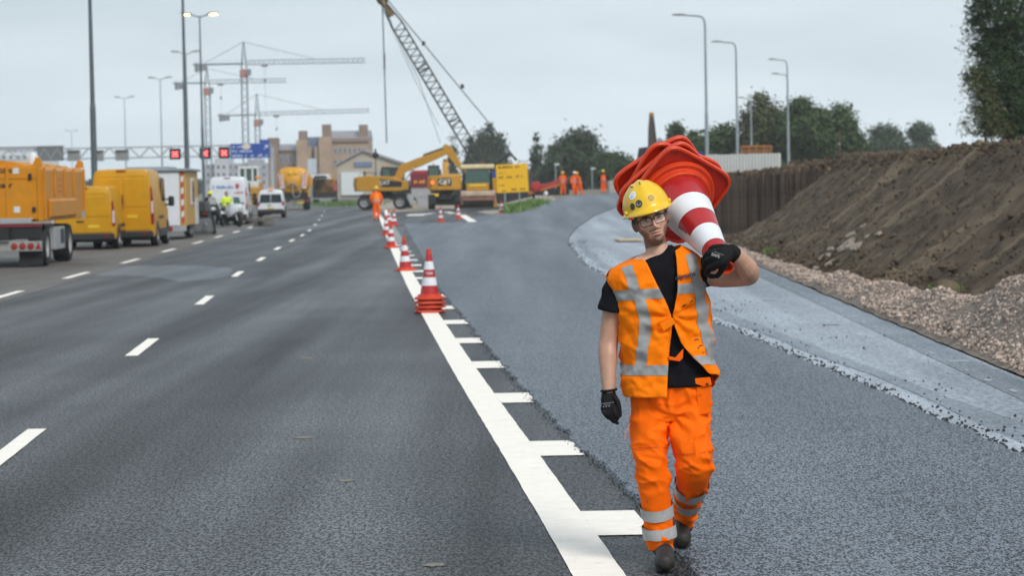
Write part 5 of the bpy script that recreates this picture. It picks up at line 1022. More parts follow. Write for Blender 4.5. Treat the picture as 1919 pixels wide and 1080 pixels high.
# roller
D = 168; p = P(896, 391, D); t = thing('road_roller', (p.x, D, zt(p.x, D) - .02), R(2), 'road roller with cream roof and black drum facing the camera', 'road roller'); z = lambda y: P(896, y, D).z - t.location.z; k = ppm(D); W = 2.35
Part('roof', M('cream_roof', (.66, .55, .33), .5), t, lambda b: b.box((0, 1.2, z(312)), (W * 1.0, 1.9, .30)), bevel=.09); Part('beacon', TAILR, t, lambda b: b.lathe([(.07, z(308)), (.08, z(304)), (.0001, z(302))], (.35, .8, 0), n=8))
Part('windscreen', GLASSG, t, lambda b: b.box((0, .45, (z(317) + z(346)) / 2), (W * .74, .05, z(317) - z(346)), top=(.92, 1)))
for sx in (-1, 1):
    Part('cab_post', PLAST, t, lambda b: b.tube([(sx * W * .43, .42, z(357)), (sx * W * .40, .42, z(316))], .07, 6)); Part('rear_post', PLAST, t, lambda b: b.tube([(sx * W * .43, 1.9, z(357)), (sx * W * .40, 1.9, z(316))], .06, 6))
    Part('side_glass', GLASSG, t, lambda b: b.box((sx * W * .43, 1.15, (z(317) + z(350)) / 2), (.03, 1.3, z(317) - z(350))))
    Part('drum_arm', M('roller_frame', (.22, .10, .08), .6, var=.3), t, lambda b: b.box((sx * W * .47, -.3, z(374)), (.14, 1.2, .6)), bevel=.04)
Part('cab_back', PLAST, t, lambda b: b.box((0, 1.9, 1.7), (W * .8, .06, 1.6))); Part('seat', DARK, t, lambda b: b.box((0, 1.2, 1.55), (.6, .5, .9)), bevel=.1)
Part('front_panel', CATY, t, lambda b: b.box((0, .3, z(350)), (W * .66, .4, z(344) - z(357))), bevel=.03); Part('plate', PLATE, t, lambda b: b.box((0, .08, z(347)), (W * .5, .03, .16)))
Part('frame', M('roller_cover', (.42, .32, .24), .55, var=.25, vs=2), t, lambda b: b.prism([(-.95, z(358)), (.3, z(357)), (.3, z(378)), (-.8, z(372)), (-1.0, z(366))], 'x', -W * .5, W * .5), bevel=.05)
Part('scraper', MATS['roller_frame'], t, lambda b: b.box((0, -.95, z(373)), (W * .94, .1, .2)), bevel=.03)
Part('drum', M('drum_black', (.018, .016, .015), .45, .3, var=.4, vs=3), t, lambda b: b.lathe([(.0001, -W * .45), (.56, -W * .45), (.60, -W * .43), (.60, W * .43), (.56, W * .45), (.0001, W * .45)], (0, -.3, .60), 'x', 32), smooth=35)
for sx in (-1, 1): wheel(t, sx * .8, 2.3, .6, .5, sx)
Part('engine_cover', CATY, t, lambda b: b.box((0, 3.0, 1.4), (1.9, 2.0, 1.0)), bevel=.1)
# yellow plate machine beside roller
D = 174; p = P(923, 385, D); t = thing('compactor', (p.x + .1, D, zt(p.x, D)), 0, 'yellow upright compactor frame between roller and yellow sign', 'compactor'); z = lambda y: P(923, y, D).z - t.location.z
Part('body', CATY, t, lambda b: b.prism([(-.45, z(360)), (.4, z(362)), (.45, z(334)), (-.42, z(333))], 'y', 0, .9), bevel=.05); Part('leg', CATY, t, lambda b: b.prism([(-.3, 0), (.25, 0), (.1, z(360)), (-.2, z(360))], 'y', .1, .7), bevel=.03); Part('blue_tank', BLUE, t, lambda b: b.box((-.1, .5, z(328)), (.55, .5, .4)), bevel=.05); Part('base_plate', DARK, t, lambda b: b.box((0, .4, .05), (1.0, 1.0, .12)))
# yellow sign board
D = 162; a, c = P(930, 362, D), P(990, 306, D); w, h = c.x - a.x, c.z - a.z; t = thing('yellow_notice_board', ((a.x + c.x) / 2, D, zt((a.x + c.x) / 2, D)), 0, 'large yellow notice board with black lettering above the weeds', 'notice board'); z0 = t.location.z; rt = Matrix.Rotation(R(-2.0), 3, 'Y'); zc = (a.z + c.z) / 2 - z0
SY = M('notice_yellow', (.80, .45, .0), .5, var=.03)
def place_rot(b, fn):
    q = MB(); fn(q); b.add([rt @ Vector(v) + Vector((0, 0, zc)) for v in q.v], q.f)
Part('board', SY, t, lambda b: place_rot(b, lambda q: q.box((0, 0, 0), (w * .97, .06, h * .97))), bevel=.015); rr = random.Random(12)
Part('lettering', INK, t, lambda b: place_rot(b, lambda q: (marks(q, -w * .42, w * .25, h * .40, .17, -.036, 9, rr), marks(q, -w * .42, -w * .2, h * .20, .08, -.036, 6, rr), marks(q, -w * .42, -w * .28, h * .06, .14, -.036, 3, rr), marks(q, -w * .18, 0, h * .06, .14, -.036, 4, rr), marks(q, w * .1, w * .38, h * .07, .14, -.036, 5, rr), marks(q, -w * .44, -w * .24, -h * .22, .08, -.036, 6, rr), marks(q, -w * .34, -w * .22, -h * .4, .14, -.036, 2, rr), marks(q, -w * .12, w * .12, -h * .38, .14, -.036, 6, rr), marks(q, w * .22, w * .38, -h * .37, .14, -.036, 3, rr))))
Part('panel_joint', M('notice_joint', (.6, .34, .0), .6), t, lambda b: place_rot(b, lambda q: q.box((0, -.032, -.02), (w * .97, .012, .03))))
for x in (-.5, .45): Part('post', STEEL, t, lambda b: b.box((x, .08, zc / 2 + .2), (.09, .09, zc + .6)))
# low-loader trailer and maroon container behind the excavator
D = 198; p = P(783, 385, D); t = thing('low_loader', (p.x, D, 0), R(-3), 'grey low-loader trailer between the two excavators', 'trailer')
Part('deck', GREYM, t, lambda b: b.box((0, 0, .95), (3.4, 2.4, .32)), bevel=.03); Part('end_frame', LOGOY, t, lambda b: b.box((1.45, -1.25, .9), (.7, .1, .4)), bevel=.02); Part('chock', MATS['fresh_wood'], t, lambda b: b.box((-.2, -1.0, .3), (.3, .3, .6)))
for x in (-1.3, -.6):
    for sy in (-1, 1): o = wheel(t, 0, 0, .45, .4, 1); o.rotation_euler = (0, 0, R(90 * sy)); o.location = (x, sy * .95, .45)
D = 212; p = P(788, 350, D); t = thing('maroon_container', (p.x, D, 0), 0, 'maroon container with yellow print behind the low-loader', 'container'); z = lambda y: P(788, y, D).z
Part('box', MAROON, t, lambda b: b.box((0, 1, z(338)), (1.75, 2.2, z(326) - z(352))), bevel=.03); Part('print', LOGOY, t, lambda b: marks(b, -.55, .4, z(340), .26, -.11, 7, random.Random(3))); Part('lid', REDP, t, lambda b: b.box((0, 1, z(322)), (1.6, 2.0, .3)), bevel=.05); Part('stand', GREYM, t, lambda b: b.box((0, 1, z(352) / 2), (1.6, 2.0, z(352))))
# lattice boom crawler crane
D = 222; BOOM = M('boom_grey', (.045, .05, .052), .5, .3, var=.2); ft, tp = P(908, 322, D), P(722, 8, D)
t = thing('crawler_crane', (ft.x + .6, D, 0), 0, 'crawler crane with a dark lattice boom reaching up to the left', 'crane'); o_ = Vector((t.location.x, D, 0)); f0, f1 = ft - o_, tp - o_
d = (f1 - f0); q1, q2 = f0 + d * .10, f0 + d * .88
def boomfn(b):
    dd = d.normalized(); s_ = Vector((0, 1, 0)); u = dd.cross(s_).normalized(); hw = .50
    for a_ in (-1, 1):
        for c_ in (-1, 1):
            b.tube([f0 + s_ * .45 * a_ + u * .12 * c_, q1 + s_ * hw * a_ + u * hw * c_, q2 + s_ * hw * a_ + u * hw * c_, f1 + s_ * .3 * a_ + u * .16 * c_], .085, 5)
    n = 40
    for i in range(n):
        g0, g1 = q1 + (q2 - q1) * (i / n), q1 + (q2 - q1) * ((i + 1) / n); e = 1 if i % 2 else -1
        for a_ in (-1, 1): b.tube([g0 + s_ * hw * a_ + u * hw * e, g1 + s_ * hw * a_ - u * hw * e], .032, 4, cap=False)
        for c_ in (-1, 1): b.tube([g0 + s_ * hw * e + u * hw * c_, g1 - s_ * hw * e + u * hw * c_], .032, 4, cap=False)
    for f in (.30, .62):
        for k_ in (-.012, .012):
            g = f0 + d * (f + k_)
            for a_ in (-1, 1): b.tube([g + s_ * hw * a_ + u * hw, g + s_ * hw * a_ - u * hw], .07, 4)
Part('boom', BOOM, t, boomfn)
Part('boom_head', M('head_ochre', (.25, .15, .05), .6), t, lambda b: b.tube([f1 - d.normalized() * 1.2, f1 + d.normalized() * .5], [.28, .24], 6)); Part('head_sheave', DARK, t, lambda b: b.lathe([(.0001, -.2), (.55, -.18), (.55, .18), (.0001, .2)], (f1.x - .25, 0, f1.z + .5), 'y', 16))
bk = P(968, 300, D) - o_
Part('pendant_line', BOOM, t, lambda b: b.tube([f1 + Vector((.3, 0, .3)), P(912, 225, D) - o_, bk], .05, 5))
for f in (.22, .45): Part('pendant_link', DARK, t, lambda b: b.box(tuple(f1 + (bk - f1) * (f * 1.2) + Vector((.1 + f, 0, .2))), (.3, .12, .4)))
Part('gantry_mast', DARK, t, lambda b: b.tube([P(905, 325, D) - o_, P(955, 287, D) - o_, P(968, 300, D) - o_], .14, 5))
for x2, y2 in ((825, 268), (822, 235)): Part('hoist_line', BOOM, t, lambda b: b.tube([f1 + Vector((-.4, 0, 0)), P(785, 150 if y2 > 250 else 165, D) - o_, P(x2, y2, D) - o_], .03, 4))
hk = f1.x - .25; Part('load_line', BOOM, t, lambda b: b.tube([(hk, 0, f1.z), (hk + .12, 0, P(721, 268, D).z)], .06, 5)); Part('load_weight', DARK, t, lambda b: b.tube([(hk + .06, 0, P(720, 100, D).z), (hk + .06, 0, P(720, 130, D).z)], .09, 6))
Part('house', DARK, t, lambda b: b.box((1.2, 0, 2.0), (4.2, 2.6, 1.7)), bevel=.1); Part('counterweight', BOOM, t, lambda b: b.box((3.2, 0, 2.0), (1.0, 2.8, 1.6)), bevel=.08); Part('crane_cab', GREYM, t, lambda b: b.box((-.6, -1.0, 2.2), (1.3, 1.0, 1.7)), bevel=.08)
for sy in (-1, 1): Part('track', BLACK, t, lambda b: b.prism([(-2.2, .5), (-2, .1), (-1.7, 0), (3.5, 0), (3.8, .1), (4, .5), (3.7, 1.0), (-1.9, 1.0)], 'y', sy * 1.6 - .4, sy * 1.6 + .4), bevel=.06)
# red screed machine by the workers
D = 186; p = P(1010, 366, D); t = thing('red_machine', (p.x, D, zt(p.x, D)), 0, 'red and orange machine boom lying left of the worker group', 'machine'); z = lambda y: P(1015, y, D).z - t.location.z; xx = lambda x: (x - 1010) / ppm(D)
Part('beam', M('beam_orange', (.42, .12, .02), .5, var=.2), t, lambda b: b.tube([(xx(990), 0, z(362)), (xx(1058), 0, z(344))], .14, 4)); Part('upper_rail', REDP, t, lambda b: b.tube([(xx(994), .3, z(352)), (xx(1030), .3, z(347)), (xx(1060), .3, z(337))], .16, 5)); Part('drum', REDP, t, lambda b: b.lathe([(.0001, -.3), (.30, -.28), (.42, -.15), (.42, .5), (.0001, .5)], (xx(1005), 0, z(350)), 'y', 16), smooth=40)
Part('body', DARK, t, lambda b: b.box((xx(1035), .5, z(360)), (2.6, 1.0, .5)), bevel=.05); Part('lamp', WHITEP, t, lambda b: b.ellipsoid((xx(1023), -.3, z(363)), (.17, .1, .2), 10, 6), smooth=60)
for x in (1000, 1028, 1052): Part('support', DARK, t, lambda b: b.box((xx(x), .3, z(366) / 2 - .1), (.2, .5, z(360) + .4)))
for i, x in enumerate((1042, 1110)):
    q = P(x, 350, 240); t = thing('marker_post', (q.x, 240, .6), 0, ('thin pale post behind the left worker of the group', 'thin pale post left of the lone worker')[i], 'post'); hh = P(x, 308 if i == 0 else 316, 240).z - .6
    Part('shaft', POLE_L, t, lambda b: b.tube([(0, 0, 0), (0, 0, hh)], .06, 6)); Part('head', WHITEP, t, lambda b: b.box((.12, 0, hh), (.45, .15, .15)), bevel=.03)
D = 230; q = P(705, 350, D); t = thing('camera_pole', (q.x, D, 0), 0, 'thin pole with dark camera head above the wheeled excavator', 'camera pole'); hh = P(705, 293, D).z
Part('shaft', POLE_D, t, lambda b: b.tube([(0, 0, 0), (0, 0, hh)], .06, 6)); Part('camera', DARK, t, lambda b: b.ellipsoid((0, 0, hh + .1), (.32, .25, .3), 10, 6), smooth=60); Part('antenna', DARK, t, lambda b: b.tube([(0, 0, hh), (0, 0, hh + .7)], .1, 6))
# ================================================================== people
def bmesh_eval(o):
    dg = bpy.context.evaluated_depsgraph_get(); return bpy.data.meshes.new_from_object(o.evaluated_get(dg))
def fused(name, mb, voxel, mat, parent=None, smooth=4, disp=None, decim=None):
    me = mb.mesh(name, True); o = bpy.data.objects.new('tmp', me); C.objects.link(o)
    r = o.modifiers.new('r', 'REMESH'); r.mode = 'VOXEL'; r.voxel_size = voxel; r.adaptivity = 0
    if smooth: s = o.modifiers.new('s', 'SMOOTH'); s.factor = .5; s.iterations = smooth
    if decim: d = o.modifiers.new('d', 'DECIMATE'); d.ratio = decim
    m2 = bmesh_eval(o); bpy.data.objects.remove(o)
    if disp:
        n = len(m2.vertices); co = np.empty(n * 3); no = np.empty(n * 3); m2.vertices.foreach_get('co', co); m2.vertices.foreach_get('normal', no); co = co.reshape(-1, 3); no = no.reshape(-1, 3)
        d = np.array([disp(Vector(c)) for c in co]); m2.vertices.foreach_set('co', (co + no * d[:, None]).ravel()); m2.update()
    m2.name = name; m2.materials.clear(); m2.materials.append(mat); m2.shade_smooth()
    o = bpy.data.objects.new(name, m2); C.objects.link(o)
    if parent is not None: o.parent = parent
    return o
def chain(b, pts, rs, n=14, sub=6, flat=None):   # tapered limb with rounded ends along a smoothed path
    pts = [Vector(p) for p in pts]; out = []; rr = []
    for i in range(len(pts) - 1):
        p0, p1, p2, p3 = pts[max(i - 1, 0)], pts[i], pts[i + 1], pts[min(i + 2, len(pts) - 1)]
        for k in range(sub):
            t = k / sub; out.append(.5 * ((2 * p1) + (p2 - p0) * t + (2 * p0 - 5 * p1 + 4 * p2 - p3) * t * t + (3 * p1 - p0 - 3 * p2 + p3) * t ** 3)); rr.append(rs[i] + (rs[i + 1] - rs[i]) * t)
    out.append(pts[-1]); rr.append(rs[-1])
    d0 = (out[0] - out[1]).normalized(); d1 = (out[-1] - out[-2]).normalized()
    out = [out[0] + d0 * rr[0] * .8, out[0] + d0 * rr[0] * .5] + out + [out[-1] + d1 * rr[-1] * .5, out[-1] + d1 * rr[-1] * .8]
    rr = [rr[0] * .4, rr[0] * .83] + rr + [rr[-1] * .83, rr[-1] * .4]
    b.tube(out, rr, n, True, flat); return b
SKIN = M('skin', (.40, .215, .15), .5, var=.08, vs=8)
HVO = M('hi_vis_orange', (.95, .13, .002), .7, var=.10, vs=3, spec=.15); HVV = M('hi_vis_orange_light', (1.0, .26, .004), .65, var=.08, vs=3); HVY = M('hi_vis_yellow', (.62, .78, .02), .6, var=.08)
REFL = M('reflective_grey', (.40, .48, .50), .45, var=.15, vs=10); HELY = M('helmet_yellow', (.80, .50, .01), .35, coat=.3, var=.06, dirt=((.45, .28, .02), .64, .5), ds=14); HELW = M('helmet_white', (.75, .76, .77), .35)
TEE = M('black_cloth', (.007, .007, .010), .9, var=.3, vs=12, spec=.15); BOOT = M('boot_leather', (.020, .018, .016), .6, var=.4, vs=14, bump=.3, bs=60, dirt=((.085, .07, .058), .57, .7), ds=12)
def far_worker(loc, rz, label, hel=HELY, step=.12, arms=((-.03, .06), (.03, .06)), jacket=HVO, trousers=HVO, bend=0.0, vest=None, scale=1.0, seated=False, sleeves=True, cat='person', group='road workers in the distance', helmet=True):
    # local frame: faces -y; x to the person's left as seen from the front
    t = thing('person', loc, rz, label, cat, group); t.scale = (scale,) * 3; lean = Vector((0, -bend, 0)); V = .018
    hip = Vector((0, .3 if seated else 0, .92 if not seated else .85)); ch = hip + Vector((0, 0, .40)) + lean; sh = hip + Vector((0, 0, .52)) + lean * 1.3; hd = hip + Vector((0, -.01, .73)) + lean * 1.6
    if seated: ft = [(-.20, -.05, .12), (.20, -.05, .12)]; kn = [(-.24, -.15, .60), (.24, -.15, .60)]
    else: ft = [(-.10, -step, .07), (.10, step, .07)]; kn = [(-.10, -step * .6 - .03, .50), (.10, step * .35 - .02, .50)]
    el = [sh + Vector((-.26 + arms[0][0], arms[0][1], -.26)), sh + Vector((.26 + arms[1][0], arms[1][1], -.26))]; wr = [e + Vector((.02 * (1 if i == 0 else -1), -.10 - (.18 if seated else 0), -.22 + (.15 if seated else 0))) for i, e in enumerate(el)]
    b = MB(); b.ellipsoid(tuple(hd), (.078, .098, .118), 14, 10); chain(b, [hd - Vector((0, 0, .06)), sh], [.055, .06]); chain(b, [sh, ch, hip], [.11, .13, .12])
    for i in (0, 1):
        s = -1 if i == 0 else 1; chain(b, [sh + Vector((s * .17, 0, 0)), el[i], wr[i], wr[i] + Vector((0, -.03, -.09))], [.05, .042, .033, .036]); chain(b, [hip + Vector((s * .09, 0, -.05)), kn[i], ft[i]], [.075, .055, .04])
    fused('body', b, V, SKIN, t, 2)
    b = MB(); chain(b, [sh + Vector((0, 0, -.02)), ch, hip + Vector((0, 0, .06))], [.14, .165, .17], 16, 5, (1.22, .82))
    for i in (0, 1):
        s = -1 if i == 0 else 1; chain(b, [sh + Vector((s * .16, 0, 0)), el[i], wr[i]] if sleeves else [sh + Vector((s * .16, 0, 0)), sh.lerp(el[i], .55) + Vector((s * .08, 0, 0))], [.08, .065, .055] if sleeves else [.08, .07])
    fused('jacket', b, V, jacket, t, 2)
    b = MB(); chain(b, [hip + Vector((0, 0, .06)), hip + Vector((0, 0, -.06))], [.15, .15], 16, 4, (1.15, .85))
    for i in (0, 1): s = -1 if i == 0 else 1; chain(b, [hip + Vector((s * .09, 0, -.06)), kn[i], Vector(ft[i]) + Vector((0, 0, .06))], [.10, .085, .07])
    fused('trousers', b, V, trousers, t, 2)
    for i in (0, 1):
        f = Vector(ft[i]); b = MB(); chain(b, [f + Vector((0, .06, -.01)), f + Vector((0, -.06, -.015)), f + Vector((0, -.15, -.03))], [.05, .055, .04]); fused('boot', b, V, BOOT, t, 1)
    zc = hip.z + .10
    for z, q in ((.10, 1.0), (.28, 1.0)): Part('reflective_band', REFL, t, lambda b: b.lathe([(1, -.03), (1.0, .03)], n=24)).matrix_basis = Matrix.Translation(hip + Vector((0, 0, z)) + lean * (z / .45)) @ Matrix.Diagonal((.222, .155, 1, 1))
    if vest: Part('vest_panel', vest, t, lambda b: b.loft([[(.19 * math.cos(a) * q, .15 * math.sin(a) * q, 0 + h) for a in np.linspace(0, 2 * math.pi, 20, endpoint=False)] for h, q in ((0, 1.12), (.2, 1.12), (.36, 1.02))], cap=(False, False)), smooth=60).matrix_basis = Matrix.Translation(hip + Vector((0, 0, .14)) + lean * .6)
    if helmet:
        h = Part('helmet', hel, t, lambda b: (b.lathe([(.150, .0), (.152, .012), (.128, .02), (.124, .06), (.10, .11), (.06, .135), (.0001, .145)], n=20)), smooth=50); h.matrix_basis = Matrix.Translation(hd + Vector((0, 0, .03))) @ Matrix.Diagonal((.92, 1.1, 1, 1)); Part('peak', hel, h, lambda b: b.prism([(-.09, -.11), (-.07, -.185), (0, -.20), (.07, -.185), (.09, -.11)], 'z', .0, .012))
    else: Part('hair', INK, t, lambda b: b.ellipsoid(tuple(hd + Vector((0, .02, .03))), (.083, .1, .1), 12, 8), smooth=60)
    return t
p = G(706, 413); far_worker((p.x, p.y, .006), R(180), 'worker in orange suit and yellow helmet walking away towards the wheeled excavator', step=.08, vest=HVV)
for x, y, rz, hel, lb, kw in ((1055, 366, 150, HELY, 'left worker of the group, yellow helmet, standing beside the red machine', {}), (1077, 366, 10, HELW, 'worker with the white helmet in the middle of the group', dict(jacket=HVO, bend=.05)), (1087, 367, -60, HELY, 'bending worker with yellow helmet at the right of the group', dict(bend=.16, step=.2)), (1131, 363, 175, HELY, 'lone worker in orange with black sleeves left of the concrete blocks', dict(vest=HVO, jacket=TEE, step=.03))):
    p = P(x, y, 186); far_worker((p.x, 186, p.z), R(rz), lb, hel, **kw)

# ---- police motorcycles with riders
def motorcycle(px, rz, label, body, D):
    p = P(*px, D); t = thing('motorcycle', (p.x, D, .007), rz, label, 'motorcycle', 'motorcycles parked by the white van')    # faces -y
    for y in (-.72, .72):
        o = wheel(t, 0, y, .31, .14, 1)
    Part('engine', DARK, t, lambda b: b.box((0, 0, .45), (.42, .6, .42)), bevel=.08)
    Part('fairing', body, t, lambda b: b.loft([[(x * w, y, z0 + z * h) for x, z in ((-1, 0), (-1, .6), (-.6, 1), (.6, 1), (1, .6), (1, 0))] for y, w, z0, h in ((-.85, .12, .75, .25), (-.6, .34, .55, .55), (-.3, .36, .45, .65), (0, .26, .6, .40), (.2, .20, .7, .2))]), smooth=40)
    Part('windscreen', GLASSG, t, lambda b: b.loft([[(-.2, -.62, 1.1), (.2, -.62, 1.1)], [(-.17, -.5, 1.42), (.17, -.5, 1.42)]], closed=False, cap=(False, False)))
    Part('seat', PLAST, t, lambda b: b.box((0, .35, .82), (.34, .8, .14)), bevel=.05); Part('headlight', GLASSW, t, lambda b: b.ellipsoid((0, -.84, .88), (.13, .06, .09), 12, 8), smooth=60)
    for s in (-1, 1):
        Part('pannier', body, t, lambda b: b.box((s * .36, .72, .62), (.24, .55, .42)), bevel=.07); Part('fork', CHROME, t, lambda b: b.tube([(s * .09, -.72, .31), (s * .09, -.5, .95)], .03, 6)); Part('mirror', PLAST, t, lambda b: b.box((s * .42, -.42, 1.12), (.16, .05, .09)), bevel=.02)
    Part('handlebar', DARK, t, lambda b: b.tube([(-.42, -.3, 1.0), (-.15, -.42, 1.02), (.15, -.42, 1.02), (.42, -.3, 1.0)], .02, 6)); Part('top_box', body, t, lambda b: b.box((0, .85, 1.0), (.42, .36, .3)), bevel=.06); Part('side_stand', STEEL, t, lambda b: b.tube([(-.15, .1, .3), (-.35, .15, 0)], .02, 6))
    Part('number_plate', PLATE, t, lambda b: b.box((0, 1.05, .55), (.2, .02, .14)))
    return t
motorcycle((433, 420), R(38), 'white police motorcycle angled towards the camera beside the white van', WHITEP, 118)
motorcycle((397, 420), R(12), 'dark motorcycle left of the white police motorcycle', PLAST, 117)
p = P(432, 420, 118.4); far_worker((p.x, 118.4, .0), R(38), 'rider in fluorescent yellow jacket astride the white police motorcycle', helmet=False, jacket=HVY, trousers=TEE, seated=True, group='motorcycle riders')
p = P(396, 420, 117.4); far_worker((p.x, 117.4, .0), R(12), 'rider with fluorescent yellow helmet astride the dark motorcycle', hel=HVY, jacket=TEE, trousers=TEE, seated=True, group='motorcycle riders')

# ================================================================== damp air
hz = MB(); hz.box((0, 523, 29.5), (1010, 1135, 61.4)); ho = hz.build('haze', M('dummy_haze', (.8, .8, .8)), None)
hm_ = bpy.data.materials.new('haze_air'); hm_.use_nodes = True; t_ = hm_.node_tree; t_.nodes.clear(); vo = _n(t_, 'ShaderNodeVolumePrincipled'); vo.inputs['Color'].default_value = (.96, .985, 1.0, 1); vo.inputs['Density'].default_value = .00030; vo.inputs['Anisotropy'].default_value = 0.0
oo = _n(t_, 'ShaderNodeOutputMaterial'); t_.links.new(vo.outputs[0], oo.inputs['Volume']); ho.data.materials.clear(); ho.data.materials.append(hm_); tag(ho, 'pale damp air over the whole road site', 'haze', kind='stuff')
# ================================================================== the man carrying cones
DM = 11.75; MR = Vector((P(1258, 700, DM).x, DM, 0.0))
man = thing('person', tuple(MR), 0, 'man in orange vest and yellow helmet carrying a stack of cones on his shoulder', 'person')
def J(x, y, dy=0.0): return P(x, y, DM + dy) - MR
def jx(x): return (x - 1258) / (FPX / DM)
def interp(tab, v):
    return float(np.interp(v, [a for a, _ in tab], [b for _, b in tab]))
# ---- head frame
hC = J(1219, 412, -.02)
hR = Matrix.Rotation(R(-16), 3, 'Y') @ Matrix.Rotation(R(3), 3, 'Z') @ Matrix.Rotation(R(1), 3, 'X')
HM = Matrix.Translation(hC) @ hR.to_4x4()
def ga(v, m, s): return math.exp(-((v - m) / s) ** 2)
def head_pt(az, el):                              # az 0 = face (-y)
    ce, se = math.cos(el), math.sin(el)
    if el < 0: ce, se = ce ** .60, -(abs(se) ** .82)
    d = Vector((math.sin(az) * ce, -math.cos(az) * ce, se)); x, y, z = d.x * .076, d.y * .096, d.z * .121
    front = max(0.0, -d.y)
    if z < -.015: s = sm((-z - .015) / .10); x *= 1 - .33 * s; y = y * (1 - .04 * s) - .004 * s * front
    if z < -.02 and y > 0: y *= 1 - .45 * sm((-z - .02) / .09)
    x *= 1 - .06 * sm((z - .02) / .08)
    f = 0.0
    if front > .2:
        f += .013 * ga(x, 0, .011) * ga(z, .008, .022) + .031 * ga(x, 0, .0115) * ga(z, -.031, .012) + .019 * ga(x, 0, .010) * ga(z, -.012, .014)
        f += .010 * (ga(x, .0145, .007) + ga(x, -.0145, .007)) * ga(z, -.037, .008)
        f += .006 * ga(x, 0, .05) * ga(z, .026, .010)
        f -= .013 * (ga(x, .032, .015) + ga(x, -.032, .015)) * ga(z, .004, .012)
        f += .005 * (ga(x, .046, .016) + ga(x, -.046, .016)) * ga(z, -.020, .016)
        f += .009 * ga(x, 0, .024) * (ga(z, -.058, .0055) + 1.1 * ga(z, -.0705, .006)) - .007 * ga(x, 0, .024) * ga(z, -.064, .0028)
        f -= .005 * ga(x, 0, .02) * ga(z, -.083, .006)
        f += .009 * ga(x, 0, .022) * ga(z, -.102, .013)
    y -= f * min(1, front * 1.6)
    return Vector((x, y, z))
b = MB(); rings = []; NA, NE = 120, 90
for j in range(1, NE):
    el = -math.pi / 2 + math.pi * j / NE; rings.append([HM @ head_pt(2 * math.pi * i / NA, el) for i in range(NA)])
b.loft(rings)
for s in (-1, 1):                                 # ears
    er = MB(); er.ellipsoid((0, 0, 0), (.009, .019, .033), 12, 8); er.ellipsoid((s * .006, -.004, .002), (.006, .015, .027), 12, 8)
    b.add([HM @ (Matrix.Rotation(R(s * 24), 3, 'Z') @ Vector(v) + Vector((s * .079, .012, -.008))) for v in er.v], er.f)
neck0 = HM @ Vector((0, .034, -.05)); sb = J(1236, 492, .03)
chain(b, [neck0, neck0.lerp(sb, .5), sb], [.052, .053, .064], 20)
# torso and legs under the clothes
shL, shR = J(1168, 523, .02), J(1300, 508, .04)
chain(b, [sb + Vector((0, 0, -.03)), J(1248, 580, .03), J(1258, 690, .03), J(1258, 745, .03)], [.10, .125, .12, .12], 20, 6, (1.2, .8))
chain(b, [shL, sb, shR], [.06, .07, .06])
elL, wrL = J(1141, 636, .03), J(1141, 733, -.05)
chain(b, [shL, J(1152, 575, .03), elL, J(1139, 668, .005), wrL], [.062, .056, .047, .046, .029], 18)
elR, wrR = J(1404, 516, -.10), J(1374, 474, -.25)
chain(b, [shR, J(1352, 517, -.03), elR], [.058, .056, .050], 18)
chain(b, [elR, J(1399, 503, -.16), wrR], [.049, .052, .034], 18)
hipL, hipR = J(1224, 752, .03), J(1290, 752, .03)
knL, anL, knR, anR = J(1222, 868, -.05), J(1239, 1015, -.02), J(1306, 868, -.03), J(1284, 972, .42)
chain(b, [hipL, knL, anL], [.07, .045, .032]); chain(b, [hipR, knR, J(1298, 900, .06), J(1288, 945, .27), anR], [.07, .045, .036, .03, .03])
def skin_man():
    m = bpy.data.materials.new('skin_man'); m.use_nodes = True; t = m.node_tree; bs_ = t.nodes['Principled BSDF']; L = t.links.new; bs_.inputs['Roughness'].default_value = .48
    bs_.inputs['Subsurface Weight'].default_value = .12; bs_.inputs['Subsurface Radius'].default_value = (.012, .005, .003); bs_.inputs['Subsurface Scale'].default_value = .6
    at = _n(t, 'ShaderNodeAttribute', attribute_name='tone'); co = _n(t, 'ShaderNodeTexCoord'); n1 = _n(t, 'ShaderNodeTexNoise'); n1.inputs['Scale'].default_value = 30; n1.inputs['Detail'].default_value = 6; L(co.outputs['Object'], n1.inputs['Vector'])
    mr = _n(t, 'ShaderNodeMapRange'); mr.inputs[3].default_value = .78; mr.inputs[4].default_value = 1.2; L(n1.outputs['Fac'], mr.inputs[0]); mx = _n(t, 'ShaderNodeMix', data_type='RGBA', blend_type='MULTIPLY'); mx.inputs[0].default_value = 1; L(at.outputs['Color'], mx.inputs[6]); L(mr.outputs[0], mx.inputs[7]); L(mx.outputs[2], bs_.inputs['Base Color']); return m
body = fused('body', b, .0027, skin_man(), man, 1)
me = body.data; ca = me.color_attributes.new('tone', 'FLOAT_COLOR', 'POINT'); HI = HM.inverted(); cols = []
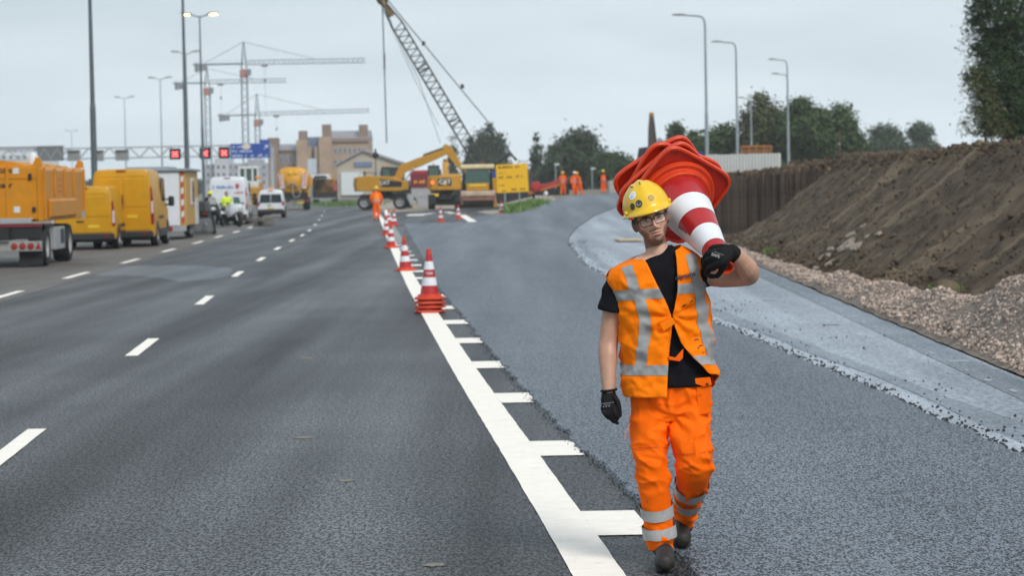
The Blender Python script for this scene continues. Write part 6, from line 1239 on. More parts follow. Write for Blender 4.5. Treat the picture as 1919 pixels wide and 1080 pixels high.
for v in me.vertices:
    q = HI @ v.co; c = Vector((.68, .41, .30)) if q.z > -.2 else Vector((.50, .285, .20))
    if abs(q.x) < .1 and -.135 < q.z < .14 and abs(q.y) < .14 and (q.y < .05 or q.z > -.05):
        nb_ = .5 + .5 * mnoise.noise(q * 160)
        ch = ga(q.x, 0, .03) * sm((-q.z - .072) / .012)
        jaw = sm((-q.z - .050 + max(0, abs(q.x) - .03) * 1.0) / .022) * sm((abs(q.x) - .030) / .012)
        low = sm((-q.z - .080) / .010)
        mus = ga(q.z, -.0475, .0055) * sm((.036 - abs(q.x)) / .008) * (1 if q.y < -.05 else 0)
        side = sm((abs(q.x) - .058) / .010) * sm((.025 - q.z) / .03) * sm((.02 - q.y) / .03) * .9
        beard = min(1.0, max(jaw * .9, low * .92, mus * .85, side, ch * .85)); under = sm((-q.z - .124) / .008)
        beard *= (.72 + .28 * nb_) * (1 - .85 * under)
        lip = ga(q.x, 0, .021) * max(ga(q.z, -.0575, .0045), ga(q.z, -.0695, .005)) * (1 if q.y < -.07 else 0)
        line = ga(q.x, 0, .024) * ga(q.z, -.0635, .002) * (1 if q.y < -.07 else 0)
        brow = max(ga(abs(q.x), .032, .016) * ga(q.z, .0235 - .0, .0045) * 1.5, 0) * (1 if q.y < -.03 else 0)
        hair = sm((abs(q.x) - .060) / .008) * sm((q.z + .01) / .02) * (1 if q.y < .06 else 0) if q.y > -.06 else 0
        c = c.lerp(Vector((.060, .030, .017)), min(1, beard * .92)); c = c.lerp(Vector((.46, .17, .14)), min(1, lip) * .8); c = c.lerp(Vector((.10, .035, .03)), min(1, line) * .8)
        c = c.lerp(Vector((.04, .024, .016)), min(1, max(brow, hair) * .9))
        c = c.lerp(Vector((.60, .28, .20)), .35 * ga(q.x, 0, .014) * ga(q.z, -.03, .015) + .2 * ga(abs(q.x), .045, .015) * ga(q.z, -.025, .015))
    cols += [c.x, c.y, c.z, 1.0]
ca.data.foreach_set('color', cols)
# eyes, glasses
for s in (-1, 1):
    yy = -.0795; eb = MB(); eb.ellipsoid((s * .032, yy + .004, .004), (.0135, .008, .0068), 16, 10)
    e = MB(); e.add([HM @ Vector(v) for v in eb.v], eb.f); eo = e.build('eye', M('eye_white', (.72, .68, .65), .25), man, smooth=60)
    ib = MB(); ib.lathe([(.0001, -.0012), (.0056, -.0006), (.0058, .001)], (s * .032 + .001, yy - .0042, .0042), 'y', 14); e = MB(); e.add([HM @ Vector(v) for v in ib.v], ib.f); e.build('iris', M('iris_dark', (.03, .022, .018), .15), eo, smooth=60)
    lb = MB(); lb.tube([(s * .032 + u * .015, yy - .0035 + abs(u) * .004, .0105 - u * u * .006) for u in (-1, -.5, 0, .5, 1)], .0022, 6); e = MB(); e.add([HM @ Vector(v) for v in lb.v], lb.f); e.build('eyelid', M('lid_skin', (.26, .13, .09), .5), eo, smooth=60)
GF = M('glasses_frame', (.010, .010, .012), .3); yg = -.111
def hm(fn):
    q = MB(); fn(q); e = MB(); e.add([HM @ Vector(v) for v in q.v], q.f); return e
def rrect(cx, cz, w, h, r, n=5):
    o = []
    for k, (sx, sz) in enumerate(((1, 1), (-1, 1), (-1, -1), (1, -1))):
        for i in range(n): a = math.pi / 2 * (k + i / (n - 1)); o.append((cx + sx * (w / 2 - r) + r * math.cos(a), cz + sz * (h / 2 - r) + r * math.sin(a)))
    return o
gl_ = None
for s in (-1, 1):
    pts = rrect(s * .0335, -.001, .054, .038, .010); ring = [(x, yg + abs(x) * .18, z) for x, z in pts]
    o = hm(lambda q: q.tube(ring + ring[:2], .0019, 6, False)).build('glasses_rim', GF, man, smooth=60); gl_ = o
    hm(lambda q: q.tube([r_ for r_ in ring if r_[2] > .010], .0030, 6)).build('brow_bar', GF, o, smooth=60)
    hm(lambda q: q.add(ring, [tuple(range(len(ring)))])).build('lens', M('clear_lens', (.9, .92, .92), .04, alpha=.10, var=0), o)
    hm(lambda q: q.tube([(s * .0605, yg + .011, .012), (s * .076, -.06, .012), (s * .083, .005, .010), (s * .082, .025, -.004)], .0026, 6)).build('temple', GF, o, smooth=60)
hm(lambda q: q.tube([(-.0075, yg, .006), (0, yg - .004, .008), (.0075, yg, .006)], .0024, 6)).build('glasses_bridge', GF, man, smooth=60)
# ---- helmet
hel = bpy.data.objects.new('helmet', None)
HB = HM @ Matrix.Translation((0, .010, .052)) @ Matrix.Rotation(R(-2), 4, 'X')
def dome(az, el, off=0.0):
    x, y, z = .113 * math.sin(az) * math.cos(el), -.138 * math.cos(az) * math.cos(el), .140 * math.sin(el) ** .92 if el > 0 else 0
    rg = .009 * sm((z - .075) / .04) * (ga(x, 0, .017) + .55 * ga(abs(x), .042, .011)) ; v = Vector((x, y, z + rg)); return v + v.normalized() * off
b = MB(); rings = []; na = 64
for r_, zz in ((.92, .002), (1.0, -.006)):
    pass
def rimr(az, e, z): f = max(0, math.cos(az)); k_ = 1 + e + .22 * (e > .05) * f ** 3; return Vector((.113 * math.sin(az) * k_, -.138 * math.cos(az) * (1 + e + .30 * (e > .05) * f ** 2), z - .010 * (e > .05) * f ** 2))
azs = [2 * math.pi * i / na for i in range(na)]
rings = [[rimr(a, -.05, -.008) for a in azs], [rimr(a, .075, -.013) for a in azs], [rimr(a, .10, -.009) for a in azs], [rimr(a, .085, -.003) for a in azs], [rimr(a, .02, .004) for a in azs]] + [[dome(a, R(e)) for a in azs] for e in (3, 8, 14, 20, 27, 34, 41, 48, 55, 62, 69, 75, 80, 84, 88)]
b.loft([[HB @ p_ for p_ in r_] for r_ in rings], cap=(False, True)); hel = b.build('helmet', HELY, man, smooth=50)
for s in (-1, 1):
    q = MB(); q.box((s * .105, -.055, .012), (.02, .03, .018)); e = MB(); e.add([HB @ Vector(v) for v in q.v], q.f); e.build('helmet_lug', HELY, hel, bevel=.004)
def sticker(px, r, mat, rx=1.0, name='sticker'):
    w = J(px[0], px[1], -.15); q0 = HB.inverted() @ w; best = None
    for i in range(41):                           # find the dome point that projects there
        for j in range(41):
            az, el = R(-75 + 150 * i / 40), R(5 + 75 * j / 40); v = HB @ dome(az, el); d = ((v.x - w.x) ** 2 + (v.z - w.z) ** 2)
            if best is None or d < best[0]: best = (d, az, el)
    _, az, el = best; e = MB(); n = 18
    def pt(rr, a, off): return HB @ dome(az + rr * rx * math.cos(a) / (.125 * math.cos(el)), el + rr * math.sin(a) / .14, off)
    for off, rr in ((.0015, r),): e.add([pt(0, 0, off)] + [pt(rr * .55, 6.283 * k / n, off) for k in range(n)] + [pt(rr, 6.283 * k / n, off) for k in range(n)], [(0, 1 + k, 1 + (k + 1) % n) for k in range(n)] + [(1 + k, 1 + n + k, 1 + n + (k + 1) % n, 1 + (k + 1) % n) for k in range(n)])
    o = e.build(name, mat, hel, smooth=60, fix=True); return o, pt
o, pt = sticker((1186, 367), .0225, M('sticker_paper', (.80, .82, .82), .4)); SK = M('sticker_ink', (.05, .05, .05), .5)
for u, a, r_ in ((.010, 2.4, .0016), (.009, .5, .0018), (.008, 4.0, .0022), (.014, 4.2, .0018), (.006, 5.2, .0018), (.012, 5.0, .0014)):
    e = MB(); c_ = pt(u, a, .0022); e.ellipsoid(tuple(c_), (r_, r_, r_), 6, 4); e.build('print_dot', SK, o)
SD = M('sticker_dark', (.045, .05, .035), .5, var=.5, vs=200); SG = M('sticker_green', (.06, .07, .055), .5, var=.5, vs=180); SO = M('sticker_worn', (.42, .27, .06), .5, var=.45, vs=160)
sticker((1185, 387), .0165, SD, .9); o, pt = sticker((1198.5, 382), .0185, SG)
for a0, a1, r_ in ((.3, 2.0, .009), (2.6, 4.6, .010), (4.9, 6.2, .008)):
    e = MB(); e.tube([pt(r_, a0 + (a1 - a0) * k / 5, .002) for k in range(6)], .0018, 5); e.build('print_stroke', M('sticker_pale', (.42, .43, .40), .5) if a0 > 2 else SK, o)
sticker((1221, 371), .0165, SO)
for pa, pb in (((1183, 350), (1188, 352)), ((1200, 342), (1201.5, 346))):
    e = MB(); a_, c_ = J(*pa, -.13), J(*pb, -.13)
    def near(v):
        q = HB.inverted() @ v; d_ = [(((HB @ dome(R(i), R(j))) - v).xz.length, i, j) for i in range(-60, 61, 4) for j in range(30, 89, 3)]; m_ = min(d_); return HB @ dome(R(m_[1]), R(m_[2]), .002)
    e.tube([near(a_), near(c_)], .0022, 5); e.build('scuff_mark', SK, hel)

# ---- torso surface shared by t-shirt and vest
ZT = [(y, J(1250, y, 0).z) for y in (462, 476, 490, 506, 525, 560, 600, 650, 700, 745)]
def zpy(z): return float(np.interp(-z, [-a for _, a in ZT], [y for y, _ in ZT]))
CX = [(462, 1236), (490, 1233), (525, 1231), (600, 1249), (700, 1252), (745, 1256)]
RX = [(462, 26), (476, 46), (486, 66), (496, 82), (510, 88), (525, 89), (560, 85), (600, 82), (660, 80), (700, 79), (745, 77)]
RY = [(462, 28), (476, 38), (490, 46), (510, 52), (560, 56), (600, 55), (700, 52), (745, 54)]
kpx = FPX / DM
def TS(th, y, off=0.0):                           # y: photo row used as height parameter
    cx, rx, ry = interp(CX, y), interp(RX, y) / kpx, interp(RY, y) / kpx; z = J(1250, y, 0).z; c, s = math.cos(th), math.sin(th)
    e = .78; xx = math.copysign(abs(c) ** e, c); yy = math.copysign(abs(s) ** e, s)
    if y < 525: z += (.030 * c) * sm((525 - y) / 40)    # the loaded shoulder rides higher
    z -= .020 * max(0, -s) * sm((492 - y) / 18)
    n = Vector((c / max(rx, .02), s / max(ry, .02), 0)).normalized()
    return Vector((jx(cx) + xx * rx, yy * ry + .03, z)) + n * off + Vector((0, 0, off * .8 * sm((515 - y) / 20)))
def th_at(x, y):                                  # front angle whose silhouette column is x
    c = (x - interp(CX, y)) / interp(RX, y); c = max(-.999, min(.999, c)); c = math.copysign(abs(c) ** (1 / .78), c); return -math.acos(c)
b = MB(); b.loft([[TS(2 * math.pi * i / 48, y, -.012 + .020 * sm((y - 640) / 70)) for i in range(48)] for y in [466, 472, 479, 486, 494, 502, 512, 525, 545, 570, 600, 640, 680, 710, 724]])
b.tube([shL + Vector((.05, 0, .05)), shL + Vector((.0, 0, .0)), J(1156, 548, .03), J(1151, 584, .03)], [.03, .072, .075, .084], 24); b.ellipsoid(tuple(shL + Vector((.012, 0, .004))), (.076, .076, .070), 16, 10)
chain(b, [shR + Vector((-.02, 0, 0)), J(1325, 512, .01)], [.07, .072], 20)
fold = lambda p_: .004 * mnoise.noise(p_ * 14) + .006 * mnoise.noise(Vector((p_.x * 9, p_.y * 9, p_.z * 22)))
tee = fused('t_shirt', b, .0065, TEE, man, 4, fold)
Part('collar', TEE, tee, lambda q: q.tube([sb + Vector((.070 * math.cos(a), .062 * math.sin(a) - .012, .030 + .022 * math.sin(a) + .010 * math.cos(a))) for a in np.linspace(0, 2 * math.pi, 28)], .008, 6, False), smooth=60)
# ---- vest
OPEN_L = [(470, 1207), (490, 1213), (520, 1226), (560, 1245), (588, 1256), (610, 1258), (650, 1252), (700, 1248), (745, 1246)]
OPEN_R = [(470, 1266), (490, 1268), (520, 1268), (560, 1264), (588, 1259), (610, 1262), (640, 1272), (670, 1288), (705, 1312), (745, 1326)]
def wrinkle(p_):
    w = .0075 * mnoise.noise(Vector((p_.x * 7 + 2, p_.y * 7, p_.z * 11))) + .006 * mnoise.noise(Vector((p_.x * 20 + p_.z * 14, p_.y * 10, p_.z * 20 - p_.x * 10))) + .003 * mnoise.noise(p_ * 45)
    dx, dz = p_.x - jx(1258), p_.z - J(1258, 590).z; r_ = math.hypot(dx, dz); a = math.atan2(dz, dx)   # creases pulling from the closed fastener
    r1 = 1 - abs(mnoise.noise(Vector((p_.x * 6 + p_.z * 5, p_.y * 5, p_.z * 6 - p_.x * 3 + 4)))); r2 = 1 - abs(mnoise.noise(Vector((p_.x * 11 - p_.z * 7 + 9, p_.y * 8, p_.z * 10 + p_.x * 5))))
    w += .011 * (r1 ** 5 - .25) + .006 * (r2 ** 4 - .3)
    return 1.2 * w + .010 * math.sin(a * 9 + 1.2) * math.exp(-((r_ - .09) / .07) ** 2)
def vest_pt(u, v, off=0.0, raw=None):
    # u 0 right front edge -> back -> 1 left front edge ; v 0 top -> 1 hem
    bot = 741 if u > .5 else 741 - 36 * sm((.30 - u) / .26)
    top = 474; y = top + (bot - top) * v
    a0 = th_at(interp(OPEN_R, y), y); a1 = 2 * math.pi + th_at(interp(OPEN_L, y), y)
    th = a0 + (a1 - a0) * u; p_ = TS(th, y, .006 + .010 * v)
    fl = sm((v - .7) / .3); n = Vector((math.cos(th), math.sin(th), 0)); p_ += n * (.016 * fl)
    if u < .12: p_ += Vector((.020, -.02, .012)) * fl * sm((.12 - u) / .1)
    return p_ + n * (wrinkle(p_) * min(1, v * 4) + off)
NU, NV = 150, 90; b = MB(); vs = []; hole_c = {1: J(1316, 520, 0), -1: J(1160, 528, 0)}
def in_hole(p_):
    for s in (-1, 1):
        c = hole_c[s]
        if (p_.x - jx(1240)) * s > .085 and ((p_.y - .03) / .060) ** 2 + ((p_.z - c.z + .02) / .088) ** 2 < 1: return True
    return False
for j in range(NV + 1):
    for i in range(NU + 1): vs.append(vest_pt(i / NU, j / NV))
fs = []
for j in range(NV):
    for i in range(NU):
        q = [j * (NU + 1) + i, j * (NU + 1) + i + 1, (j + 1) * (NU + 1) + i + 1, (j + 1) * (NU + 1) + i]
        if in_hole((vs[q[0]] + vs[q[2]]) / 2): continue
        fs.append(tuple(q))
b.add(vs, fs); me = b.mesh('vest')
bm = bmesh.new(); bm.from_mesh(me); bmesh.ops.delete(bm, geom=[v for v in bm.verts if not v.link_faces], context='VERTS')
for _ in range(6):                                # relax the cut armhole edges
    bv = [v for v in bm.verts if v.is_boundary and abs(v.co.x - jx(1240)) > .09]; new = {}
    for v in bv:
        nb_ = [e.other_vert(v) for e in v.link_edges if e.is_boundary]
        if len(nb_) == 2: new[v] = v.co.lerp((nb_[0].co + nb_[1].co) / 2, .5)
    for v, c in new.items(): v.co = c
bmesh.ops.recalc_face_normals(bm, faces=bm.faces); bm.to_mesh(me); bm.free()
VEST = M('vest_orange', (1.0, .215, .001), .7, spec=.12, var=.10, vs=5, bump=.12, bs=420, dirt=((.30, .07, .015), .66, .6), ds=16)
me.materials.append(VEST); me.shade_smooth(); vest = bpy.data.objects.new('vest', me); C.objects.link(vest); vest.parent = man
sd_ = vest.modifiers.new('thick', 'SOLIDIFY'); sd_.thickness = .004; sd_.offset = 1
REFV = M('reflective_tape', (.30, .305, .305), .42, var=.14, vs=22, bump=.15, bs=300, dirt=((.20, .17, .14), .66, .5), ds=18)
def tape(name, fn, nu, nv, off=.0068, skip=True):   # patch on the vest: fn(s, t) -> (u, v)
    b = MB(); vs = [vest_pt(*fn(i / nu, j / nv), off) for j in range(nv + 1) for i in range(nu + 1)]
    fs = []
    for j in range(nv):
        for i in range(nu):
            q = (j * (nu + 1) + i, j * (nu + 1) + i + 1, (j + 1) * (nu + 1) + i + 1, (j + 1) * (nu + 1) + i)
            if skip and any(in_hole(vs[k_]) for k_ in q): continue
            fs.append(q)
    b.add(vs, fs); o = b.build(name, REFV, vest, smooth=60, fix=False); return o
def v_of(u, y): bot = 741 if u > .5 else 741 - 36 * sm((.30 - u) / .26); return (y - 474) / (bot - 474)
def u_of(x, y):
    a0 = th_at(interp(OPEN_R, y), y); a1 = 2 * math.pi + th_at(interp(OPEN_L, y), y); t_ = th_at(x, y)
    return (t_ - a0) / (a1 - a0) if x > 1258 else (t_ + 2 * math.pi - a0) / (a1 - a0)
bl_ = lambda x: 548 + (1252 - x) * .13
tape('reflective_band', lambda s, t_: (lambda u: (u, v_of(u, 538 + 19 * t_ + 8 * (1 - s))))(.70 + .30 * s), 40, 5)
tape('reflective_band', lambda s, t_: (lambda u: (u, v_of(u, 531 + 19 * t_ - 6 * s)))(0 + .24 * s), 40, 5)
tape('reflective_band', lambda s, t_: (lambda u: (u, v_of(u, 681 + 19 * t_)))(.5 + .5 * s), 70, 5)
tape('reflective_band', lambda s, t_: (lambda u: (u, v_of(u, 667 + 18 * t_ - 4 * s)))(0 + .5 * s), 70, 5)
VL = [(476, 1180), (500, 1180), (540, 1192), (570, 1205), (600, 1211), (640, 1208), (684, 1203)]
VR = [(476, 1291), (500, 1295), (540, 1304), (580, 1309), (620, 1316), (650, 1322), (670, 1326)]
for tab, y1 in ((VL, 683), (VR, 668)):
    tape('reflective_strip', lambda s, t_: (lambda y, x: (u_of(x, y), v_of(u_of(x, y), y)))(477 + (y1 - 477) * t_, interp(tab, 477 + (y1 - 477) * t_) + (s - .5) * 19), 5, 60, .0074)
# flap at the fastener and loose tab below, small lettering, oil smears
Part('fastener_flap', VEST, vest, lambda q: q.prism([(J(1232, 604).x, J(1232, 604).z), (J(1256, 592).x, J(1256, 592).z), (J(1262, 603).x, J(1262, 603).z), (J(1240, 618).x, J(1240, 618).z)], 'y', -.150, -.142), bevel=.002)
Part('waist_tab', HVO, vest, lambda q: q.prism([(J(*w_).x, J(*w_).z) for w_ in ((1249, 664), (1262, 667), (1277, 650), (1276, 668), (1270, 674), (1250, 671))], 'y', -.136, -.130), bevel=.002)
u_ = u_of(1281, 516); c_ = vest_pt(u_, v_of(u_, 516), .012)
text('lettering', 'eijmans', .034, M('print_navy', (.02, .02, .05), .6), vest, Matrix.Translation(Vector((J(1281, 515).x, c_.y - .004, J(1281, 515).z))) @ Matrix.Rotation(R(-13), 4, 'Y') @ Matrix.Rotation(R(12), 4, 'Z') @ Matrix.Rotation(R(90), 4, 'X'), .0008, .0006)
OIL = M('oil_smear', (.05, .02, .012), .5)
for k_, (x, y, w_, h_, an) in enumerate(((1277, 571, 10, 3, 40), (1287, 563, 11, 2.4, 22), (1296, 558, 8, 2, 15), (1300, 635, 9, 3, 8), (1306, 647, 11, 3, 15), (1301, 651, 6, 3, -10), (1308, 660, 8, 2, 10))):
    n = 10; b = MB(); pts = []
    for i in range(n):
        a = 6.283 * i / n; rr = random.uniform(.5, 1.1); dx, dy = w_ / 2 * math.cos(a) * rr, h_ / 2 * math.sin(a) * rr; ca_, sa = math.cos(R(an)), math.sin(R(an)); X, Y = x + dx * ca_ + dy * sa, y - dx * sa + dy * ca_
        u_ = u_of(X, Y); pts.append(vest_pt(u_, v_of(u_, Y), .0064))
    b.add(pts, [tuple(range(n))]); b.build('oil_smear', OIL, vest)

# ---- trousers
LL = [(745, 1219, 78, .03), (800, 1218, 71, .0), (845, 1219, 67, -.035), (875, 1221, 64, -.045), (915, 1226, 59, -.03), (955, 1231, 55, -.01), (985, 1234, 55, 0), (1005, 1237, 55, .0), (1020, 1238, 49, 0), (1031, 1238, 47, 0)]
RL = [(745, 1292, 76, .03), (800, 1293, 77, -.01), (840, 1299, 77, -.05), (870, 1301, 72, -.05), (900, 1298, 62, .06), (930, 1291, 52, .20), (955, 1286, 45, .32), (972, 1284, 41, .40), (982, 1283, 39, .43)]
TRO = M('trousers_orange', (1.0, .15, .001), .7, spec=.12, var=.12, vs=5, bump=.12, bs=420, dirt=((.30, .045, .008), .60, .7), ds=12)
def legc(tab, y):
    return J(interp([(a, b_) for a, b_, _, _ in tab], y), y, interp([(a, d) for a, _, _, d in tab], y))
def legring(tab, y, off=0.0, n=28, tilt=0.0):
    w = interp([(a, c) for a, _, c, _ in tab], y) / 2 / kpx + off; c = legc(tab, y); d = (legc(tab, min(y + 14, tab[-1][0])) - legc(tab, max(y - 14, tab[0][0]))).normalized()
    ex_ = Vector((1, 0, 0)); ex_ = (ex_ - d * ex_.dot(d)).normalized(); ey = d.cross(ex_)
    if ey.y < 0: ey = -ey
    return [c + ex_ * (w * math.cos(a)) + ey * (w * 1.02 * math.sin(a)) + d * (-tilt * math.sin(a)) for a in np.linspace(0, 2 * math.pi, n, endpoint=False)]
b = MB()
for tab in (LL, RL):
    ys = np.linspace(tab[0][0], tab[-1][0], 30); b.loft([legring(tab, y) for y in ys])
b.loft([[J(1257, y, .03) + Vector((w / kpx * math.copysign(abs(math.cos(a)) ** .8, math.cos(a)), d / kpx * math.copysign(abs(math.sin(a)) ** .85, math.sin(a)), 0)) for a in np.linspace(0, 2 * math.pi, 40, endpoint=False)] for y, w, d in ((708, 71, 47), (722, 73, 49), (740, 75, 49), (765, 74, 47), (785, 66, 40))])
kn_y = {0: (J(1222, 870).z, J(1300, 880).z)}
def tfold(p_):
    e = .006 * mnoise.noise(Vector((p_.x * 8, p_.y * 8, p_.z * 9))) + .006 * mnoise.noise(Vector((p_.x * 16 + p_.z * 9, p_.y * 9, p_.z * 21)))
    y = 1080 - (p_.z) * kpx
    r1 = 1 - abs(mnoise.noise(Vector((p_.x * 7 + p_.z * 5, p_.y * 6, p_.z * 7 - p_.x * 6)))); r2 = 1 - abs(mnoise.noise(Vector((p_.x * 9 - p_.z * 6 + 9, p_.y * 8, p_.z * 12 + p_.x * 8))))
    e += .014 * (r1 ** 5 - .25) + .008 * (r2 ** 4 - .3)
    e += .008 * math.sin(p_.z * 120 + p_.x * 50 + 6 * mnoise.noise(p_ * 9)) * (ga(y, 1008, 26) * .7 + .45 * ga(y, 890, 22)) * (1 if p_.x < jx(1262) else .8)
    dx, dz = p_.x - jx(1256), p_.z - J(1256, 775).z; r_ = math.hypot(dx, dz)
    tz = max(sm((44 - abs(y - 978)) / 12) if p_.x < jx(1262) else 0, sm((24 - abs(y - 922)) / 10) if p_.x >= jx(1262) else 0); e *= 1 - .8 * tz
    return e + .006 * math.sin(math.atan2(dz, dx) * 8) * math.exp(-((r_ - .09) / .06) ** 2)
tro = fused('trousers', b, .0065, TRO, man, 5, tfold)
RT_ = M('trouser_tape', (.40, .40, .395), .42, var=.14, vs=22, bump=.1, bs=300)
def band(tab, y0, y1, tilt, off=.0075):
    q = MB(); q.loft([legring(tab, y0 + (y1 - y0) * k_ / 4, off, 36, tilt) for k_ in range(5)], cap=(False, False)); q.v = [tuple(Vector(v) + Vector((0, 0, .004 * mnoise.noise(Vector(v) * 30))) ) for v in q.v]
    return q.build('reflective_tape', RT_, tro, smooth=60, fix=False)
band(LL, 946, 968, .010, .009); band(LL, 985, 1007, .008, .0125); band(RL, 905, 920, .0, .0085); band(RL, 930, 944, .0, .0085)
Part('thigh_pocket', TRO, tro, lambda q: q.prism([(J(x, y).x, J(x, y).z) for x, y in ((1302, 716), (1330, 712), (1331, 772), (1305, 776))], 'y', -.085, -.06), bevel=.004)
Part('pocket_flap', TRO, tro, lambda q: q.prism([(J(x, y).x, J(x, y).z) for x, y in ((1298, 707), (1328, 704), (1331, 719), (1316, 722), (1300, 717))], 'y', -.098, -.084), bevel=.003)
Part('pocket_snap', INK, tro, lambda q: q.box(tuple(J(1322, 717) + Vector((0, -.10, 0))), (.012, .004, .008)))
for tab, y in ((LL, 842), (RL, 848)):
    rg = legring(tab, y, .0045, 36, .004); Part('knee_seam', M('seam_orange', (.55, .07, .002), .7), tro, lambda q: q.tube([rg[i % 36] for i in range(17, 37)], .0016, 5), smooth=60)
Part('drawstring', M('cord_pink', (.8, .25, .22), .6), tro, lambda q: q.tube([J(1185, 790, -.02), J(1178, 800, -.03), J(1171, 815, -.03), J(1170, 824, -.03)], .0018, 5))
# ---- boots
def boot(heel, toe, ank, lift):
    b = MB(); d = (toe - heel); d.z = 0; d.normalize(); s = Vector((-d.y, d.x, 0))
    chain(b, [heel + Vector((0, 0, .055)), heel.lerp(toe, .4) + Vector((0, 0, .062)), toe + Vector((0, 0, .045)) - d * .03], [.042, .046, .042], 16, 6, (1.0, 1.05))
    chain(b, [heel + Vector((0, 0, .06)) + d * .03, ank], [.045, .046], 16); chain(b, [heel.lerp(toe, .75) + Vector((0, 0, .045)) - s * .012, heel.lerp(toe, .75) + Vector((0, 0, .045)) + s * .012], [.044, .044], 12)
    o = fused('boot', b, .006, BOOT, man, 3); ol = []
    for f, w in ((0, .026), (.1, .038), (.35, .037), (.6, .046), (.82, .046), (.95, .036), (1.02, .018)): ol.append((heel.lerp(toe, f) - d * .035, w))
    q = MB(); q.loft([[c - s * w + Vector((0, 0, 0)), c + s * w, c + s * w + Vector((0, 0, .024)), c - s * w + Vector((0, 0, .024))] for c, w in ol]); q.build('sole', M('sole_rubber', (.03, .028, .026), .8, var=.4, vs=20), o, bevel=.004)
    for k_ in range(4):
        c = heel.lerp(toe, .42 + .10 * k_) + Vector((0, 0, .112 - .012 * k_)); Part('lace', M('lace', (.02, .02, .02), .7), o, lambda q: q.tube([c - s * .028 + Vector((0, 0, -.012)), c + Vector((0, 0, .004)), c + s * .028 + Vector((0, 0, -.012))], .0035, 5), smooth=60)
    return o
g1 = G(1233, 1062) - MR; g1.z = .004; boot(Vector((jx(1240), -.03, .004)), Vector((jx(1233), -.30, .004)), J(1239, 1028, 0.0), 0)
boot(Vector((jx(1284), .50, .085)), Vector((jx(1280), .26, .028)), J(1284, 985, .43), .04)
# ---- gloves
GLOVE = M('glove_black', (.007, .007, .008), .8, spec=.25, var=.4, vs=30, bump=.3, bs=260); GPR = M('glove_print', (.32, .33, .34), .6)
b = MB()
pc = J(1142, 752, -.07)
chain(b, [J(1141, 736, -.055), J(1141, 750, -.065), J(1142, 768, -.075)], [.034, .039, .036], 16, 6, (1.0, .55)); chain(b, [J(1133, 764, -.072), J(1152, 766, -.08)], [.021, .021])
for k_, (x0, x1, x2, x3, y3, dz) in enumerate(((1129, 1132, 1138, 1142, 785, .0), (1136, 1140, 1147, 1151, 792, -.004), (1144, 1147, 1153, 1157, 794, -.010), (1151, 1153, 1157, 1157, 786, -.02))):
    y0 = 766; chain(b, [J(x0, y0, -.074 + dz), J(x1, y0 + (y3 - y0) * .45, -.088 + dz), J(x2, y0 + (y3 - y0) * .85, -.078 + dz), J(x3, y3, -.052 + dz)], [.0105, .0102, .0096, .0088], 10, 5)
chain(b, [J(1150, 742, -.07), J(1158, 755, -.09), J(1161, 770, -.095), J(1162, 780, -.09)], [.014, .0125, .0112, .0095], 10, 5)
gl = fused('glove', b, .0032, GLOVE, man, 3)
Part('cuff', GLOVE, gl, lambda q: q.tube([J(1141, 732, -.05) + Vector((.036 * math.cos(a), .030 * math.sin(a), .004 * math.cos(a))) for a in np.linspace(0, 2 * math.pi, 26)], .0062, 6, False), smooth=60)
for k_, (y, x0, x1) in enumerate(((757, 1130, 1150), (760, 1134, 1146), (763, 1131, 1143))): Part('glove_print', GPR, gl, lambda q: [q.box(tuple(J(x, y - (x - 1130) * .12, -.0985 if y < 762 else -.1005)), (.005, .0012, .0028 if k_ < 2 else .005)) for x in np.arange(x0, x1, 3.2 + k_)])
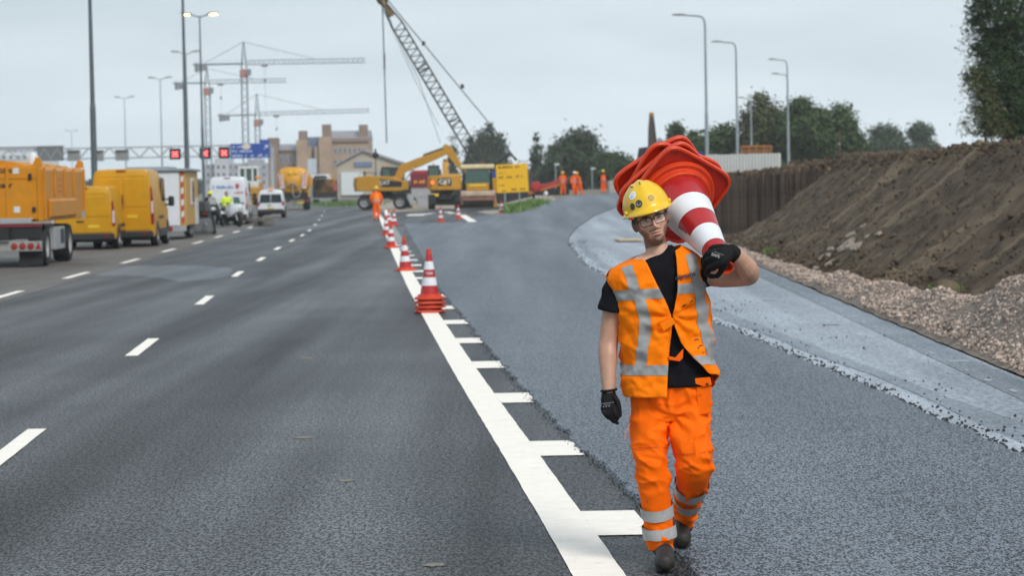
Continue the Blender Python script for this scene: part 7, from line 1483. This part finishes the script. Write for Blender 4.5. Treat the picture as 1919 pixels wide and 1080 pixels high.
# ---- carried stack of cones
cB, cT = J(1267, 364, .335) + MR, J(1363, 503, -.262) + MR; ax = (cT - cB).normalized(); cB = cT - ax * .727
ex = Vector((.82, 0, .12)); ex = (ex - ax * ex.dot(ax)).normalized()
labels = ('front striped cone of the stack on the man\'s shoulder, gripped near its tip', 'second cone of the shoulder stack, its orange plate just behind the front one', 'third cone of the shoulder stack, its plate tilted behind the second', 'rearmost cone plate of the shoulder stack behind the helmet')
lf = Vector((-.95, 0, -.3)); lf = (lf - ax * lf.dot(ax)).normalized()
for i, (roll, off) in enumerate(((0, 0), (-14, .038), (8, .076), (-24, .114))):
    e1 = Matrix.Rotation(R(roll - 45), 3, ax) @ ex; e2 = ax.cross(e1); mtx = Matrix((e1, e2, ax)).transposed()
    f_ = (1.03, 1.02, 1.02, 1.02)[i]; c = cone(tuple(cB - ax * off + lf * (.0065 * i)), labels[i], 'cones stacked on the man\'s shoulder', quat=mtx.to_quaternion()); c.scale = (f_, f_, 1)
# ---- raised hand closed round the cone's grip
b = MB(); wr_ = J(1371, 471, -.262)
K = [(1336, 465, -.235), (1327, 476, -.252), (1325, 489, -.262), (1331, 502, -.268)]
for k_, (x, y, d) in enumerate(K):
    chain(b, [wr_, J((x + 1371) / 2 + 2, (y + 471) / 2 - 2 + k_ * 2, d - .030), J(x, y, d)], [.030, .0235, .0165], 12, 6)
    chain(b, [J(x, y, d), J(x - 6, y + 9, d + .035), J(x + 1, y + 16, d + .085), J(x + 14, y + 15, d + .115)], [.0165, .0145, .0125, .0105], 10, 5)
chain(b, [J(1366, 478, -.275), J(1358, 496, -.285), J(1350, 510, -.262), J(1344, 518, -.235)], [.022, .0165, .014, .012], 10, 5)
chain(b, [wr_, wrR + (elR - wrR).normalized() * .03], [.036, .040], 16)
gr = fused('glove', b, .0034, GLOVE, man, 3)
text('lettering', 'SAFE', .020, GPR, gr, Matrix.Translation(J(1341, 479, -.316)) @ Matrix.Rotation(R(22), 4, 'Y') @ Matrix.Rotation(R(80), 4, 'X'), .0006, .0004)
Part('glove_print', GPR, gr, lambda q: [q.box(tuple(J(1340 + 3 * k_, 472 + k_ * 1.2, -.314)), (.005, .0012, .0025)) for k_ in range(6)])
